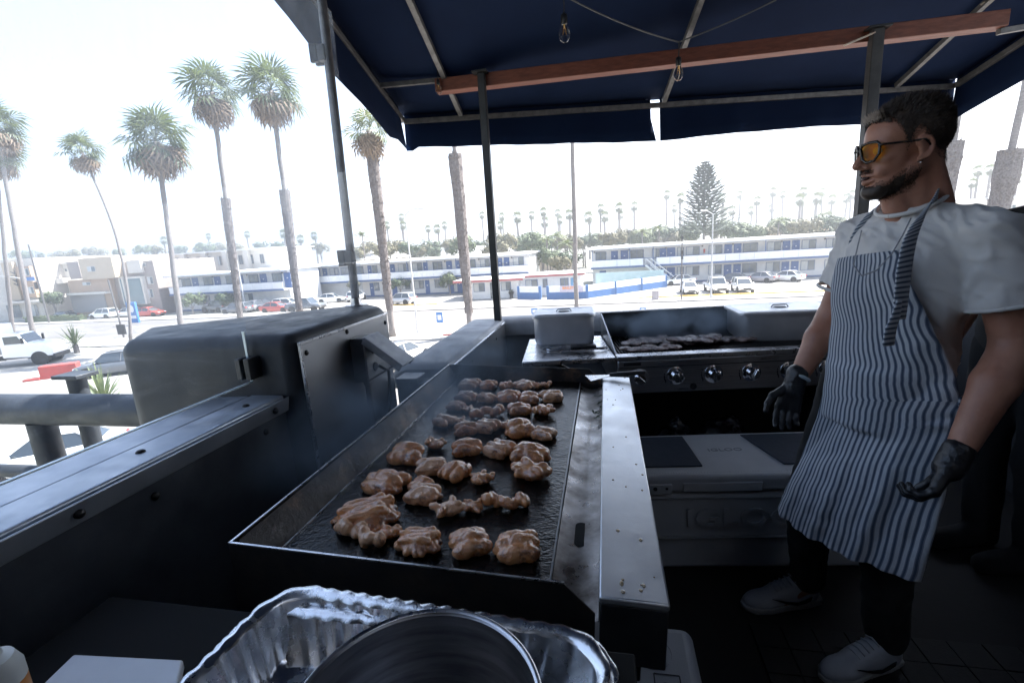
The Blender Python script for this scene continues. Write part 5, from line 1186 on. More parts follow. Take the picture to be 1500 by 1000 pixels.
for s in (-1, 1): sh_ = c + a * .19 * s + V3(0, 0, 1.38); f3_.cap(c + V3(0, 0, 1.42), sh_, .07, .07); f3_.cap(sh_, sh_ + V3(.015, 0, -.2) + a * .03 * s, .07, .07)
skinmesh('dark_shirt', f3_, .012, .03, blk, p2o, lambda co, n: .006 * mnoise.noise(co * 12), (P2.x, P2.y, 0))
f4_ = SB()
for s in (-1, 1): hp_ = c + a * .09 * s + V3(0, 0, .9); f4_.cap(hp_, hp_ + V3(-.02, 0, -.43), .1, .075); f4_.cap(hp_ + V3(-.02, 0, -.43), hp_ + V3(.02, 0, -.8), .074, .062)
for s in (-1, 1): hp_ = c + a * .09 * s; f4_.cap(hp_ + V3(.04, 0, .045), hp_ + V3(-.18, 0, .04), .05, .045)
skinmesh('dark_jeans_and_boots', f4_, .012, .03, mat('dark_denim', (.004, .005, .007), .9), p2o, lambda co, n: .006 * mnoise.noise(co * 12), (P2.x, P2.y, 0))
# ================================================================== THE STREET BELOW
GZ = -6.05
SO = np.array([12.1, 53.3, 0.]); SA = radians(12.5)
SS = np.array([cos(SA), -sin(SA), 0]); ST = np.array([sin(SA), cos(SA), 0])
def st(s, t, z=GZ): return SO + SS * s + ST * t + np.array([0, 0, z])
def PTw(x, y, t): d = ray(x, y); return EYE + d * ((t + SO @ ST) / (d @ ST))
def PT(x, y, t): p = PTw(x, y, t); return float((p - SO) @ SS), float(p[2])
def PG(x, y, z=GZ): p = P(x, y, z=z); return float((p - SO) @ SS), float((p - SO) @ ST)
RST = -SA
asph = mat('pale_asphalt', (.17, .16, .153), .9, c2=(.13, .123, .118), scale=.35, bump=.2, bscale=30)
conc = mat('pavement_concrete', (.4, .385, .36), .9, c2=(.33, .315, .295), scale=.6, bump=.15, bscale=20)
lot = mat('lot_concrete', (.34, .325, .305), .9, c2=(.27, .26, .245), scale=.3, bump=.1, bscale=20)
mb = MB(); mb.add([(-3000, -400, GZ - .01), (3000, -400, GZ - .01), (3000, 4200, GZ - .01), (-3000, 4200, GZ - .01)], [(0, 1, 2, 3)]); struct('ground', mb, mat('town_ground', (.3, .29, .26), .95, c2=(.2, .21, .17), scale=.02))
def sheet(name, s0, s1, t0, t1, z, m, th=0.):
    m_ = MB(); c = [st(s0, t0)[:2], st(s1, t0)[:2], st(s1, t1)[:2], st(s0, t1)[:2]]
    if th: m_.prism(c, GZ + z, GZ + z + th)
    else: m_.add([(*p, GZ + z) for p in c], [(0, 1, 2, 3)])
    return struct(name, m_, m)
sheet('road', -400, 300, -14, 0, -.004, asph)
sheet('pavement', -400, 300, 0, 3.2, -.005, conc, .125); sheet('pavement', -400, 300, -18.5, -14, -.005, conc, .125)
sheet('car_park', -52, 80, 3.21, 21, -.002, lot); sheet('car_park', -120, 60, -49, -18.51, -.002, lot)
white_p = mat('road_paint_white', (.75, .75, .73), .8); yel_p = mat('kerb_yellow', (.62, .4, .08), .8, c2=(.5, .33, .08), scale=4)
for i in range(26): sheet('lane_marking', -120 + i * 9, -117 + i * 9, -4.8, -4.65, .001, white_p); sheet('lane_marking', -120 + i * 9, -117 + i * 9, -9.6, -9.45, .001, white_p)
for s0, s1, t in ((-31.5, -24, 6.2), (3, 31, 4.4)):
    m_ = MB(); m_.prism([st(s0, t)[:2], st(s1, t - .4)[:2], st(s1, t - .15)[:2], st(s0, t + .25)[:2]], GZ - .01, GZ + .13); tag(m_.build('painted_kerb', yel_p, bevel=.03), 'low yellow painted kerb beside the %s motel parking' % ('far office' if s0 < 0 else 'stairs end of the'), 'kerb', 'yellow kerbs')
for i in range(14): sheet('bay_marking', -2 + i * 2.75, -1.9 + i * 2.75, 14.5, 19.3, .003, white_p)

# ---- motels
mwall = mat('motel_stucco', (.62, .61, .6), .85, c2=(.56, .55, .54), scale=1.5, bump=.1, bscale=20)
mwhite = mat('motel_white', (.74, .74, .74), .8, c2=(.68, .68, .68), scale=2)
mblue = mat('motel_blue', (.035, .10, .28), .55, c2=(.03, .085, .24), scale=3)
mtrim = mat('motel_trim_blue', (.05, .10, .22), .6)
glassd = mat('dark_window', (.05, .075, .095), .08, 0, spec=.8, c2=(.12, .15, .17), scale=1.2)
curt = mat('curtain', (.55, .56, .55), .8, c2=(.42, .43, .43), scale=3, stretch=(9, 9, .4))
roofm = mat('white_roof_membrane', (.72, .72, .71), .8, c2=(.64, .64, .63), scale=.5)
def fbox(mb_, s0, s1, t0, t1, z0, z1): mb_.prism([st(s0, t0)[:2], st(s1, t0)[:2], st(s1, t1)[:2], st(s0, t1)[:2]], z0, z1); return mb_
def fpart(name, s0, s1, t0, t1, z0, z1, m, par, bevel=0.): return fbox(MB(), s0, s1, t0, t1, z0, z1).build(name, m, par, bevel=bevel)
def window(par, s0, s1, t, z0, z1, fm=None, split=True, glass=None):
    w_ = fpart('window', s0, s1, t - .05, t - .012, z0, z1, fm or mtrim, par)
    sm = (s0 + s1) / 2; e = .07
    if split: fpart('pane', s0 + e, sm - .03, t - .065, t - .053, z0 + e, z1 - e, curt if (int(s0 * 7) % 3) else glassd, w_); fpart('pane', sm + .03, s1 - e, t - .065, t - .053, z0 + e, z1 - e, glass or glassd, w_)
    else: fpart('pane', s0 + e, s1 - e, t - .065, t - .053, z0 + e, z1 - e, glass or glassd, w_)
    return w_
def door(par, s0, s1, t, z0, z1, m=None):
    d_ = fpart('door', s0, s1, t - .06, t - .01, z0, z1, m or mblue, par); fpart('number_plate', (s0 + s1) / 2 - .1, (s0 + s1) / 2 + .1, t - .075, t - .062, z0 + 1.45, z0 + 1.6, mwhite, d_); fpart('knob', s0 + .08, s0 + .15, t - .1, t - .062, z0 + .95, z0 + 1.02, chrome, d_); return d_
def motel(name, label, s0, s1, t, items_u, items_l, rail_gap=(), depth=11, posts=()):
    m_ = thing(name, label, 'building')
    fpart('wall', s0, s1, t, t + depth, GZ, -.22, mwall, m_)
    fpart('roof', s0 - .4, s1 + .4, t - 1.9, t + depth + .3, -.2, .02, roofm, m_); fpart('fascia', s0 - .41, s1 + .41, t - 1.93, t - 1.905, -.26, .03, mwhite, m_)
    fpart('soffit_trim', s0 - .38, s1 + .38, t - 1.88, t - .01, -.3, -.205, mtrim, m_)
    fpart('walkway_slab', s0 - .2, s1 + .2, t - 1.6, t - .004, -3.2, -2.98, mwhite, m_); fpart('slab_edge', s0 - .2, s1 + .2, t - 1.63, t - 1.603, -3.24, -2.96, mtrim, m_)
    s = s0 - .1
    while s < s1 - .1:
        e = min(s + 1.95, s1 + .1)
        if not any(a < (s + e) / 2 < b for a, b in rail_gap): fpart('railing_panel', s + .02, e - .02, t - 1.58, t - 1.53, -2.95, -1.93, mwhite, m_)
        s += 1.95
    fpart('handrail', s0 - .1, s1 + .1, t - 1.6, t - 1.51, -1.925, -1.86, mtrim, m_)
    fpart('plinth', s0, s1, t - .03, t - .004, GZ, GZ + .28, mtrim, m_)
    for p_ in posts: fpart('post', p_ - .06, p_ + .06, t - 1.5, t - 1.38, -2.97, -.31, mtrim, m_)
    for it in items_u:
        if it[0] == 'w': window(m_, it[1], it[2], t, -1.95 if it[2] - it[1] > 1.2 else -2.1, -.62)
        elif it[0] == 'd': door(m_, it[1], it[2], t, -2.97, -.6)
        elif it[0] == 'x': fpart('fire_extinguisher', it[1], it[1] + .25, t - .15, t - .01, -1.7, -1.1, mat('extinguisher_red', (.45, .06, .04), .4), m_)
    for it in items_l:
        if it[0] == 'w': window(m_, it[1], it[2], t, -5.0, -3.58)
        elif it[0] == 'd': door(m_, it[1], it[2], t, GZ + .05, -3.6)
    for it in items_u[::3]: fpart('wall_lamp', it[1] - .25, it[1] - .08, t - .16, t - .01, -.75, -.55, black_metal, m_)
    return m_
U = [('w', -2.68, -1.0), ('d', -.26, .79), ('d', 1.21, 2.35), ('w', 2.66, 4.71), ('w', 5.93, 7.04), ('d', 7.1, 8.05), ('d', 8.14, 9.34), ('w', 9.64, 10.63), ('w', 10.92, 12.88), ('x', 13.4), ('w', 14.14, 16.07), ('d', 16.35, 17.4), ('d', 17.68, 18.72), ('w', 18.91, 20.97), ('w', 22.17, 24.1), ('d', 24.29, 25.29), ('d', 25.56, 26.55), ('w', 26.82, 28.7), ('w', 29.94, 31.6), ('d', 31.9, 32.9), ('d', 33.2, 34.2), ('w', 34.5, 36.4), ('w', 38, 40), ('d', 40.3, 41.3), ('d', 41.6, 42.6), ('w', 42.9, 44.9)]
Lw = [i for i in U if i[0] != 'x' and i[1] > 5.5]
Lw += [('d', -2.1, -1.1)]
mr_ = motel('motel_block', 'two storey motel wing with outside stair and cars parked in front', -3.2, 52, 21.3, U, Lw, rail_gap=((4.0, 5.5),), posts=(-3.1, 2.5, 6.0, 21.6, 33))
for s in (4.85, 5.6):                                    # outside stair
    m_ = MB(); a, b = Vector(st(s, 19.6, -2.97)), Vector(st(s + 3.4, 18.6, GZ + .1)); m_.beam(a, b, .08, .3); m_.build('stair_stringer', mwhite, mr_)
    m_ = MB(); m_.beam(a + V3(0, 0, 1.), b + V3(0, 0, 1.), .06, .1); m_.build('stair_handrail', mwhite, mr_)
    for k in range(6): m_ = MB(); p_ = a.lerp(b, k / 5); m_.beam(p_, p_ + V3(0, 0, 1.), .04, .04); m_.build('baluster', mwhite, mr_)
for k in range(14):
    p_ = Vector(st(4.9, 19.6, -2.97)).lerp(Vector(st(8.3, 18.6, GZ + .1)), (k + .5) / 14); m_ = MB(); m_.box(p_ + Vector(SS) * .35, (.34, .9, .05), RST); m_.build('step', mtrim, mr_)
UL = [('w', -44.2, -42.4), ('d', -41.6, -40.9), ('w', -40.8, -39.8), ('d', -38.9, -38.1), ('d', -37.4, -36.5), ('w', -35.9, -34.0), ('w', -33.3, -31.5), ('d', -31.3, -30.5), ('w', -29.6, -27.9), ('d', -27.2, -26.2), ('d', -25.6, -24.7), ('w', -23.9, -22.1), ('w', -21.3, -19.7), ('d', -18.4, -17.6), ('d', -17.3, -16.4), ('w', -15.8, -14.0)]
for k in range(3): UL += [('w', -49 - k * 7, -47.2 - k * 7), ('d', -50.4 - k * 7, -49.5 - k * 7), ('d', -51.8 - k * 7, -50.9 - k * 7), ('w', -46.8 - k * 7, -45.2 - k * 7)]
LL = [i for i in UL if -44 < i[1] < -16]
motel('motel_block', 'two storey motel wing with clipped round trees along its front', -66, -13.2, 20, UL, LL, posts=(-33.6, -30, -25, -38))
# low motel wing nearer the street on the left with blue doors
UB = []
for k in range(5): UB += [('w', -69.5 + k * 4.3, -67.7 + k * 4.3), ('d', -67.4 + k * 4.3, -66.2 + k * 4.3)]
mB = motel('motel_block', 'street side motel wing with blue doors above a long pale balcony', -70.5, -49.5, 9.5, UB, [('w', -66, -64.6), ('d', -63.6, -62.6), ('w', -58, -56.4)], depth=8)
# ---- office with red trimmed roof
of = thing('motel_office', 'small white motel office with red edged roof and planters', 'building')
redt = mat('roof_edge_red', (.36, .10, .10), .6)
fpart('wall', -21.2, -13.2, 10.4, 15.5, GZ, -3.45, mwhite, of); fpart('rear_wall', -13.19, -4.5, 11.5, 16.5, GZ, -3.4, mwhite, of)
fpart('roof', -22.4, -12.3, 8.9, 16, -3.3, -3.18, roofm, of); fpart('roof_edge', -22.45, -12.25, 8.82, 8.895, -3.52, -3.2, redt, of); fpart('roof_edge', -22.47, -22.405, 8.9, 16, -3.52, -3.2, redt, of)
fpart('rear_roof', -12.24, -3.9, 10.3, 17, -3.15, -2.98, roofm, of); fpart('roof_edge', -12.24, -3.85, 10.22, 10.295, -3.3, -3.02, redt, of)
for a, b in ((-19.9, -18.2), (-15.8, -14.3)): window(of, a, b, 10.4, -5.0, -3.75)
for a, b in ((-12.4, -10.6), (-9.9, -9.2), (-7.4, -6.2)): window(of, a, b, 11.5, -4.9, -3.7)
door(of, -17.4, -16.4, 10.4, GZ + .03, -3.75, glassd); door(of, -5.9, -5.0, 11.5, GZ + .03, -3.7, mat('sky_blue_door', (.12, .3, .5), .5))
for s, t in ((-21.0, 9.7), (-14.2, 9.7)):
    pl = thing('planter', 'dark urn planter beside the motel office door', 'planter', st(s, t), 0, 'office planters'); m_ = MB(); m_.lathe([(0, .0), (.3, 0), (.26, .1), (.22, .4), (.42, .85), (.46, .9), (.4, .9), (.36, .8), (0, .8)], n=16); m_.build('urn', black_metal, pl, auto=40)
    m_ = MB(); rr = random.Random(s)
    for k in range(60): q = rr.uniform(0, 6.28); r_ = rr.uniform(0, .35); p_ = V3(r_ * cos(q), r_ * sin(q), .85 + rr.uniform(0, .3)); m_.add([p_, p_ + V3(.1, .02, .06), p_ + V3(.02, .1, .1)], [(0, 1, 2)])
    m_.build('foliage', mat('dark_shrub', (.03, .05, .025), .7), pl)
# ---- blue and white wall with banner
wl = thing('garden_wall', 'low wall painted blue below and white above around the motel pool', 'wall')
pts = [(-12.9, 8.6), (-9.7, 7.2)], [(-8.6, 6.9), (-3.4, 6.2)], [(-3.39, 6.25), (7.4, 15.9)]
for (a, b) in pts:
    A_, B_ = st(*a), st(*b); d = Vector(B_ - A_); n_ = int(d.length / 2.6) + 1
    m_ = MB(); m_.beam(Vector(A_) + V3(0, 0, .45), Vector(B_) + V3(0, 0, .45), .2, .9); m_.build('blue_base', mat('wall_blue', (.06, .15, .34), .7, c2=(.05, .13, .3), scale=2), wl)
    m_ = MB(); m_.beam(Vector(A_) + V3(0, 0, 1.3), Vector(B_) + V3(0, 0, 1.3), .16, .8); m_.build('white_top', mwhite, wl)
    for k in range(0, n_ + 1, 2): p_ = Vector(A_).lerp(Vector(B_), k / n_); m_ = MB(); m_.box(p_ + V3(0, 0, .88), (.34, .34, 1.76), RST); m_.build('pier', MATS['wall_blue'], wl)
ba, bb = Vector(st(-6.9, 6.5, -5.15)), Vector(st(-3.9, 6.1, -5.15)); bdir = (bb - ba).normalized(); bn = bdir.cross(V3(0, 0, 1))
bn_ = thing('banner', 'banner with orange lettering hung on the blue wall', 'banner')
m_ = MB(); m_.slab([ba + bn * .1, bb + bn * .1, bb + bn * .1 + V3(0, 0, .85), ba + bn * .1 + V3(0, 0, .85)], .01, bn); m_.build('sheet', mat('banner_cloth', (.42, .4, .5), .8, c2=(.55, .5, .55), scale=3), bn_)
M_ = Matrix((bdir, V3(0, 0, 1), bn)).transposed().to_4x4(); M_.translation = ba.lerp(bb, .36) + bn * .125 + V3(0, 0, .55)
text_mesh('BAILEY', .5, .004, 'lettering', mat('banner_orange', (.75, .25, .03), .7), bn_, M_, bold=.012)
fpart('pool_screen', -2.6, 7.2, 16.6, 16.7, GZ + .1, -3.6, mat('aqua_screen', (.36, .5, .5), .3, c2=(.46, .58, .58), scale=1.2), wl)
tc_ = thing('litter_bin', 'pink grey concrete litter bin on the far pavement', 'bin', st(4.7, 1.7, GZ + .12), RST)
m_ = MB(); m_.bx(-.38, .38, -.3, .3, 0, 1.05); m_.build('body', mat('bin_concrete', (.36, .33, .34), .8), tc_, bevel=.03)
for x in (-.34, .34): m_ = MB(); m_.bx(x - .03, x + .03, -.05, .05, 1.051, 1.35); m_.build('lid_post', MATS['bin_concrete'], tc_)

# ---- buildings on the left side of the street
cream = mat('cream_stucco', (.52, .42, .31), .85, c2=(.46, .37, .27), scale=1); tanw = mat('tan_stucco', (.42, .29, .2), .85, c2=(.37, .26, .18), scale=1); stone = mat('grey_brown_block', (.34, .29, .26), .85, c2=(.28, .24, .22), scale=3)
whitew = mat('white_stucco', (.6, .56, .5), .85, c2=(.54, .5, .45), scale=1); greyg = mat('garage_grey', (.28, .27, .27), .7, c2=(.24, .23, .23), scale=2, stretch=(1, 1, 12))
def prect(x0, y0, x1, y1, t): xm, ym = (x0 + x1) / 2, (y0 + y1) / 2; return PT(x0, ym, t)[0], PT(x1, ym, t)[0], PT(xm, y1, t)[1], PT(xm, y0, t)[1]
def pblock(name, x0, y0, x1, t, depth, m, par, ybot=None):
    a, b, z0, z1 = prect(x0, y0, x1, ybot or (y0 + 40), t); return fpart(name, a, b, t, t + depth, z0 if ybot else GZ, z1, m, par)
def pwin(par, x0, y0, x1, y1, t, m=None, fm=None, split=True): a, b, z0, z1 = prect(x0, y0, x1, y1, t); return window(par, a, b, t, z0, z1, fm or whitew, split, m)
b1 = thing('apartment_building', 'white corner apartment building with vertical number 7777', 'building')
pblock('wall', -40, 381, 54, 5, 14, whitew, b1); pblock('bay', 8, 384, 24, 4.4, .58, cream, b1, 440); pblock('bay', 28, 390, 48, 4.3, .68, tanw, b1, 436); fpart('canopy', *prect(0, 441, 62, 444, 3.5)[:2], 3.4, 4.99, *prect(0, 441, 62, 444, 3.5)[2:], whitew, b1)
for r_ in ((34, 393, 43, 404, 4.28), (42, 420, 50, 430, 4.28)): pwin(b1, *r_)
for r_ in ((11, 446, 32, 466, 4.98), (46, 445, 57, 463, 4.98)): pwin(b1, *r_, m=glassd)
a_, z_ = PT(21, 408, 4.36)
M_ = Matrix((Vector(SS), V3(0, 0, 1), -Vector(ST))).transposed().to_4x4() @ Matrix.Rotation(-pi / 2, 4, 'Z'); M_.translation = Vector(st(a_, 4.33, z_)); text_mesh('7777', 1.3, .03, 'number', mat('number_dark', (.05, .05, .055), .5), b1, M_)
b2 = thing('apartment_building', 'white apartment building with glazed balcony doors and street tree', 'building')
pblock('wall', 54.5, 388, 103, 9, 12, whitew, b2); fpart('parapet', *prect(54, 385, 103, 388, 8.6)[:2], 8.5, 8.99, *prect(54, 385, 103, 388, 8.6)[2:], whitew, b2)
pwin(b2, 65, 394, 86, 408, 8.98); pwin(b2, 95, 393, 99, 398, 8.98, split=False); pwin(b2, 80, 439, 96, 457, 8.98, m=glassd); pwin(b2, 68, 444, 77, 453, 8.98, split=False)
r_ = prect(56, 408, 100, 416, 8.2); fpart('balcony', r_[0], r_[1], 7.4, 8.98, r_[2], r_[3], whitew, b2)
b3 = thing('apartment_building', 'cream block over a tan storey with a wide grey garage door', 'building')
pblock('wall', 103, 409, 163, 6.5, 12, tanw, b3); pblock('upper_storey', 117, 377, 166, 6.0, 11, cream, b3, 408.5); pblock('side_tower', 100, 383, 117, 7.2, 8, stone, b3, 409)
pwin(b3, 128, 390, 140, 398, 5.98); pwin(b3, 121, 413, 133, 418, 6.48)
r_ = prect(106, 431, 156, 457, 6.48); fpart('garage_door', r_[0], r_[1], 6.38, 6.47, r_[2], r_[3], greyg, b3); r_ = prect(103, 428, 160, 431, 6.2); fpart('ledge', r_[0], r_[1], 5.6, 6.49, r_[2], r_[3], whitew, b3)
b4 = thing('apartment_building', 'brown block building with tall white framed glass entrance', 'building')
pblock('wall', 166, 383, 228, 7.5, 12, stone, b4); pblock('white_bay', 186, 381, 206, 7.0, 3, whitew, b4, 400)
for k, (x0, x1) in enumerate(((178, 184), (187, 212))):
    r_ = prect(x0, 405, x1, 446, 6.9); w_ = fpart('window', r_[0], r_[1], 6.8, 7.49, r_[2], r_[3], whitew, b4); fpart('pane', r_[0] + .3, r_[1] - .3, 6.75, 6.79, r_[2] + .1, r_[3] - .3, mat('blue_glass', (.08, .14, .17), .1, spec=.9), w_)
for r_ in ((206, 385, 214, 391), (216, 405, 225, 416), (216, 423, 225, 436)): pwin(b4, *r_, 7.48)
b5 = thing('condominium_row', 'white flat roofed condominium row behind the street side motel', 'building')
a_ = PT(222, 375, 24)[0]; b_x = PT(400, 368, 24)[0]; zt_ = PT(310, 368, 24)[1]
fpart('wall', a_, b_x, 24, 36, GZ, zt_ - .25, whitew, b5); fpart('roof', a_ - .4, b_x + .4, 23.4, 36.4, zt_ - .24, zt_, roofm, b5)
n_ = 11
for k in range(n_):
    x = 226 + k * 15.5
    pwin(b5, x, 379 - k * .7, x + 6, 393 - k * .7, 23.98, fm=stone); 
    if k % 2: s_a = PT(x - 4, 380, 24)[0]; fpart('pier', s_a, s_a + 1.0, 23.2, 23.97, GZ, zt_ - .26, whitew, b5)
b6 = thing('commercial_building', 'pale building with small window beyond the cook and the palms', 'building')
fpart('wall', 47, 80, 30, 45, GZ, PT(1460, 292, 30)[1] - .02, whitew, b6); fpart('roof', 46.5, 80, 29.6, 45.3, PT(1460, 292, 30)[1] - .019, PT(1460, 292, 30)[1] + .3, roofm, b6); pwin(b6, 1476, 300, 1487, 318, 29.98)
# pale houses seen over the roofs
for k, (x, y, t, w_) in enumerate(((700, 364, 60, 16), (800, 372, 70, 14), (540, 372, 62, 15), (1165, 334, 65, 18), (1230, 326, 75, 22))):
    s_, z_ = PT(x, y, t); h_ = thing('house', ('small gabled house behind the left motel roof', 'pale house with chimney by the garden trees', 'low pale house behind palms', 'flat red-brown roofed house behind the right motel', 'wide gabled house above the right motel roof')[k], 'house')
    fpart('wall', s_ - w_ / 2, s_ + w_ / 2, t, t + 9, GZ, z_ - 1.4, whitew if k != 1 else cream, h_)
    m_ = MB(); A_ = [st(s_ - w_ / 2 - .5, t - .5, z_ - 1.4), st(s_ + w_ / 2 + .5, t - .5, z_ - 1.4), st(s_ + w_ / 2 + .5, t + 9.5, z_ - 1.4), st(s_ - w_ / 2 - .5, t + 9.5, z_ - 1.4), st(s_ - w_ / 2 + 2, t + 4.5, z_ + .6), st(s_ + w_ / 2 - 2, t + 4.5, z_ + .6)]
    m_.add(A_, [(0, 1, 5, 4), (1, 2, 5), (2, 3, 4, 5), (3, 0, 4), (0, 3, 2, 1)]); m_.build('roof', (roofm, tanw)[k == 3], h_)
    for q in (-.25, .25): window(h_, s_ + q * w_ - .8, s_ + q * w_ + .8, t, z_ - 3.2, z_ - 2, fm=whitew)
# ---- hills
rows = []
for j in range(5):
    row = []
    for i in range(70):
        x = -2600 + i * 62; y = 1500 + j * 160; h = (28 + 62 * math.exp(-((x + 1500) / 900) ** 2)) * sin(min(1, j / 3.) * pi / 2) * (1 + .25 * fbm((x * .004, j, 0)))
        row.append((x, y, GZ - 2 + h))
    rows.append(row)
mb = MB(); mb.grid(rows); struct('hills', mb, mat('far_hills', (.11, .12, .09), .95, c2=(.3, .29, .27), scale=.03, contrast=(.45, .7)), smooth=True)
# ================================================================== PALMS, TREES, PLANTS
bark = mat('palm_bark', (.23, .21, .20), .9, c2=(.13, .115, .11), scale=5, stretch=(1, 1, 5), bump=.5, bscale=14)
boots = mat('palm_boots', (.19, .17, .165), .9, c2=(.08, .065, .06), scale=9, bump=.8, bscale=18)
frond_g = mat('palm_green', (.075, .10, .05), .5, c2=(.14, .155, .085), scale=4); frond_d = mat('palm_dead', (.27, .20, .14), .8, c2=(.18, .13, .09), scale=5)
for m_ in (frond_g, frond_d):
    t = m_.node_tree; pb = t.nodes['Principled BSDF']; tl = t.nodes.new('ShaderNodeBsdfTranslucent'); tl.inputs[0].default_value = (.16, .2, .06, 1) if m_ is frond_g else (.3, .22, .14, 1)
    mx = t.nodes.new('ShaderNodeMixShader'); mx.inputs[0].default_value = .25; t.links.new(pb.outputs[0], mx.inputs[1]); t.links.new(tl.outputs[0], mx.inputs[2]); t.links.new(mx.outputs[0], t.nodes['Material Output'].inputs[0])
def fan_mesh(name, m, L=1.7, nb=19, droop=.5, seed=0, pet=1.0):
    """one fan frond: petiole along +x, pleated blade with drooping tips"""
    r = random.Random(seed); b_ = MB(); b_.tube([(0, 0, 0), (pet * .5, 0, .04), (pet, 0, 0)], [.03, .024, .018], 5)
    for k in range(nb):
        a = (k / (nb - 1) - .5) * radians(250); l_ = L * (.72 + .28 * cos(a * .55)) * r.uniform(.85, 1.08); d = V3(cos(a), sin(a), 0); n_ = V3(-sin(a), cos(a), 0); w_ = .042 * L; up_ = .05 * (1 if k % 2 else -1)
        p0 = V3(pet, 0, 0); p1 = p0 + d * l_ * .55 + V3(0, 0, up_ - .05 * droop * L); p2 = p0 + d * l_ * (1 - .12 * droop) + V3(0, 0, -.34 * droop * L * r.uniform(.6, 1.4))
        b_.add([p0, p1 - n_ * w_, p1 + n_ * w_, p2], [(0, 1, 2), (1, 3, 2)])
    return b_.mesh(name, m, False, False)
FG = [fan_mesh('frond', frond_g, 1.45, 23, droop=.7 + .3 * k, seed=k) for k in range(3)]; FD = [fan_mesh('dead_frond', frond_d, 1.3, 17, 1.5, 5 + k, .8) for k in range(2)]
def palm(base, top, label, rt=.2, rb=.3, skirt=None, nf=34, nd=16, sc=1., seed=0, crown=True, lean=0.):
    base, top = Vector(base), Vector(top); r = random.Random(seed); pm = thing('palm_tree', label, 'palm', base, 0, 'street palms'); rel = top - base; n = 16
    pts = [rel * (k / n) + V3(lean * sin(pi * k / n) + .03 * r.uniform(-1, 1), .03 * r.uniform(-1, 1), 0) for k in range(n + 1)]; rs = [.78 * (rb + (rt - rb) * min(1, k / n * 1.6)) * (1 + .04 * r.uniform(-1, 1)) for k in range(n + 1)]; rs[0] *= 1.25
    b_ = MB(); b_.tube(pts, rs, 12); b_.build('trunk', bark, pm, smooth=True)
    if skirt:                                            # rough collar of old leaf bases
        z0, z1, rr_ = skirt; b_ = MB(); h0 = rel.length
        def at(z): q = z / h0 * n; i = min(int(q), n - 1); return pts[i].lerp(pts[i + 1], q - i)
        ks = 14; b_.tube([at(z0 + (z1 - z0) * k / ks) for k in range(ks + 1)], [rr_ * (.62 + .38 * k / ks) * r.uniform(.93, 1.05) for k in range(ks + 1)], 12)
        for k in range(int((z1 - z0) * 46)):
            z = r.uniform(z0, z1); q = r.uniform(0, 6.28); rad = rr_ * (.62 + .38 * (z - z0) / (z1 - z0)); c_ = at(z); d = V3(cos(q), sin(q), 0); s_ = V3(-sin(q), cos(q), 0); w_ = .06
            p0 = c_ + d * rad * .92; p1 = c_ + d * (rad + r.uniform(.04, .11)) + V3(0, 0, r.uniform(.12, .26)); b_.add([p0 - s_ * w_, p0 + s_ * w_, p1 + s_ * w_ * .5, p1 - s_ * w_ * .5], [(0, 1, 2, 3)])
        b_.build('leaf_base_collar', boots, pm, kind='stuff')
    if crown:
        for k in range(nf + nd):
            dead = k >= nf; az_ = k * 2.4 + r.uniform(-.2, .2); el_ = radians(80 - 120 * ((k + .5) / nf) ** .9) if not dead else radians(r.uniform(-78, -22))
            o_ = link('dead_frond' if dead else 'frond', (FD if dead else FG)[k % (2 if dead else 3)], pm); o_.location = rel + V3(0, 0, .25 - (.6 * r.random() + .25 if dead else .0) - .3 * (k / nf if not dead else 0))
            o_.rotation_euler = (Matrix.Rotation(az_, 3, 'Z') @ Matrix.Rotation(-el_, 3, 'Y') @ Matrix.Rotation(r.uniform(-.5, .5), 3, 'X')).to_euler(); s_ = sc * r.uniform(.85, 1.2) * (1.12 if dead else 1.05); o_.scale = (s_, s_, s_)
    return pm
TP = -17
def SP(s, z, t=TP): return st(s, t, z)
palm(SP(-19.5, GZ), SP(-19.4, 11.3), 'tall palm with shaggy brown skirt right beside the round glass post', .3, .36, (2.5, 15.8, .52), 15, 22, .95, 1)
palm(SP(-12.2, GZ), SP(-12.3, 16.5), 'palm trunk with a thick leaf base collar left of the black awning post', .24, .3, (2.0, 14.8, .56), 24, 10, 1., 2)
palm(SP(-3.1, GZ), SP(-2.9, 17.5), 'bare slender palm trunk rising behind the covered pan on the side shelf', .2, .24, None, 24, 10, 1., 3)
palm(SP(-42.2, GZ), SP(-40.5, 12.6), 'broad shaggy palm seen through the glass between a slender palm and a pair', .26, .34, None, 22, 30, 1.45, 4)
palm(SP(-48.8, GZ), SP(-49.2, 12.6), 'slender small headed palm with a curved trunk seen through the glass', .14, .2, None, 18, 12, .85, 5, lean=1.3)
palm(SP(-35.2, GZ), SP(-33.7, 15.9), 'tall leaning palm with drooping head, left one of the pair by the glass post', .24, .34, (1.0, 13.2, .4), 18, 24, 1.2, 6)
palm(SP(-28.6, GZ), SP(-27.9, 15.3), 'tall palm with drooping head, right one of the pair by the glass post', .24, .34, (1.0, 13.4, .44), 19, 25, 1.25, 7)
palm(SP(PT(50, 498, -13.5)[0], GZ, -13.5), SP(PT(-6, 185, -13.5)[0], PT(-6, 185, -13.5)[1], -13.5), 'palm behind the box truck with its crown at the edge of the glass', .26, .34, None, 24, 24, 1.25, 8)
palm(SP(PT(15, 480, -13)[0], GZ, -13), SP(PT(-8, 225, -13)[0], PT(-8, 225, -13)[1], -13), 'second thinner palm trunk beside the box truck', .22, .3, None, 34, 20, 1.2, 9)
palm(SP(21.2, GZ), SP(22.2, 16), 'palm trunk with a spiky leaf base collar just behind the cook', .24, .3, (4, 12.2, .62), 22, 8, 1., 10)
palm(SP(24.3, GZ), SP(25.6, 15), 'thick collared palm trunk in front of the pale building', .26, .34, (3, 11.4, .72), 22, 8, 1., 11)
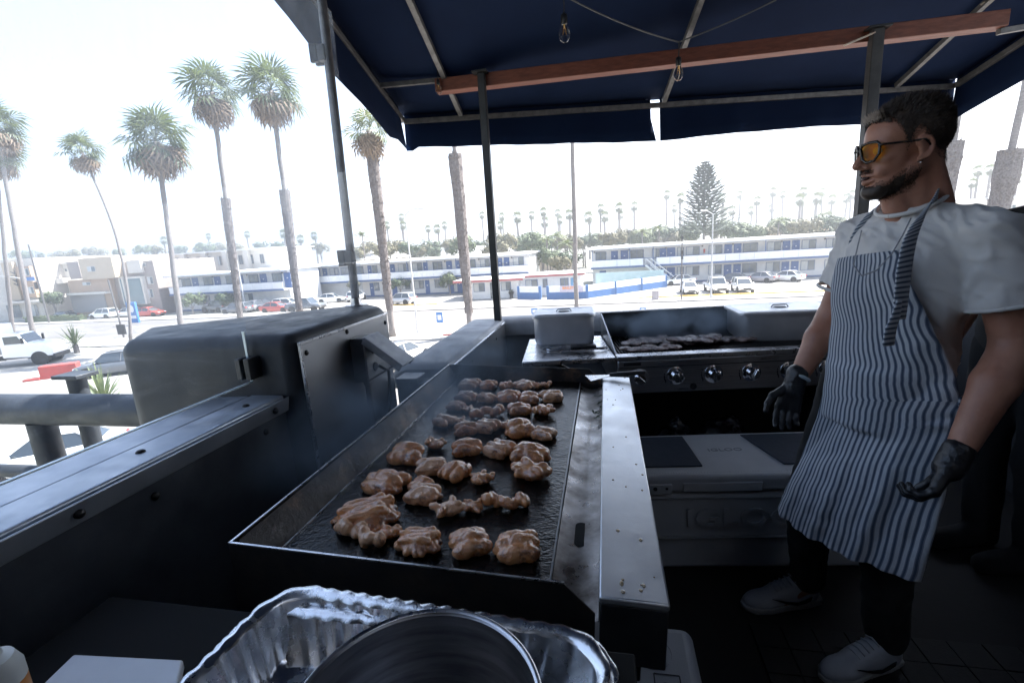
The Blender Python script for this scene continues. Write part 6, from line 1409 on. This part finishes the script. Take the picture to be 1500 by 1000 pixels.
# distant palms: small copies
r = random.Random(21)
def far_palm(seed):
    r_ = random.Random(seed); p0 = thing('distant_palm', '', 'palm'); b_ = MB(); b_.tube([(0, 0, 0), (.25 * r_.uniform(-1, 1), 0, 9), (.5 * r_.uniform(-1, 1), 0, 18)], [.5, .42, .36], 6); b_.build('trunk', bark, p0)
    b_ = MB()
    for k in range(46):
        az_ = k * 2.4; el_ = radians(80 - 160 * (k / 46) + r_.uniform(-12, 12)); R_ = Matrix.Rotation(az_, 3, 'Z') @ Matrix.Rotation(-el_, 3, 'Y')
        for j in range(7):
            a = (j / 6 - .5) * 3.2; d = V3(cos(a), sin(a), 0) * r_.uniform(.9, 1.5); q0 = V3(1.0, 0, 0); n_ = V3(-sin(a), cos(a), 0) * .1; b_.add([R_ @ q0 * 1 + V3(0, 0, 18), R_ @ (q0 + d * .6 + n_) + V3(0, 0, 18), R_ @ (q0 + d) + V3(0, 0, 17.75), R_ @ (q0 + d * .6 - n_) + V3(0, 0, 18)], [(0, 1, 2, 3)])
    b_.build('crown', frond_g, p0, fix=False); return p0
FPP = [far_palm(k) for k in range(3)]
FARP = [(560, 330), (567, 330), (588, 318), (590, 330), (627, 335), (640, 335), (651, 330), (706, 315), (735, 317), (733, 330), (758, 318), (779, 315), (796, 310), (798, 325), (817, 312), (820, 322), (834, 314), (862, 318), (880, 305), (886, 317), (907, 304), (909, 315), (929, 302), (977, 285), (997, 290), (988, 305), (1058, 290), (1060, 310), (1073, 308), (1083, 285), (1100, 308), (1109, 294), (1130, 305), (1133, 281), (1147, 285), (1177, 281), (1171, 292), (1205, 281), (1198, 290), (1219, 292), (1240, 290), (1248, 285), (1203, 318), (1212, 318), (1432, 250), (1450, 248), (1425, 268), (1490, 262), (1390, 265), (335, 347), (362, 343), (415, 342), (440, 350), (460, 345), (240, 352), (305, 346)]
for i, (x, y) in enumerate(FARP):
    t_ = r.uniform(110, 190) if x < 1380 else r.uniform(60, 90); p_ = PTw(x, y, t_); big = 1.25 if (x, y) == (1219, 292) else 1.
    s_ = r.uniform(.85, 1.1) * big * (.7 if x > 1380 else 1.15); zc = p_[2]; o_ = FPP[i % 3] if i < 3 else dup(FPP[i % 3])
    hgt = zc - GZ; o_.scale = (s_, s_, hgt / 18 if False else s_); o_.location = (p_[0], p_[1], zc - 18 * s_); o_.rotation_euler = (0, 0, r.uniform(0, 6))
    tag(o_, 'slim distant palm on the skyline beyond the motels' if x < 1380 else 'palm above the pale building beyond the cook', 'palm', 'distant palms on the skyline')
# ---- broadleaf trees and shrubs
leafm = [mat('leaf_a', (.05, .075, .03), .7, c2=(.09, .115, .05), scale=3), mat('leaf_b', (.10, .10, .05), .7, c2=(.16, .14, .075), scale=3), mat('leaf_c', (.035, .06, .03), .7, c2=(.065, .095, .045), scale=3)]
def crown_mesh(name, seed, rad, n, leaf, m, clumps=9, flat=.75):
    r_ = random.Random(seed); b_ = MB(); cs = [(V3(r_.uniform(-1, 1), r_.uniform(-1, 1), r_.uniform(-.6, .8) * flat) * rad * .62, rad * r_.uniform(.28, .5)) for _ in range(clumps)]
    for _ in range(n):
        c, q = r_.choice(cs); d = V3(r_.gauss(0, 1), r_.gauss(0, 1), r_.gauss(0, 1)).normalized(); p_ = c + d * q * r_.uniform(.7, 1.05); u_ = d.cross(V3(r_.uniform(-1, 1), r_.uniform(-1, 1), r_.uniform(-1, 1))).normalized(); w_ = (d + u_ * .6).cross(u_).normalized(); l_ = leaf * r_.uniform(.6, 1.3)
        b_.add([p_ - u_ * l_, p_ + w_ * l_ * .6, p_ + u_ * l_, p_ - w_ * l_ * .6], [(0, 1, 2, 3)])
    return b_.mesh(name, m, False, False)
CRN = [crown_mesh('crown', k, 2.6, 1500, .2, leafm[k % 3], 10) for k in range(6)]
def tree(base, h, s, k, label, group=None, name='garden_tree'):
    t_ = thing(name, label, 'tree', base, k * 1.3, group); b_ = MB(); b_.tube([(0, 0, 0), (.1, 0, h * .4), (0, .1, h * .75)], [.22 * s, .16 * s, .08 * s], 7); b_.tube([(.08, 0, h * .35), (.8 * s, .2, h * .7)], [.1 * s, .04 * s], 6); b_.tube([(.08, 0, h * .35), (-.7 * s, -.3, h * .7)], [.1 * s, .04 * s], 6); b_.build('trunk', bark, t_)
    c_ = link('crown', CRN[k % 6], t_); c_.location = (0, 0, h * .8); c_.scale = (s, s, s); return t_
rt_ = random.Random(3); LBL = ['bushy olive green tree in the row behind the motel roofs', 'yellowish loose tree in the row behind the motel roofs', 'dark green dense tree in the row behind the motel roofs']
for i in range(66):
    x = 520 + i * 11 + rt_.uniform(-6, 6)
    if x > 1240: x = 1385 + (i - 65) * 13 + rt_.uniform(-4, 4) + 110
    y = 376 - (x - 500) * .062 - rt_.uniform(0, 19); t_ = rt_.uniform(48, 85); p_ = PTw(x, y, t_); k = rt_.randrange(6); s_ = rt_.uniform(.9, 1.7)
    tree((p_[0], p_[1], GZ), max(3, p_[2] - GZ), s_, k, LBL[k % 3], 'trees behind the motels')
for i in range(16):
    x = 20 + i * 30 + rt_.uniform(-8, 8); p_ = PTw(x, 368 - x * .02 - rt_.uniform(0, 8), rt_.uniform(110, 170)); k = rt_.randrange(6); tree((p_[0], p_[1], GZ), max(4, p_[2] - GZ), rt_.uniform(1.4, 2.4), k, ['olive tree on the hazy slope behind the left buildings', 'straw coloured tree on the hazy slope behind the left buildings', 'dark tree on the hazy slope behind the left buildings'][k % 3], 'trees on the slope')
# banana-like feather palms in the garden between the motels
def feather(base, h, s, label, seed):
    r_ = random.Random(seed); t_ = thing('feather_palm', label, 'palm', base, 0, 'garden palms'); b_ = MB(); b_.tube([(0, 0, 0), (.1, 0, h)], [.18, .12], 7); b_.build('trunk', bark, t_); b_ = MB()
    for k in range(18):
        az_ = k * 2.4; el_ = r_.uniform(.1, 1.2); L = 2.6 * s * r_.uniform(.8, 1.1); pr_ = None
        for j in range(9):
            q = j / 8; p_ = V3(cos(az_) * cos(el_) * L * q, sin(az_) * cos(el_) * L * q, h + sin(el_) * L * q - 1.1 * L * q * q * .6)
            if pr_ is not None:
                n_ = V3(-sin(az_), cos(az_), 0) * .45 * s * sin(pi * min(1, q + .1)); b_.add([pr_, p_, p_ + n_ + V3(0, 0, -.15)], [(0, 1, 2)]); b_.add([pr_, p_, p_ - n_ + V3(0, 0, -.15)], [(0, 1, 2)])
            pr_ = p_
    b_.build('crown', frond_g, t_, fix=False)
for k, (x, y, t_) in enumerate(((800, 352, 30), (815, 345, 34), (830, 358, 28), (940, 340, 42), (965, 335, 44), (530, 345, 45), (1140, 325, 48))):
    p_ = PTw(x, y, t_); feather((p_[0], p_[1], GZ), p_[2] - GZ, 1.1, 'feathery garden palm between the motel wings' if k < 3 else 'feathery palm top showing over a motel roof', k)
for i, (x, y, t_, s_) in enumerate(((805, 372, 24, .9), (818, 378, 22, .8), (830, 370, 25, 1.), (795, 366, 30, 1.))): p_ = PTw(x, y, t_); tree((p_[0], p_[1], GZ), p_[2] - GZ, s_, i, 'dense garden shrub tree filling the gap between the motel wings', 'garden gap trees')
# norfolk pine
bp_ = PTw(1031, 345, 40); tp_ = PTw(1031, 236, 40); H_ = float(tp_[2] - GZ); npn = thing('norfolk_pine', 'tall tiered dark conifer standing above the right motel roof', 'tree', (bp_[0], bp_[1], GZ)); b_ = MB(); b_.tube([(0, 0, 0), (0, 0, H_)], [.35, .04], 8); b_.build('trunk', bark, npn); b_ = MB(); r_ = random.Random(2)
for k in range(26):
    z = H_ * (.36 + .64 * (k / 26) ** .92); L = ((H_ - z) * .5 + .7) * r_.uniform(.75, 1.1)
    for j in range(9):
        a = j * .698 + k * .37 + r_.uniform(-.15, .15); d = V3(cos(a), sin(a), 0); l_ = L * r_.uniform(.75, 1.1)
        for m_ in range(14):
            q = (m_ + .5) / 14; p_ = d * l_ * q + V3(0, 0, z + .28 * l_ * q * q)
            for s_ in (-1, 1): n_ = (V3(-sin(a), cos(a), 0) * s_ + d * .7).normalized() * (.5 + .8 * (1 - q)) * min(1, L / 1.6); b_.add([p_, p_ + n_ + V3(0, 0, .05), p_ + n_ * .8 + d * .3 + V3(0, 0, .2)], [(0, 1, 2)])
b_.build('crown', mat('conifer_green', (.025, .045, .035), .7, c2=(.045, .065, .05), scale=2), npn, fix=False)
# clipped round trees in front of the left motel, street trees
for k, (x, y, t_, s_) in enumerate(((586, 413, 17.5, .62), (658, 408, 17.5, .7), (518, 415, 17, .5))):
    p_ = PTw(x, y, t_); tt = tree((p_[0], p_[1], GZ), (p_[2] - GZ) * 1.12, s_, 2 + k, ('clipped green tree beside the white hatchback', 'clipped umbrella tree before the motel with dark trunk', 'clipped green tree half hidden by the glass post')[k], 'clipped motel trees')
for k, (x, y, t_, s_) in enumerate(((278, 437, 5, .75), (330, 436, 7.5, .8), (75, 432, 4, .8))): p_ = PTw(x, y, t_); tree((p_[0], p_[1], GZ), p_[2] - GZ, s_, 3 * k, ('small spreading street tree below the pale balcony', 'green street tree behind the grey jeep', 'fan leaved street tree before the balcony building')[k])
hd = MB(); rr_ = random.Random(8)
def hedge(name, label, c, w_, d_, h_, n, leaf, m, rz=0.):
    b_ = MB(); R_ = Matrix.Rotation(rz, 3, 'Z')
    for _ in range(n):
        f_ = rr_.random(); p_ = V3(rr_.uniform(-w_ / 2, w_ / 2), rr_.uniform(-d_ / 2, d_ / 2), h_ * (1 - .45 * f_ * f_) * rr_.uniform(.85, 1.08)); d = V3(rr_.gauss(0, 1), rr_.gauss(0, 1), rr_.gauss(0, .6)).normalized(); u_ = d.cross(V3(.3, .5, 1)).normalized(); b_.add([p_ - d * leaf, p_ + u_ * leaf * .5, p_ + d * leaf, p_ - u_ * leaf * .5], [(0, 1, 2, 3)])
    b_.v = [tuple(R_ @ Vector(v) + Vector(c)) for v in b_.v]; b_.box(Vector(c) + V3(0, 0, h_ * .35), (w_ * .94, d_ * .9, h_ * .7), rz); return tag(b_.build(name, m, fix=False), label, 'hedge')
hp = P(40, 735, z=GZ + .6); hedge('hedge', 'sunlit yellow-green hedge at the foot of the restaurant wall', (hp[0] + 1.0, hp[1] - .3, GZ), 9, 2.2, .8, 5200, .09, mat('hedge_yellow_green', (.13, .17, .03), .6, c2=(.25, .23, .06), scale=5), radians(12))
hp = st(-87.5, 2.4, GZ + .1); hedge('hedge', 'low trimmed hedge along the 7777 building', hp, 12, 1.2, .9, 900, .14, leafm[0], RST)
# yuccas
def yucca(base, s, label, seed):
    r_ = random.Random(seed); t_ = thing('yucca', label, 'plant', base, 0); b_ = MB(); b_.tube([(0, 0, 0), (0, 0, .5 * s)], .14 * s, 8); b_.build('stem', bark, t_)
    for k in range(70):
        az_ = k * 2.4; el_ = radians(85 - 95 * (k / 70)); d = V3(cos(az_) * cos(el_), sin(az_) * cos(el_), sin(el_)); n_ = V3(-sin(az_), cos(az_), 0) * .035 * s; L = 1.3 * s * r_.uniform(.8, 1.1); p0 = V3(0, 0, .5 * s); b_ = MB(); b_.add([p0 - n_ * .6, p0 + n_ * .6, p0 + d * L * .5 + n_ + V3(0, 0, -.02), p0 + d * L * .5 - n_, p0 + d * L + V3(0, 0, -.12 * L * cos(el_))], [(0, 1, 2, 3), (3, 2, 4)]); b_.build('leaf', yuc, t_, fix=False)
yuc = mat('yucca_leaf', (.10, .14, .06), .5, c2=(.22, .24, .12), scale=4)
hp = P(152, 585, z=GZ + 1.0); yucca((hp[0], hp[1], GZ), 1.7, 'spiky yucca beyond the pipe railing by the parapet box', 1)
hp = P(112, 512, z=GZ + .3); yucca((hp[0], hp[1], GZ), 1.6, 'grey green agave at the pavement edge behind the dark car', 2)

# ================================================================== VEHICLES
tyre_m = mat('tyre_rubber', (.015, .015, .016), .8); rim_m = mat('alloy_rim', (.5, .5, .52), .3, .9); cglass = mat('car_glass', (.03, .04, .05), .05, 0, spec=.9, coat=.5); head_m = mat('headlamp', (.75, .77, .8), .1, spec=.9); tail_m = mat('tail_lamp', (.42, .02, .015), .25, coat=.5); trim_b = mat('car_trim_black', (.015, .015, .017), .5)
def paint(name, c): return mat('paint_' + name, c, .28, .15, coat=.8, c2=tuple(v * .92 for v in c), scale=1.5)
PAINT = dict(white=paint('white', (.78, .78, .77)), grey=paint('grey', (.3, .29, .31)), dark=paint('dark', (.035, .045, .075)), black=paint('black', (.02, .021, .024)), red=paint('red', (.45, .06, .04)), silver=paint('silver', (.5, .51, .53)), gunmetal=paint('gunmetal', (.12, .13, .145)))
def wheel(par, x, y, r_, side):
    Rw = Matrix.Rotation(-pi / 2 * side, 3, 'X'); b_ = MB(); b_.lathe([(r_ * .62, .1), (r_ * .9, .11), (r_, .06), (r_, -.06), (r_ * .9, -.11), (r_ * .62, -.1)], (x, y, r_), 20, R=Rw); w_ = b_.build('wheel', tyre_m, par, auto=40); b_ = MB(); b_.lathe([(0, .07), (r_ * .18, .075), (r_ * .22, .05), (r_ * .5, .06), (r_ * .62, .095), (r_ * .64, .06), (0, .0)], (x, y, r_), 20, R=Rw); b_.build('rim', rim_m, w_, auto=30)
def car(label, loc, head, kind, col, group='parked cars'):
    c_ = thing({'sedan': 'sedan_car', 'suv': 'suv_car', 'pickup': 'pickup_truck', 'jeep': 'jeep_car'}[kind], label, 'car', loc, head, group); pm_ = PAINT[col]
    if kind == 'sedan': st_ = [(-2.35, .5, .82, .66), (-2.28, .36, .95, .78), (-1.6, .24, 1.0, .88), (-.4, .2, .95, .9), (.9, .2, .93, .9), (1.6, .24, .86, .87), (2.15, .3, .74, .79), (2.33, .42, .64, .66)]; cab = ((-1.85, 1.05), (-1.15, .3), .92, 1.43, .78, .58); wr, wx = .33, (-1.4, 1.42)
    elif kind == 'suv': st_ = [(-2.2, .55, 1.0, .7), (-2.15, .4, 1.08, .82), (-1.4, .3, 1.08, .9), (0, .28, 1.04, .92), (1.1, .28, 1.03, .91), (1.75, .32, .98, .88), (2.15, .4, .85, .8), (2.26, .5, .74, .7)]; cab = ((-2.1, 1.0), (-1.8, .35), 1.04, 1.64, .82, .66); wr, wx = .37, (-1.35, 1.4)
    elif kind == 'jeep': st_ = [(-2.0, .6, 1.05, .78), (-1.95, .5, 1.1, .82), (-1, .45, 1.1, .84), (.6, .45, 1.1, .84), (.65, .5, 1.1, .78), (1.9, .55, 1.08, .7), (1.98, .6, 1.0, .66)]; cab = ((-1.95, .62), (-1.9, .4), 1.09, 1.78, .8, .72); wr, wx = .42, (-1.2, 1.35)
    else: st_ = [(-2.9, .6, 1.05, .88), (-2.85, .5, 1.1, .95), (-1, .42, 1.1, .97), (.5, .4, 1.1, .97), (1.6, .42, 1.14, .96), (2.5, .5, 1.08, .93), (2.75, .55, .98, .86)]; cab = ((-.75, 1.35), (-.5, .7), 1.1, 1.88, .86, .72); wr, wx = .42, (-1.75, 1.8)
    rows_ = []
    for x, zb, zt_, w_ in st_:
        h = zt_ - zb; rows_.append([(x, y * w_, zb + z * h) for y, z in ((-.9, 0), (-1, .18), (-1.0, .55), (-.97, .8), (-.86, .96), (-.6, 1), (.6, 1), (.86, .96), (.97, .8), (1.0, .55), (1, .18), (.9, 0))])
    b_ = MB(); b_.grid(rows_, close=True); b_.f.append(tuple(range(12))); b_.f.append(tuple(range(len(b_.v) - 12, len(b_.v)))); bd_ = b_.build('body', pm_, c_, auto=38)
    (xb0, xb1), (xt0, xt1), z0, z1, wb, wt = cab
    b_ = MB(); b_.add([(xb0, -wb, z0), (xb1, -wb, z0), (xb1, wb, z0), (xb0, wb, z0), (xt0, -wt, z1), (xt1, -wt, z1), (xt1, wt, z1), (xt0, wt, z1)], [(0, 1, 5, 4), (1, 2, 6, 5), (2, 3, 7, 6), (3, 0, 4, 7)]); b_.build('windows', cglass, c_)
    b_ = MB(); xm = (xt0 + xt1) / 2; b_.grid([[(x, y, z) for y in (-wt * 1.02, -wt * .6, 0, wt * .6, wt * 1.02)] for x, z in ((xt0 - .06, z1 - .02), (xt0 + .05, z1 + .035), (xm, z1 + .06), (xt1 - .05, z1 + .035), (xt1 + .06, z1 - .02))]); o_ = b_.build('roof', pm_, c_, smooth=True); sm_ = o_.modifiers.new('s', 'SOLIDIFY'); sm_.thickness = .03
    for sy in (-1, 1):
        for (xa, xb_) in ((xb0, xt0), (xb1, xt1), ((xb0 + xb1) / 2 - .1, (xt0 + xt1) / 2 - .05)): b_ = MB(); b_.beam((xa, sy * wb * 1.0, z0), (xb_, sy * wt * 1.01, z1), .06, .05); b_.build('pillar', pm_, c_)
        b_ = MB(); b_.ell((xb1 - .25, sy * (wb + .2), z0 + .08), (.08, .12, .07), nu=8, nv=6); b_.build('mirror', pm_, c_, smooth=True)
        xf = st_[-1][0]; zf = st_[-2][2]; b_ = MB(); b_.box((xf - .14, sy * st_[-2][3] * .72, zf - .1), (.2, .34, .13)); b_.build('headlight', head_m, c_, bevel=.02)
        xr = st_[0][0]; zr = st_[1][2]; b_ = MB(); b_.box((xr + .05, sy * st_[1][3] * .78, zr - .14), (.16, .32, .15)); b_.build('tail_light', tail_m, c_, bevel=.02)
        for x in wx: wheel(c_, x, sy * (st_[3][3] - .09), wr, sy); b_ = MB(); b_.tube([(x, sy * (st_[3][3] - .22), wr + .02), (x, sy * (st_[3][3] + .004), wr + .02)], wr + .055, 20); b_.build('wheel_arch', trim_b, c_)
    xf = st_[-1][0]; b_ = MB(); b_.box((xf - .03, 0, st_[-1][1] + .1), (.1, st_[-1][3] * 1.25, .16)); b_.build('grille', trim_b, c_, bevel=.02); b_ = MB(); b_.box((xf - .06, 0, st_[-1][1] - .06), (.16, st_[-1][3] * 1.9, .1)); b_.build('bumper', trim_b, c_, bevel=.03)
    if kind == 'pickup': b_ = MB(); b_.bx(-2.75, -.85, -.82, .82, 1.07, 1.115); b_.build('bed', trim_b, c_)
    b_ = MB(); b_.box((st_[0][0] - .005, 0, .78), (.02, .34, .12)); b_.build('number_plate', mwhite, c_)
    return c_
def cst(s, t): return st(s, t, GZ + .003)
FU = RST - pi / 2                        # nose towards the street
car('white sedan parked nose out next to the white pickup', cst(9.3, 7.6), FU, 'sedan', 'white'); car('white pickup parked nose out between a sedan and a small suv', cst(12.5, 7.6), FU + .05, 'pickup', 'white'); car('small white suv parked nose out at the yellow kerb', cst(15.4, 7.0), FU, 'suv', 'white')
car('white sedan parked along the motel under the stair end', cst(9.5, 18.4), RST + pi + .2, 'sedan', 'white'); car('dark blue sedan behind the small white suv', cst(16.6, 17.6), RST + pi - .4, 'sedan', 'dark'); car('grey sedan backed up between dark and white sedans', cst(20.3, 17.4), RST + pi - .75, 'sedan', 'grey'); car('white sedan parked by the blue plinth at the end of the row', cst(23.6, 17.2), RST + pi - .75, 'sedan', 'white')
car('silver white hatchback in front of the clipped tree', cst(-30, 7.6), RST + pi - .25, 'suv', 'silver'); car('white suv parked against the far motel wing', cst(-41.5, 15.0), RST + pi / 2 + .15, 'suv', 'white'); car('white sedan half hidden behind the glass post', cst(-45.5, 14), RST + .3, 'sedan', 'white')
car('grey pickup on the street above the parapet box', cst(-43, 3.9), RST, 'pickup', 'gunmetal'); car('small red car seen through the glass near the box', cst(-48, 4.1), RST + .1, 'sedan', 'red'); car('white van like car behind the small red car', cst(-48.5, 7.2), RST + .2, 'suv', 'white'); car('brown grey suv by the white lamp pole', cst(-53, 7.4), RST + 1.3, 'suv', 'grey')
car('dark hatchback parked on the street near a palm trunk', cst(-54.9, 4.2), RST + pi, 'suv', 'gunmetal'); car('grey jeep parked below the balcony', cst(-61.3, 6.9), RST + pi, 'jeep', 'gunmetal'); car('bright red car beside the street banner', cst(-71.5, 4.6), RST + .1, 'sedan', 'red'); car('white suv waiting near the garage door', cst(-79.5, 3.9), RST + pi, 'suv', 'white'); car('white sedan behind the waiting white suv', cst(-76.5, 5.4), RST + pi, 'sedan', 'white'); car('dark sedan in front of the 7777 building', cst(-88, 3.9), RST + pi, 'sedan', 'dark')
q_ = P(158, 540, z=GZ + .4); car('dark car parked beyond the red block and yucca', (q_[0] + .6, q_[1], GZ), radians(200), 'suv', 'gunmetal'); q_ = P(75, 668, z=GZ + .5); car('white sedan parked right below the pipe railing', (q_[0], q_[1], GZ), radians(205), 'sedan', 'white'); q_ = P(588, 520, z=GZ + .6); car('white sedan below the outlet box showing a red tail light', (q_[0], q_[1] + .3, GZ), radians(62), 'sedan', 'white')
# box truck
q_ = P(62, 531, z=GZ); bt = thing('box_truck', 'white box truck with rounded cab driving past the red block', 'truck', (q_[0], q_[1], GZ), radians(14))
wp = PAINT['white']; b_ = MB(); b_.bx(-8.2, -2.15, -1.2, 1.2, 1.1, 3.6); b_.build('cargo_box', mwhite, bt, bevel=.04); b_ = MB(); b_.prism([(-2.0, .8), (-2.0, 2.75), (-1.5, 2.85), (-.55, 2.75), (-.1, 1.95), (1.2, 1.75), (1.55, 1.5), (1.6, .7), (.6, .62)], -1.02, 1.02)
b_.v = [(v[0], v[2], v[1]) for v in b_.v]; b_.build('cab', wp, bt, bevel=.12, seg=3); b_ = MB(); b_.slab([(-.53, -.9, 2.68), (-.53, .9, 2.68), (-.1, .9, 2.0), (-.1, -.9, 2.0)], .03, (1, 0, .5)); b_.build('windscreen', cglass, bt)
for sy in (-1, 1):
    b_ = MB(); b_.slab([(-1.6, sy * 1.025, 1.95), (-.3, sy * 1.025, 1.95), (-.62, sy * 1.025, 2.6), (-1.6, sy * 1.025, 2.6)], .02, (0, sy, 0)); b_.build('side_window', cglass, bt); b_ = MB(); b_.box((-.2, sy * 1.25, 2.2), (.1, .18, .5)); b_.build('mirror', trim_b, bt); b_ = MB(); b_.box((1.52, sy * .75, 1.25), (.12, .3, .25)); b_.build('headlight', head_m, bt, bevel=.03); b_ = MB(); b_.bx(-1.7, -.2, sy * 1.0, sy * 1.12, .55, .7); b_.build('step', rim_m, bt)
    for x in (.55, -6.3): wheel(bt, x, sy * .92, .5, sy); b_ = MB(); b_.tube([(x, sy * .7, .55), (x, sy * 1.035, .55)], .62, 20); b_.build('wheel_arch', trim_b, bt) if x > 0 else None
b_ = MB(); b_.bx(-8.1, 1.2, -.5, .5, .55, .85); b_.build('chassis', trim_b, bt); b_ = MB(); b_.bx(1.5, 1.68, -1.0, 1.0, .5, .85); b_.build('bumper', trim_b, bt, bevel=.03)

# ================================================================== STREET FURNITURE
pole_w = mat('pale_pole', (.5, .5, .5), .6, c2=(.42, .42, .42), scale=4); sign_b = mat('sign_blue', (.05, .17, .42), .5)
def pole(label, s, t, ztop, r_=.09, arm=None, m=None):
    l_ = thing('street_lamp', label, 'street lamp', st(s, t, GZ + (.12 if -18 < t < -14 or 0 < t < 3.2 else 0)), RST, 'street lamps'); h = ztop - GZ; b_ = MB(); b_.tube([(0, 0, 0), (0, 0, h)], [r_, r_ * .6], 10); b_.build('pole', m or pole_w, l_); b_ = MB(); b_.tube([(0, 0, 0), (0, 0, .35)], r_ * 1.7, 10); b_.build('base', m or pole_w, l_)
    if arm: b_ = MB(); b_.tube([(0, 0, h - .05), (arm * .5, 0, h + .35), (arm, 0, h + .4)], .05, 8); b_.build('arm', pole_w, l_); b_ = MB(); b_.ell((arm + .3, 0, h + .38), (.42, .16, .09)); b_.build('lamp_head', pole_w, l_, smooth=True)
    return l_
pole('slim pale street lamp between two collared palms', -17.6, -15.8, PT(591, 316, -15.8)[1], .09, 1.3); pole('pale street lamp in front of the white pickup', 10.7, 1.2, PT(1044, 315, 1.2)[1], .1, -1.2); pole('white lamp pole by the brown grey suv', -55.5, 6.5, PT(372, 358, 6.5)[1], .13, 1.2)
def signpole(label, s, t, h, w_, hh, m, dark=False):
    p_ = thing('sign_post', label, 'sign', st(s, t, GZ + .1), RST, 'small signs on posts'); b_ = MB(); b_.tube([(0, .03, 0), (0, .03, h)], .035, 8); b_.build('post', black_metal if dark else pole_w, p_); b_ = MB(); b_.bx(-w_ / 2, w_ / 2, -.025, -.007, h - hh, h); q = b_.build('panel', m, p_, bevel=.004); b_ = MB(); b_.bx(-w_ * .3, w_ * .3, -.031, -.026, h - hh * .75, h - hh * .25); b_.build('white_symbol', mwhite, q); return p_
a_ = PT(644, 466, -14.6); signpole('blue and white sign on a post between the palms', a_[0], -14.6, a_[1] - GZ + .45, .6, .95, sign_b); a_ = PT(783, 458, -14.6); signpole('small blue sign beside the rear parapet', a_[0], -14.6, a_[1] - GZ + .3, .55, .5, sign_b); a_ = PT(937, 455, -10); signpole('tiny pale blue sign behind the grill back', a_[0], -14.4, PT(937, 455, -14.4)[1] - GZ + .15, .5, .35, sign_b)
pn = thing('signal_pole', 'dark thin signal pole with sign boxes in front of the parked cars', 'pole', st(7.4, -5.5 + 4.9 + .9, GZ + .12), RST); h_ = PT(1011, 345, .3)[1] - GZ; b_ = MB(); b_.tube([(0, 0, 0), (0, 0, h_)], .07, 8); b_.build('pole', tube_m, pn)
for z in (.66, .74, .95): b_ = MB(); b_.box((0, -.09, h_ * z), (.22, .05, .4)); b_.build('panel', black_metal, pn)
ts = thing('traffic_signal', 'traffic signal on a long mast arm at the left crossing', 'traffic light', st(-86.5, .8, GZ + .12), RST); zt_ = PT(98, 405, .8)[1] - GZ; b_ = MB(); b_.tube([(0, 0, 0), (0, 0, zt_ + 5)], [.16, .09], 10); b_.build('pole', tube_m, ts); b_ = MB(); b_.tube([(0, 0, zt_ - .6), (-4, -.5, zt_ + .3), (-9, -1, zt_ + .8)], [.1, .08, .05], 8); b_.build('mast_arm', pole_w, ts)
for x in (-8.5, -.4):
    b_ = MB(); b_.box((x, -1.1 * abs(x) / 9 - .15, zt_ + .35 * (x < -5) - 1.2 * (x > -5)), (.4, .25, 1.1)); h__ = b_.build('signal_head', black_metal, ts, bevel=.03)
    for k in range(3): b_ = MB(); b_.lathe([(0, .02), (.12, .02), (.13, 0)], (x, -1.1 * abs(x) / 9 - .28, zt_ + .35 * (x < -5) - 1.2 * (x > -5) + (k - 1) * .34), 12, R=Ry_); b_.build('lens', mat('signal_lens', (.08, .06, .05), .3), h__)
b_ = MB(); b_.box((-.9, -.3, zt_ - .1), (1.6, .04, .55)); b_.build('street_name_sign', sign_b, ts)
sbn = thing('street_banner', 'blue poster stand on the pavement near the red car', 'sign', st(*PG(199, 476), GZ + .12), RST); b_ = MB(); b_.bx(-.75, .75, -.15, .15, .2, 3.0); b_.build('panel', sign_b, sbn, bevel=.03); b_ = MB(); b_.ell((.1, -.16, 2.1), (.35, .02, .5)); b_.build('white_figure', mwhite, sbn); b_ = MB(); b_.bx(-.6, .6, -.17, -.155, .8, 1.2); b_.build('white_caption', mwhite, sbn)
a_ = PG(182, 495); ub = thing('utility_pole', 'thin dark pole with a black sign box near the dark car', 'pole', st(a_[0], a_[1], GZ), RST); h_ = 6.5; b_ = MB(); b_.tube([(0, 0, 0), (-.3, 0, h_)], .09, 8); b_.build('pole', tube_m, ub); b_ = MB(); b_.box((0, -.1, 1.0), (1.0, .2, 1.1)); b_.build('box', black_metal, ub)
a_ = P(78, 553, z=GZ); rb = thing('red_block', 'red painted concrete block with low red kerb', 'barrier', (a_[0], a_[1], GZ), radians(22)); redp = mat('red_kerb_paint', (.42, .07, .06), .7, c2=(.34, .07, .06), scale=3); b_ = MB(); b_.bx(-.6, 1.6, -.3, .4, 0, .95); b_.build('block', redp, rb, bevel=.04); b_ = MB(); b_.bx(-1.6, -.61, -.35, .2, 0, .16); b_.build('kerb', redp, rb, bevel=.03)
a_ = P(690, 492, z=GZ); rk = MB(); rk.box((a_[0], a_[1], GZ + .08), (5, .3, .3), RST); tag(rk.build('red_kerb', redp, bevel=.03), 'short red painted kerb beyond the parapet cap', 'kerb')

# ================================================================== HAZE
hm = bpy.data.materials.new('sea_haze'); hm.use_nodes = True; t = hm.node_tree; t.nodes.clear(); o_ = t.nodes.new('ShaderNodeOutputMaterial'); v_ = t.nodes.new('ShaderNodeVolumePrincipled'); v_.inputs['Color'].default_value = (.9, .94, 1, 1); v_.inputs['Density'].default_value = .0015; v_.inputs['Anisotropy'].default_value = .4; t.links.new(v_.outputs[0], o_.inputs['Volume'])
b_ = MB(); b_.bx(-3100, 3100, -450, 4300, GZ - 3, 140); hz = b_.build('haze', hm); hz['kind'] = 'stuff'
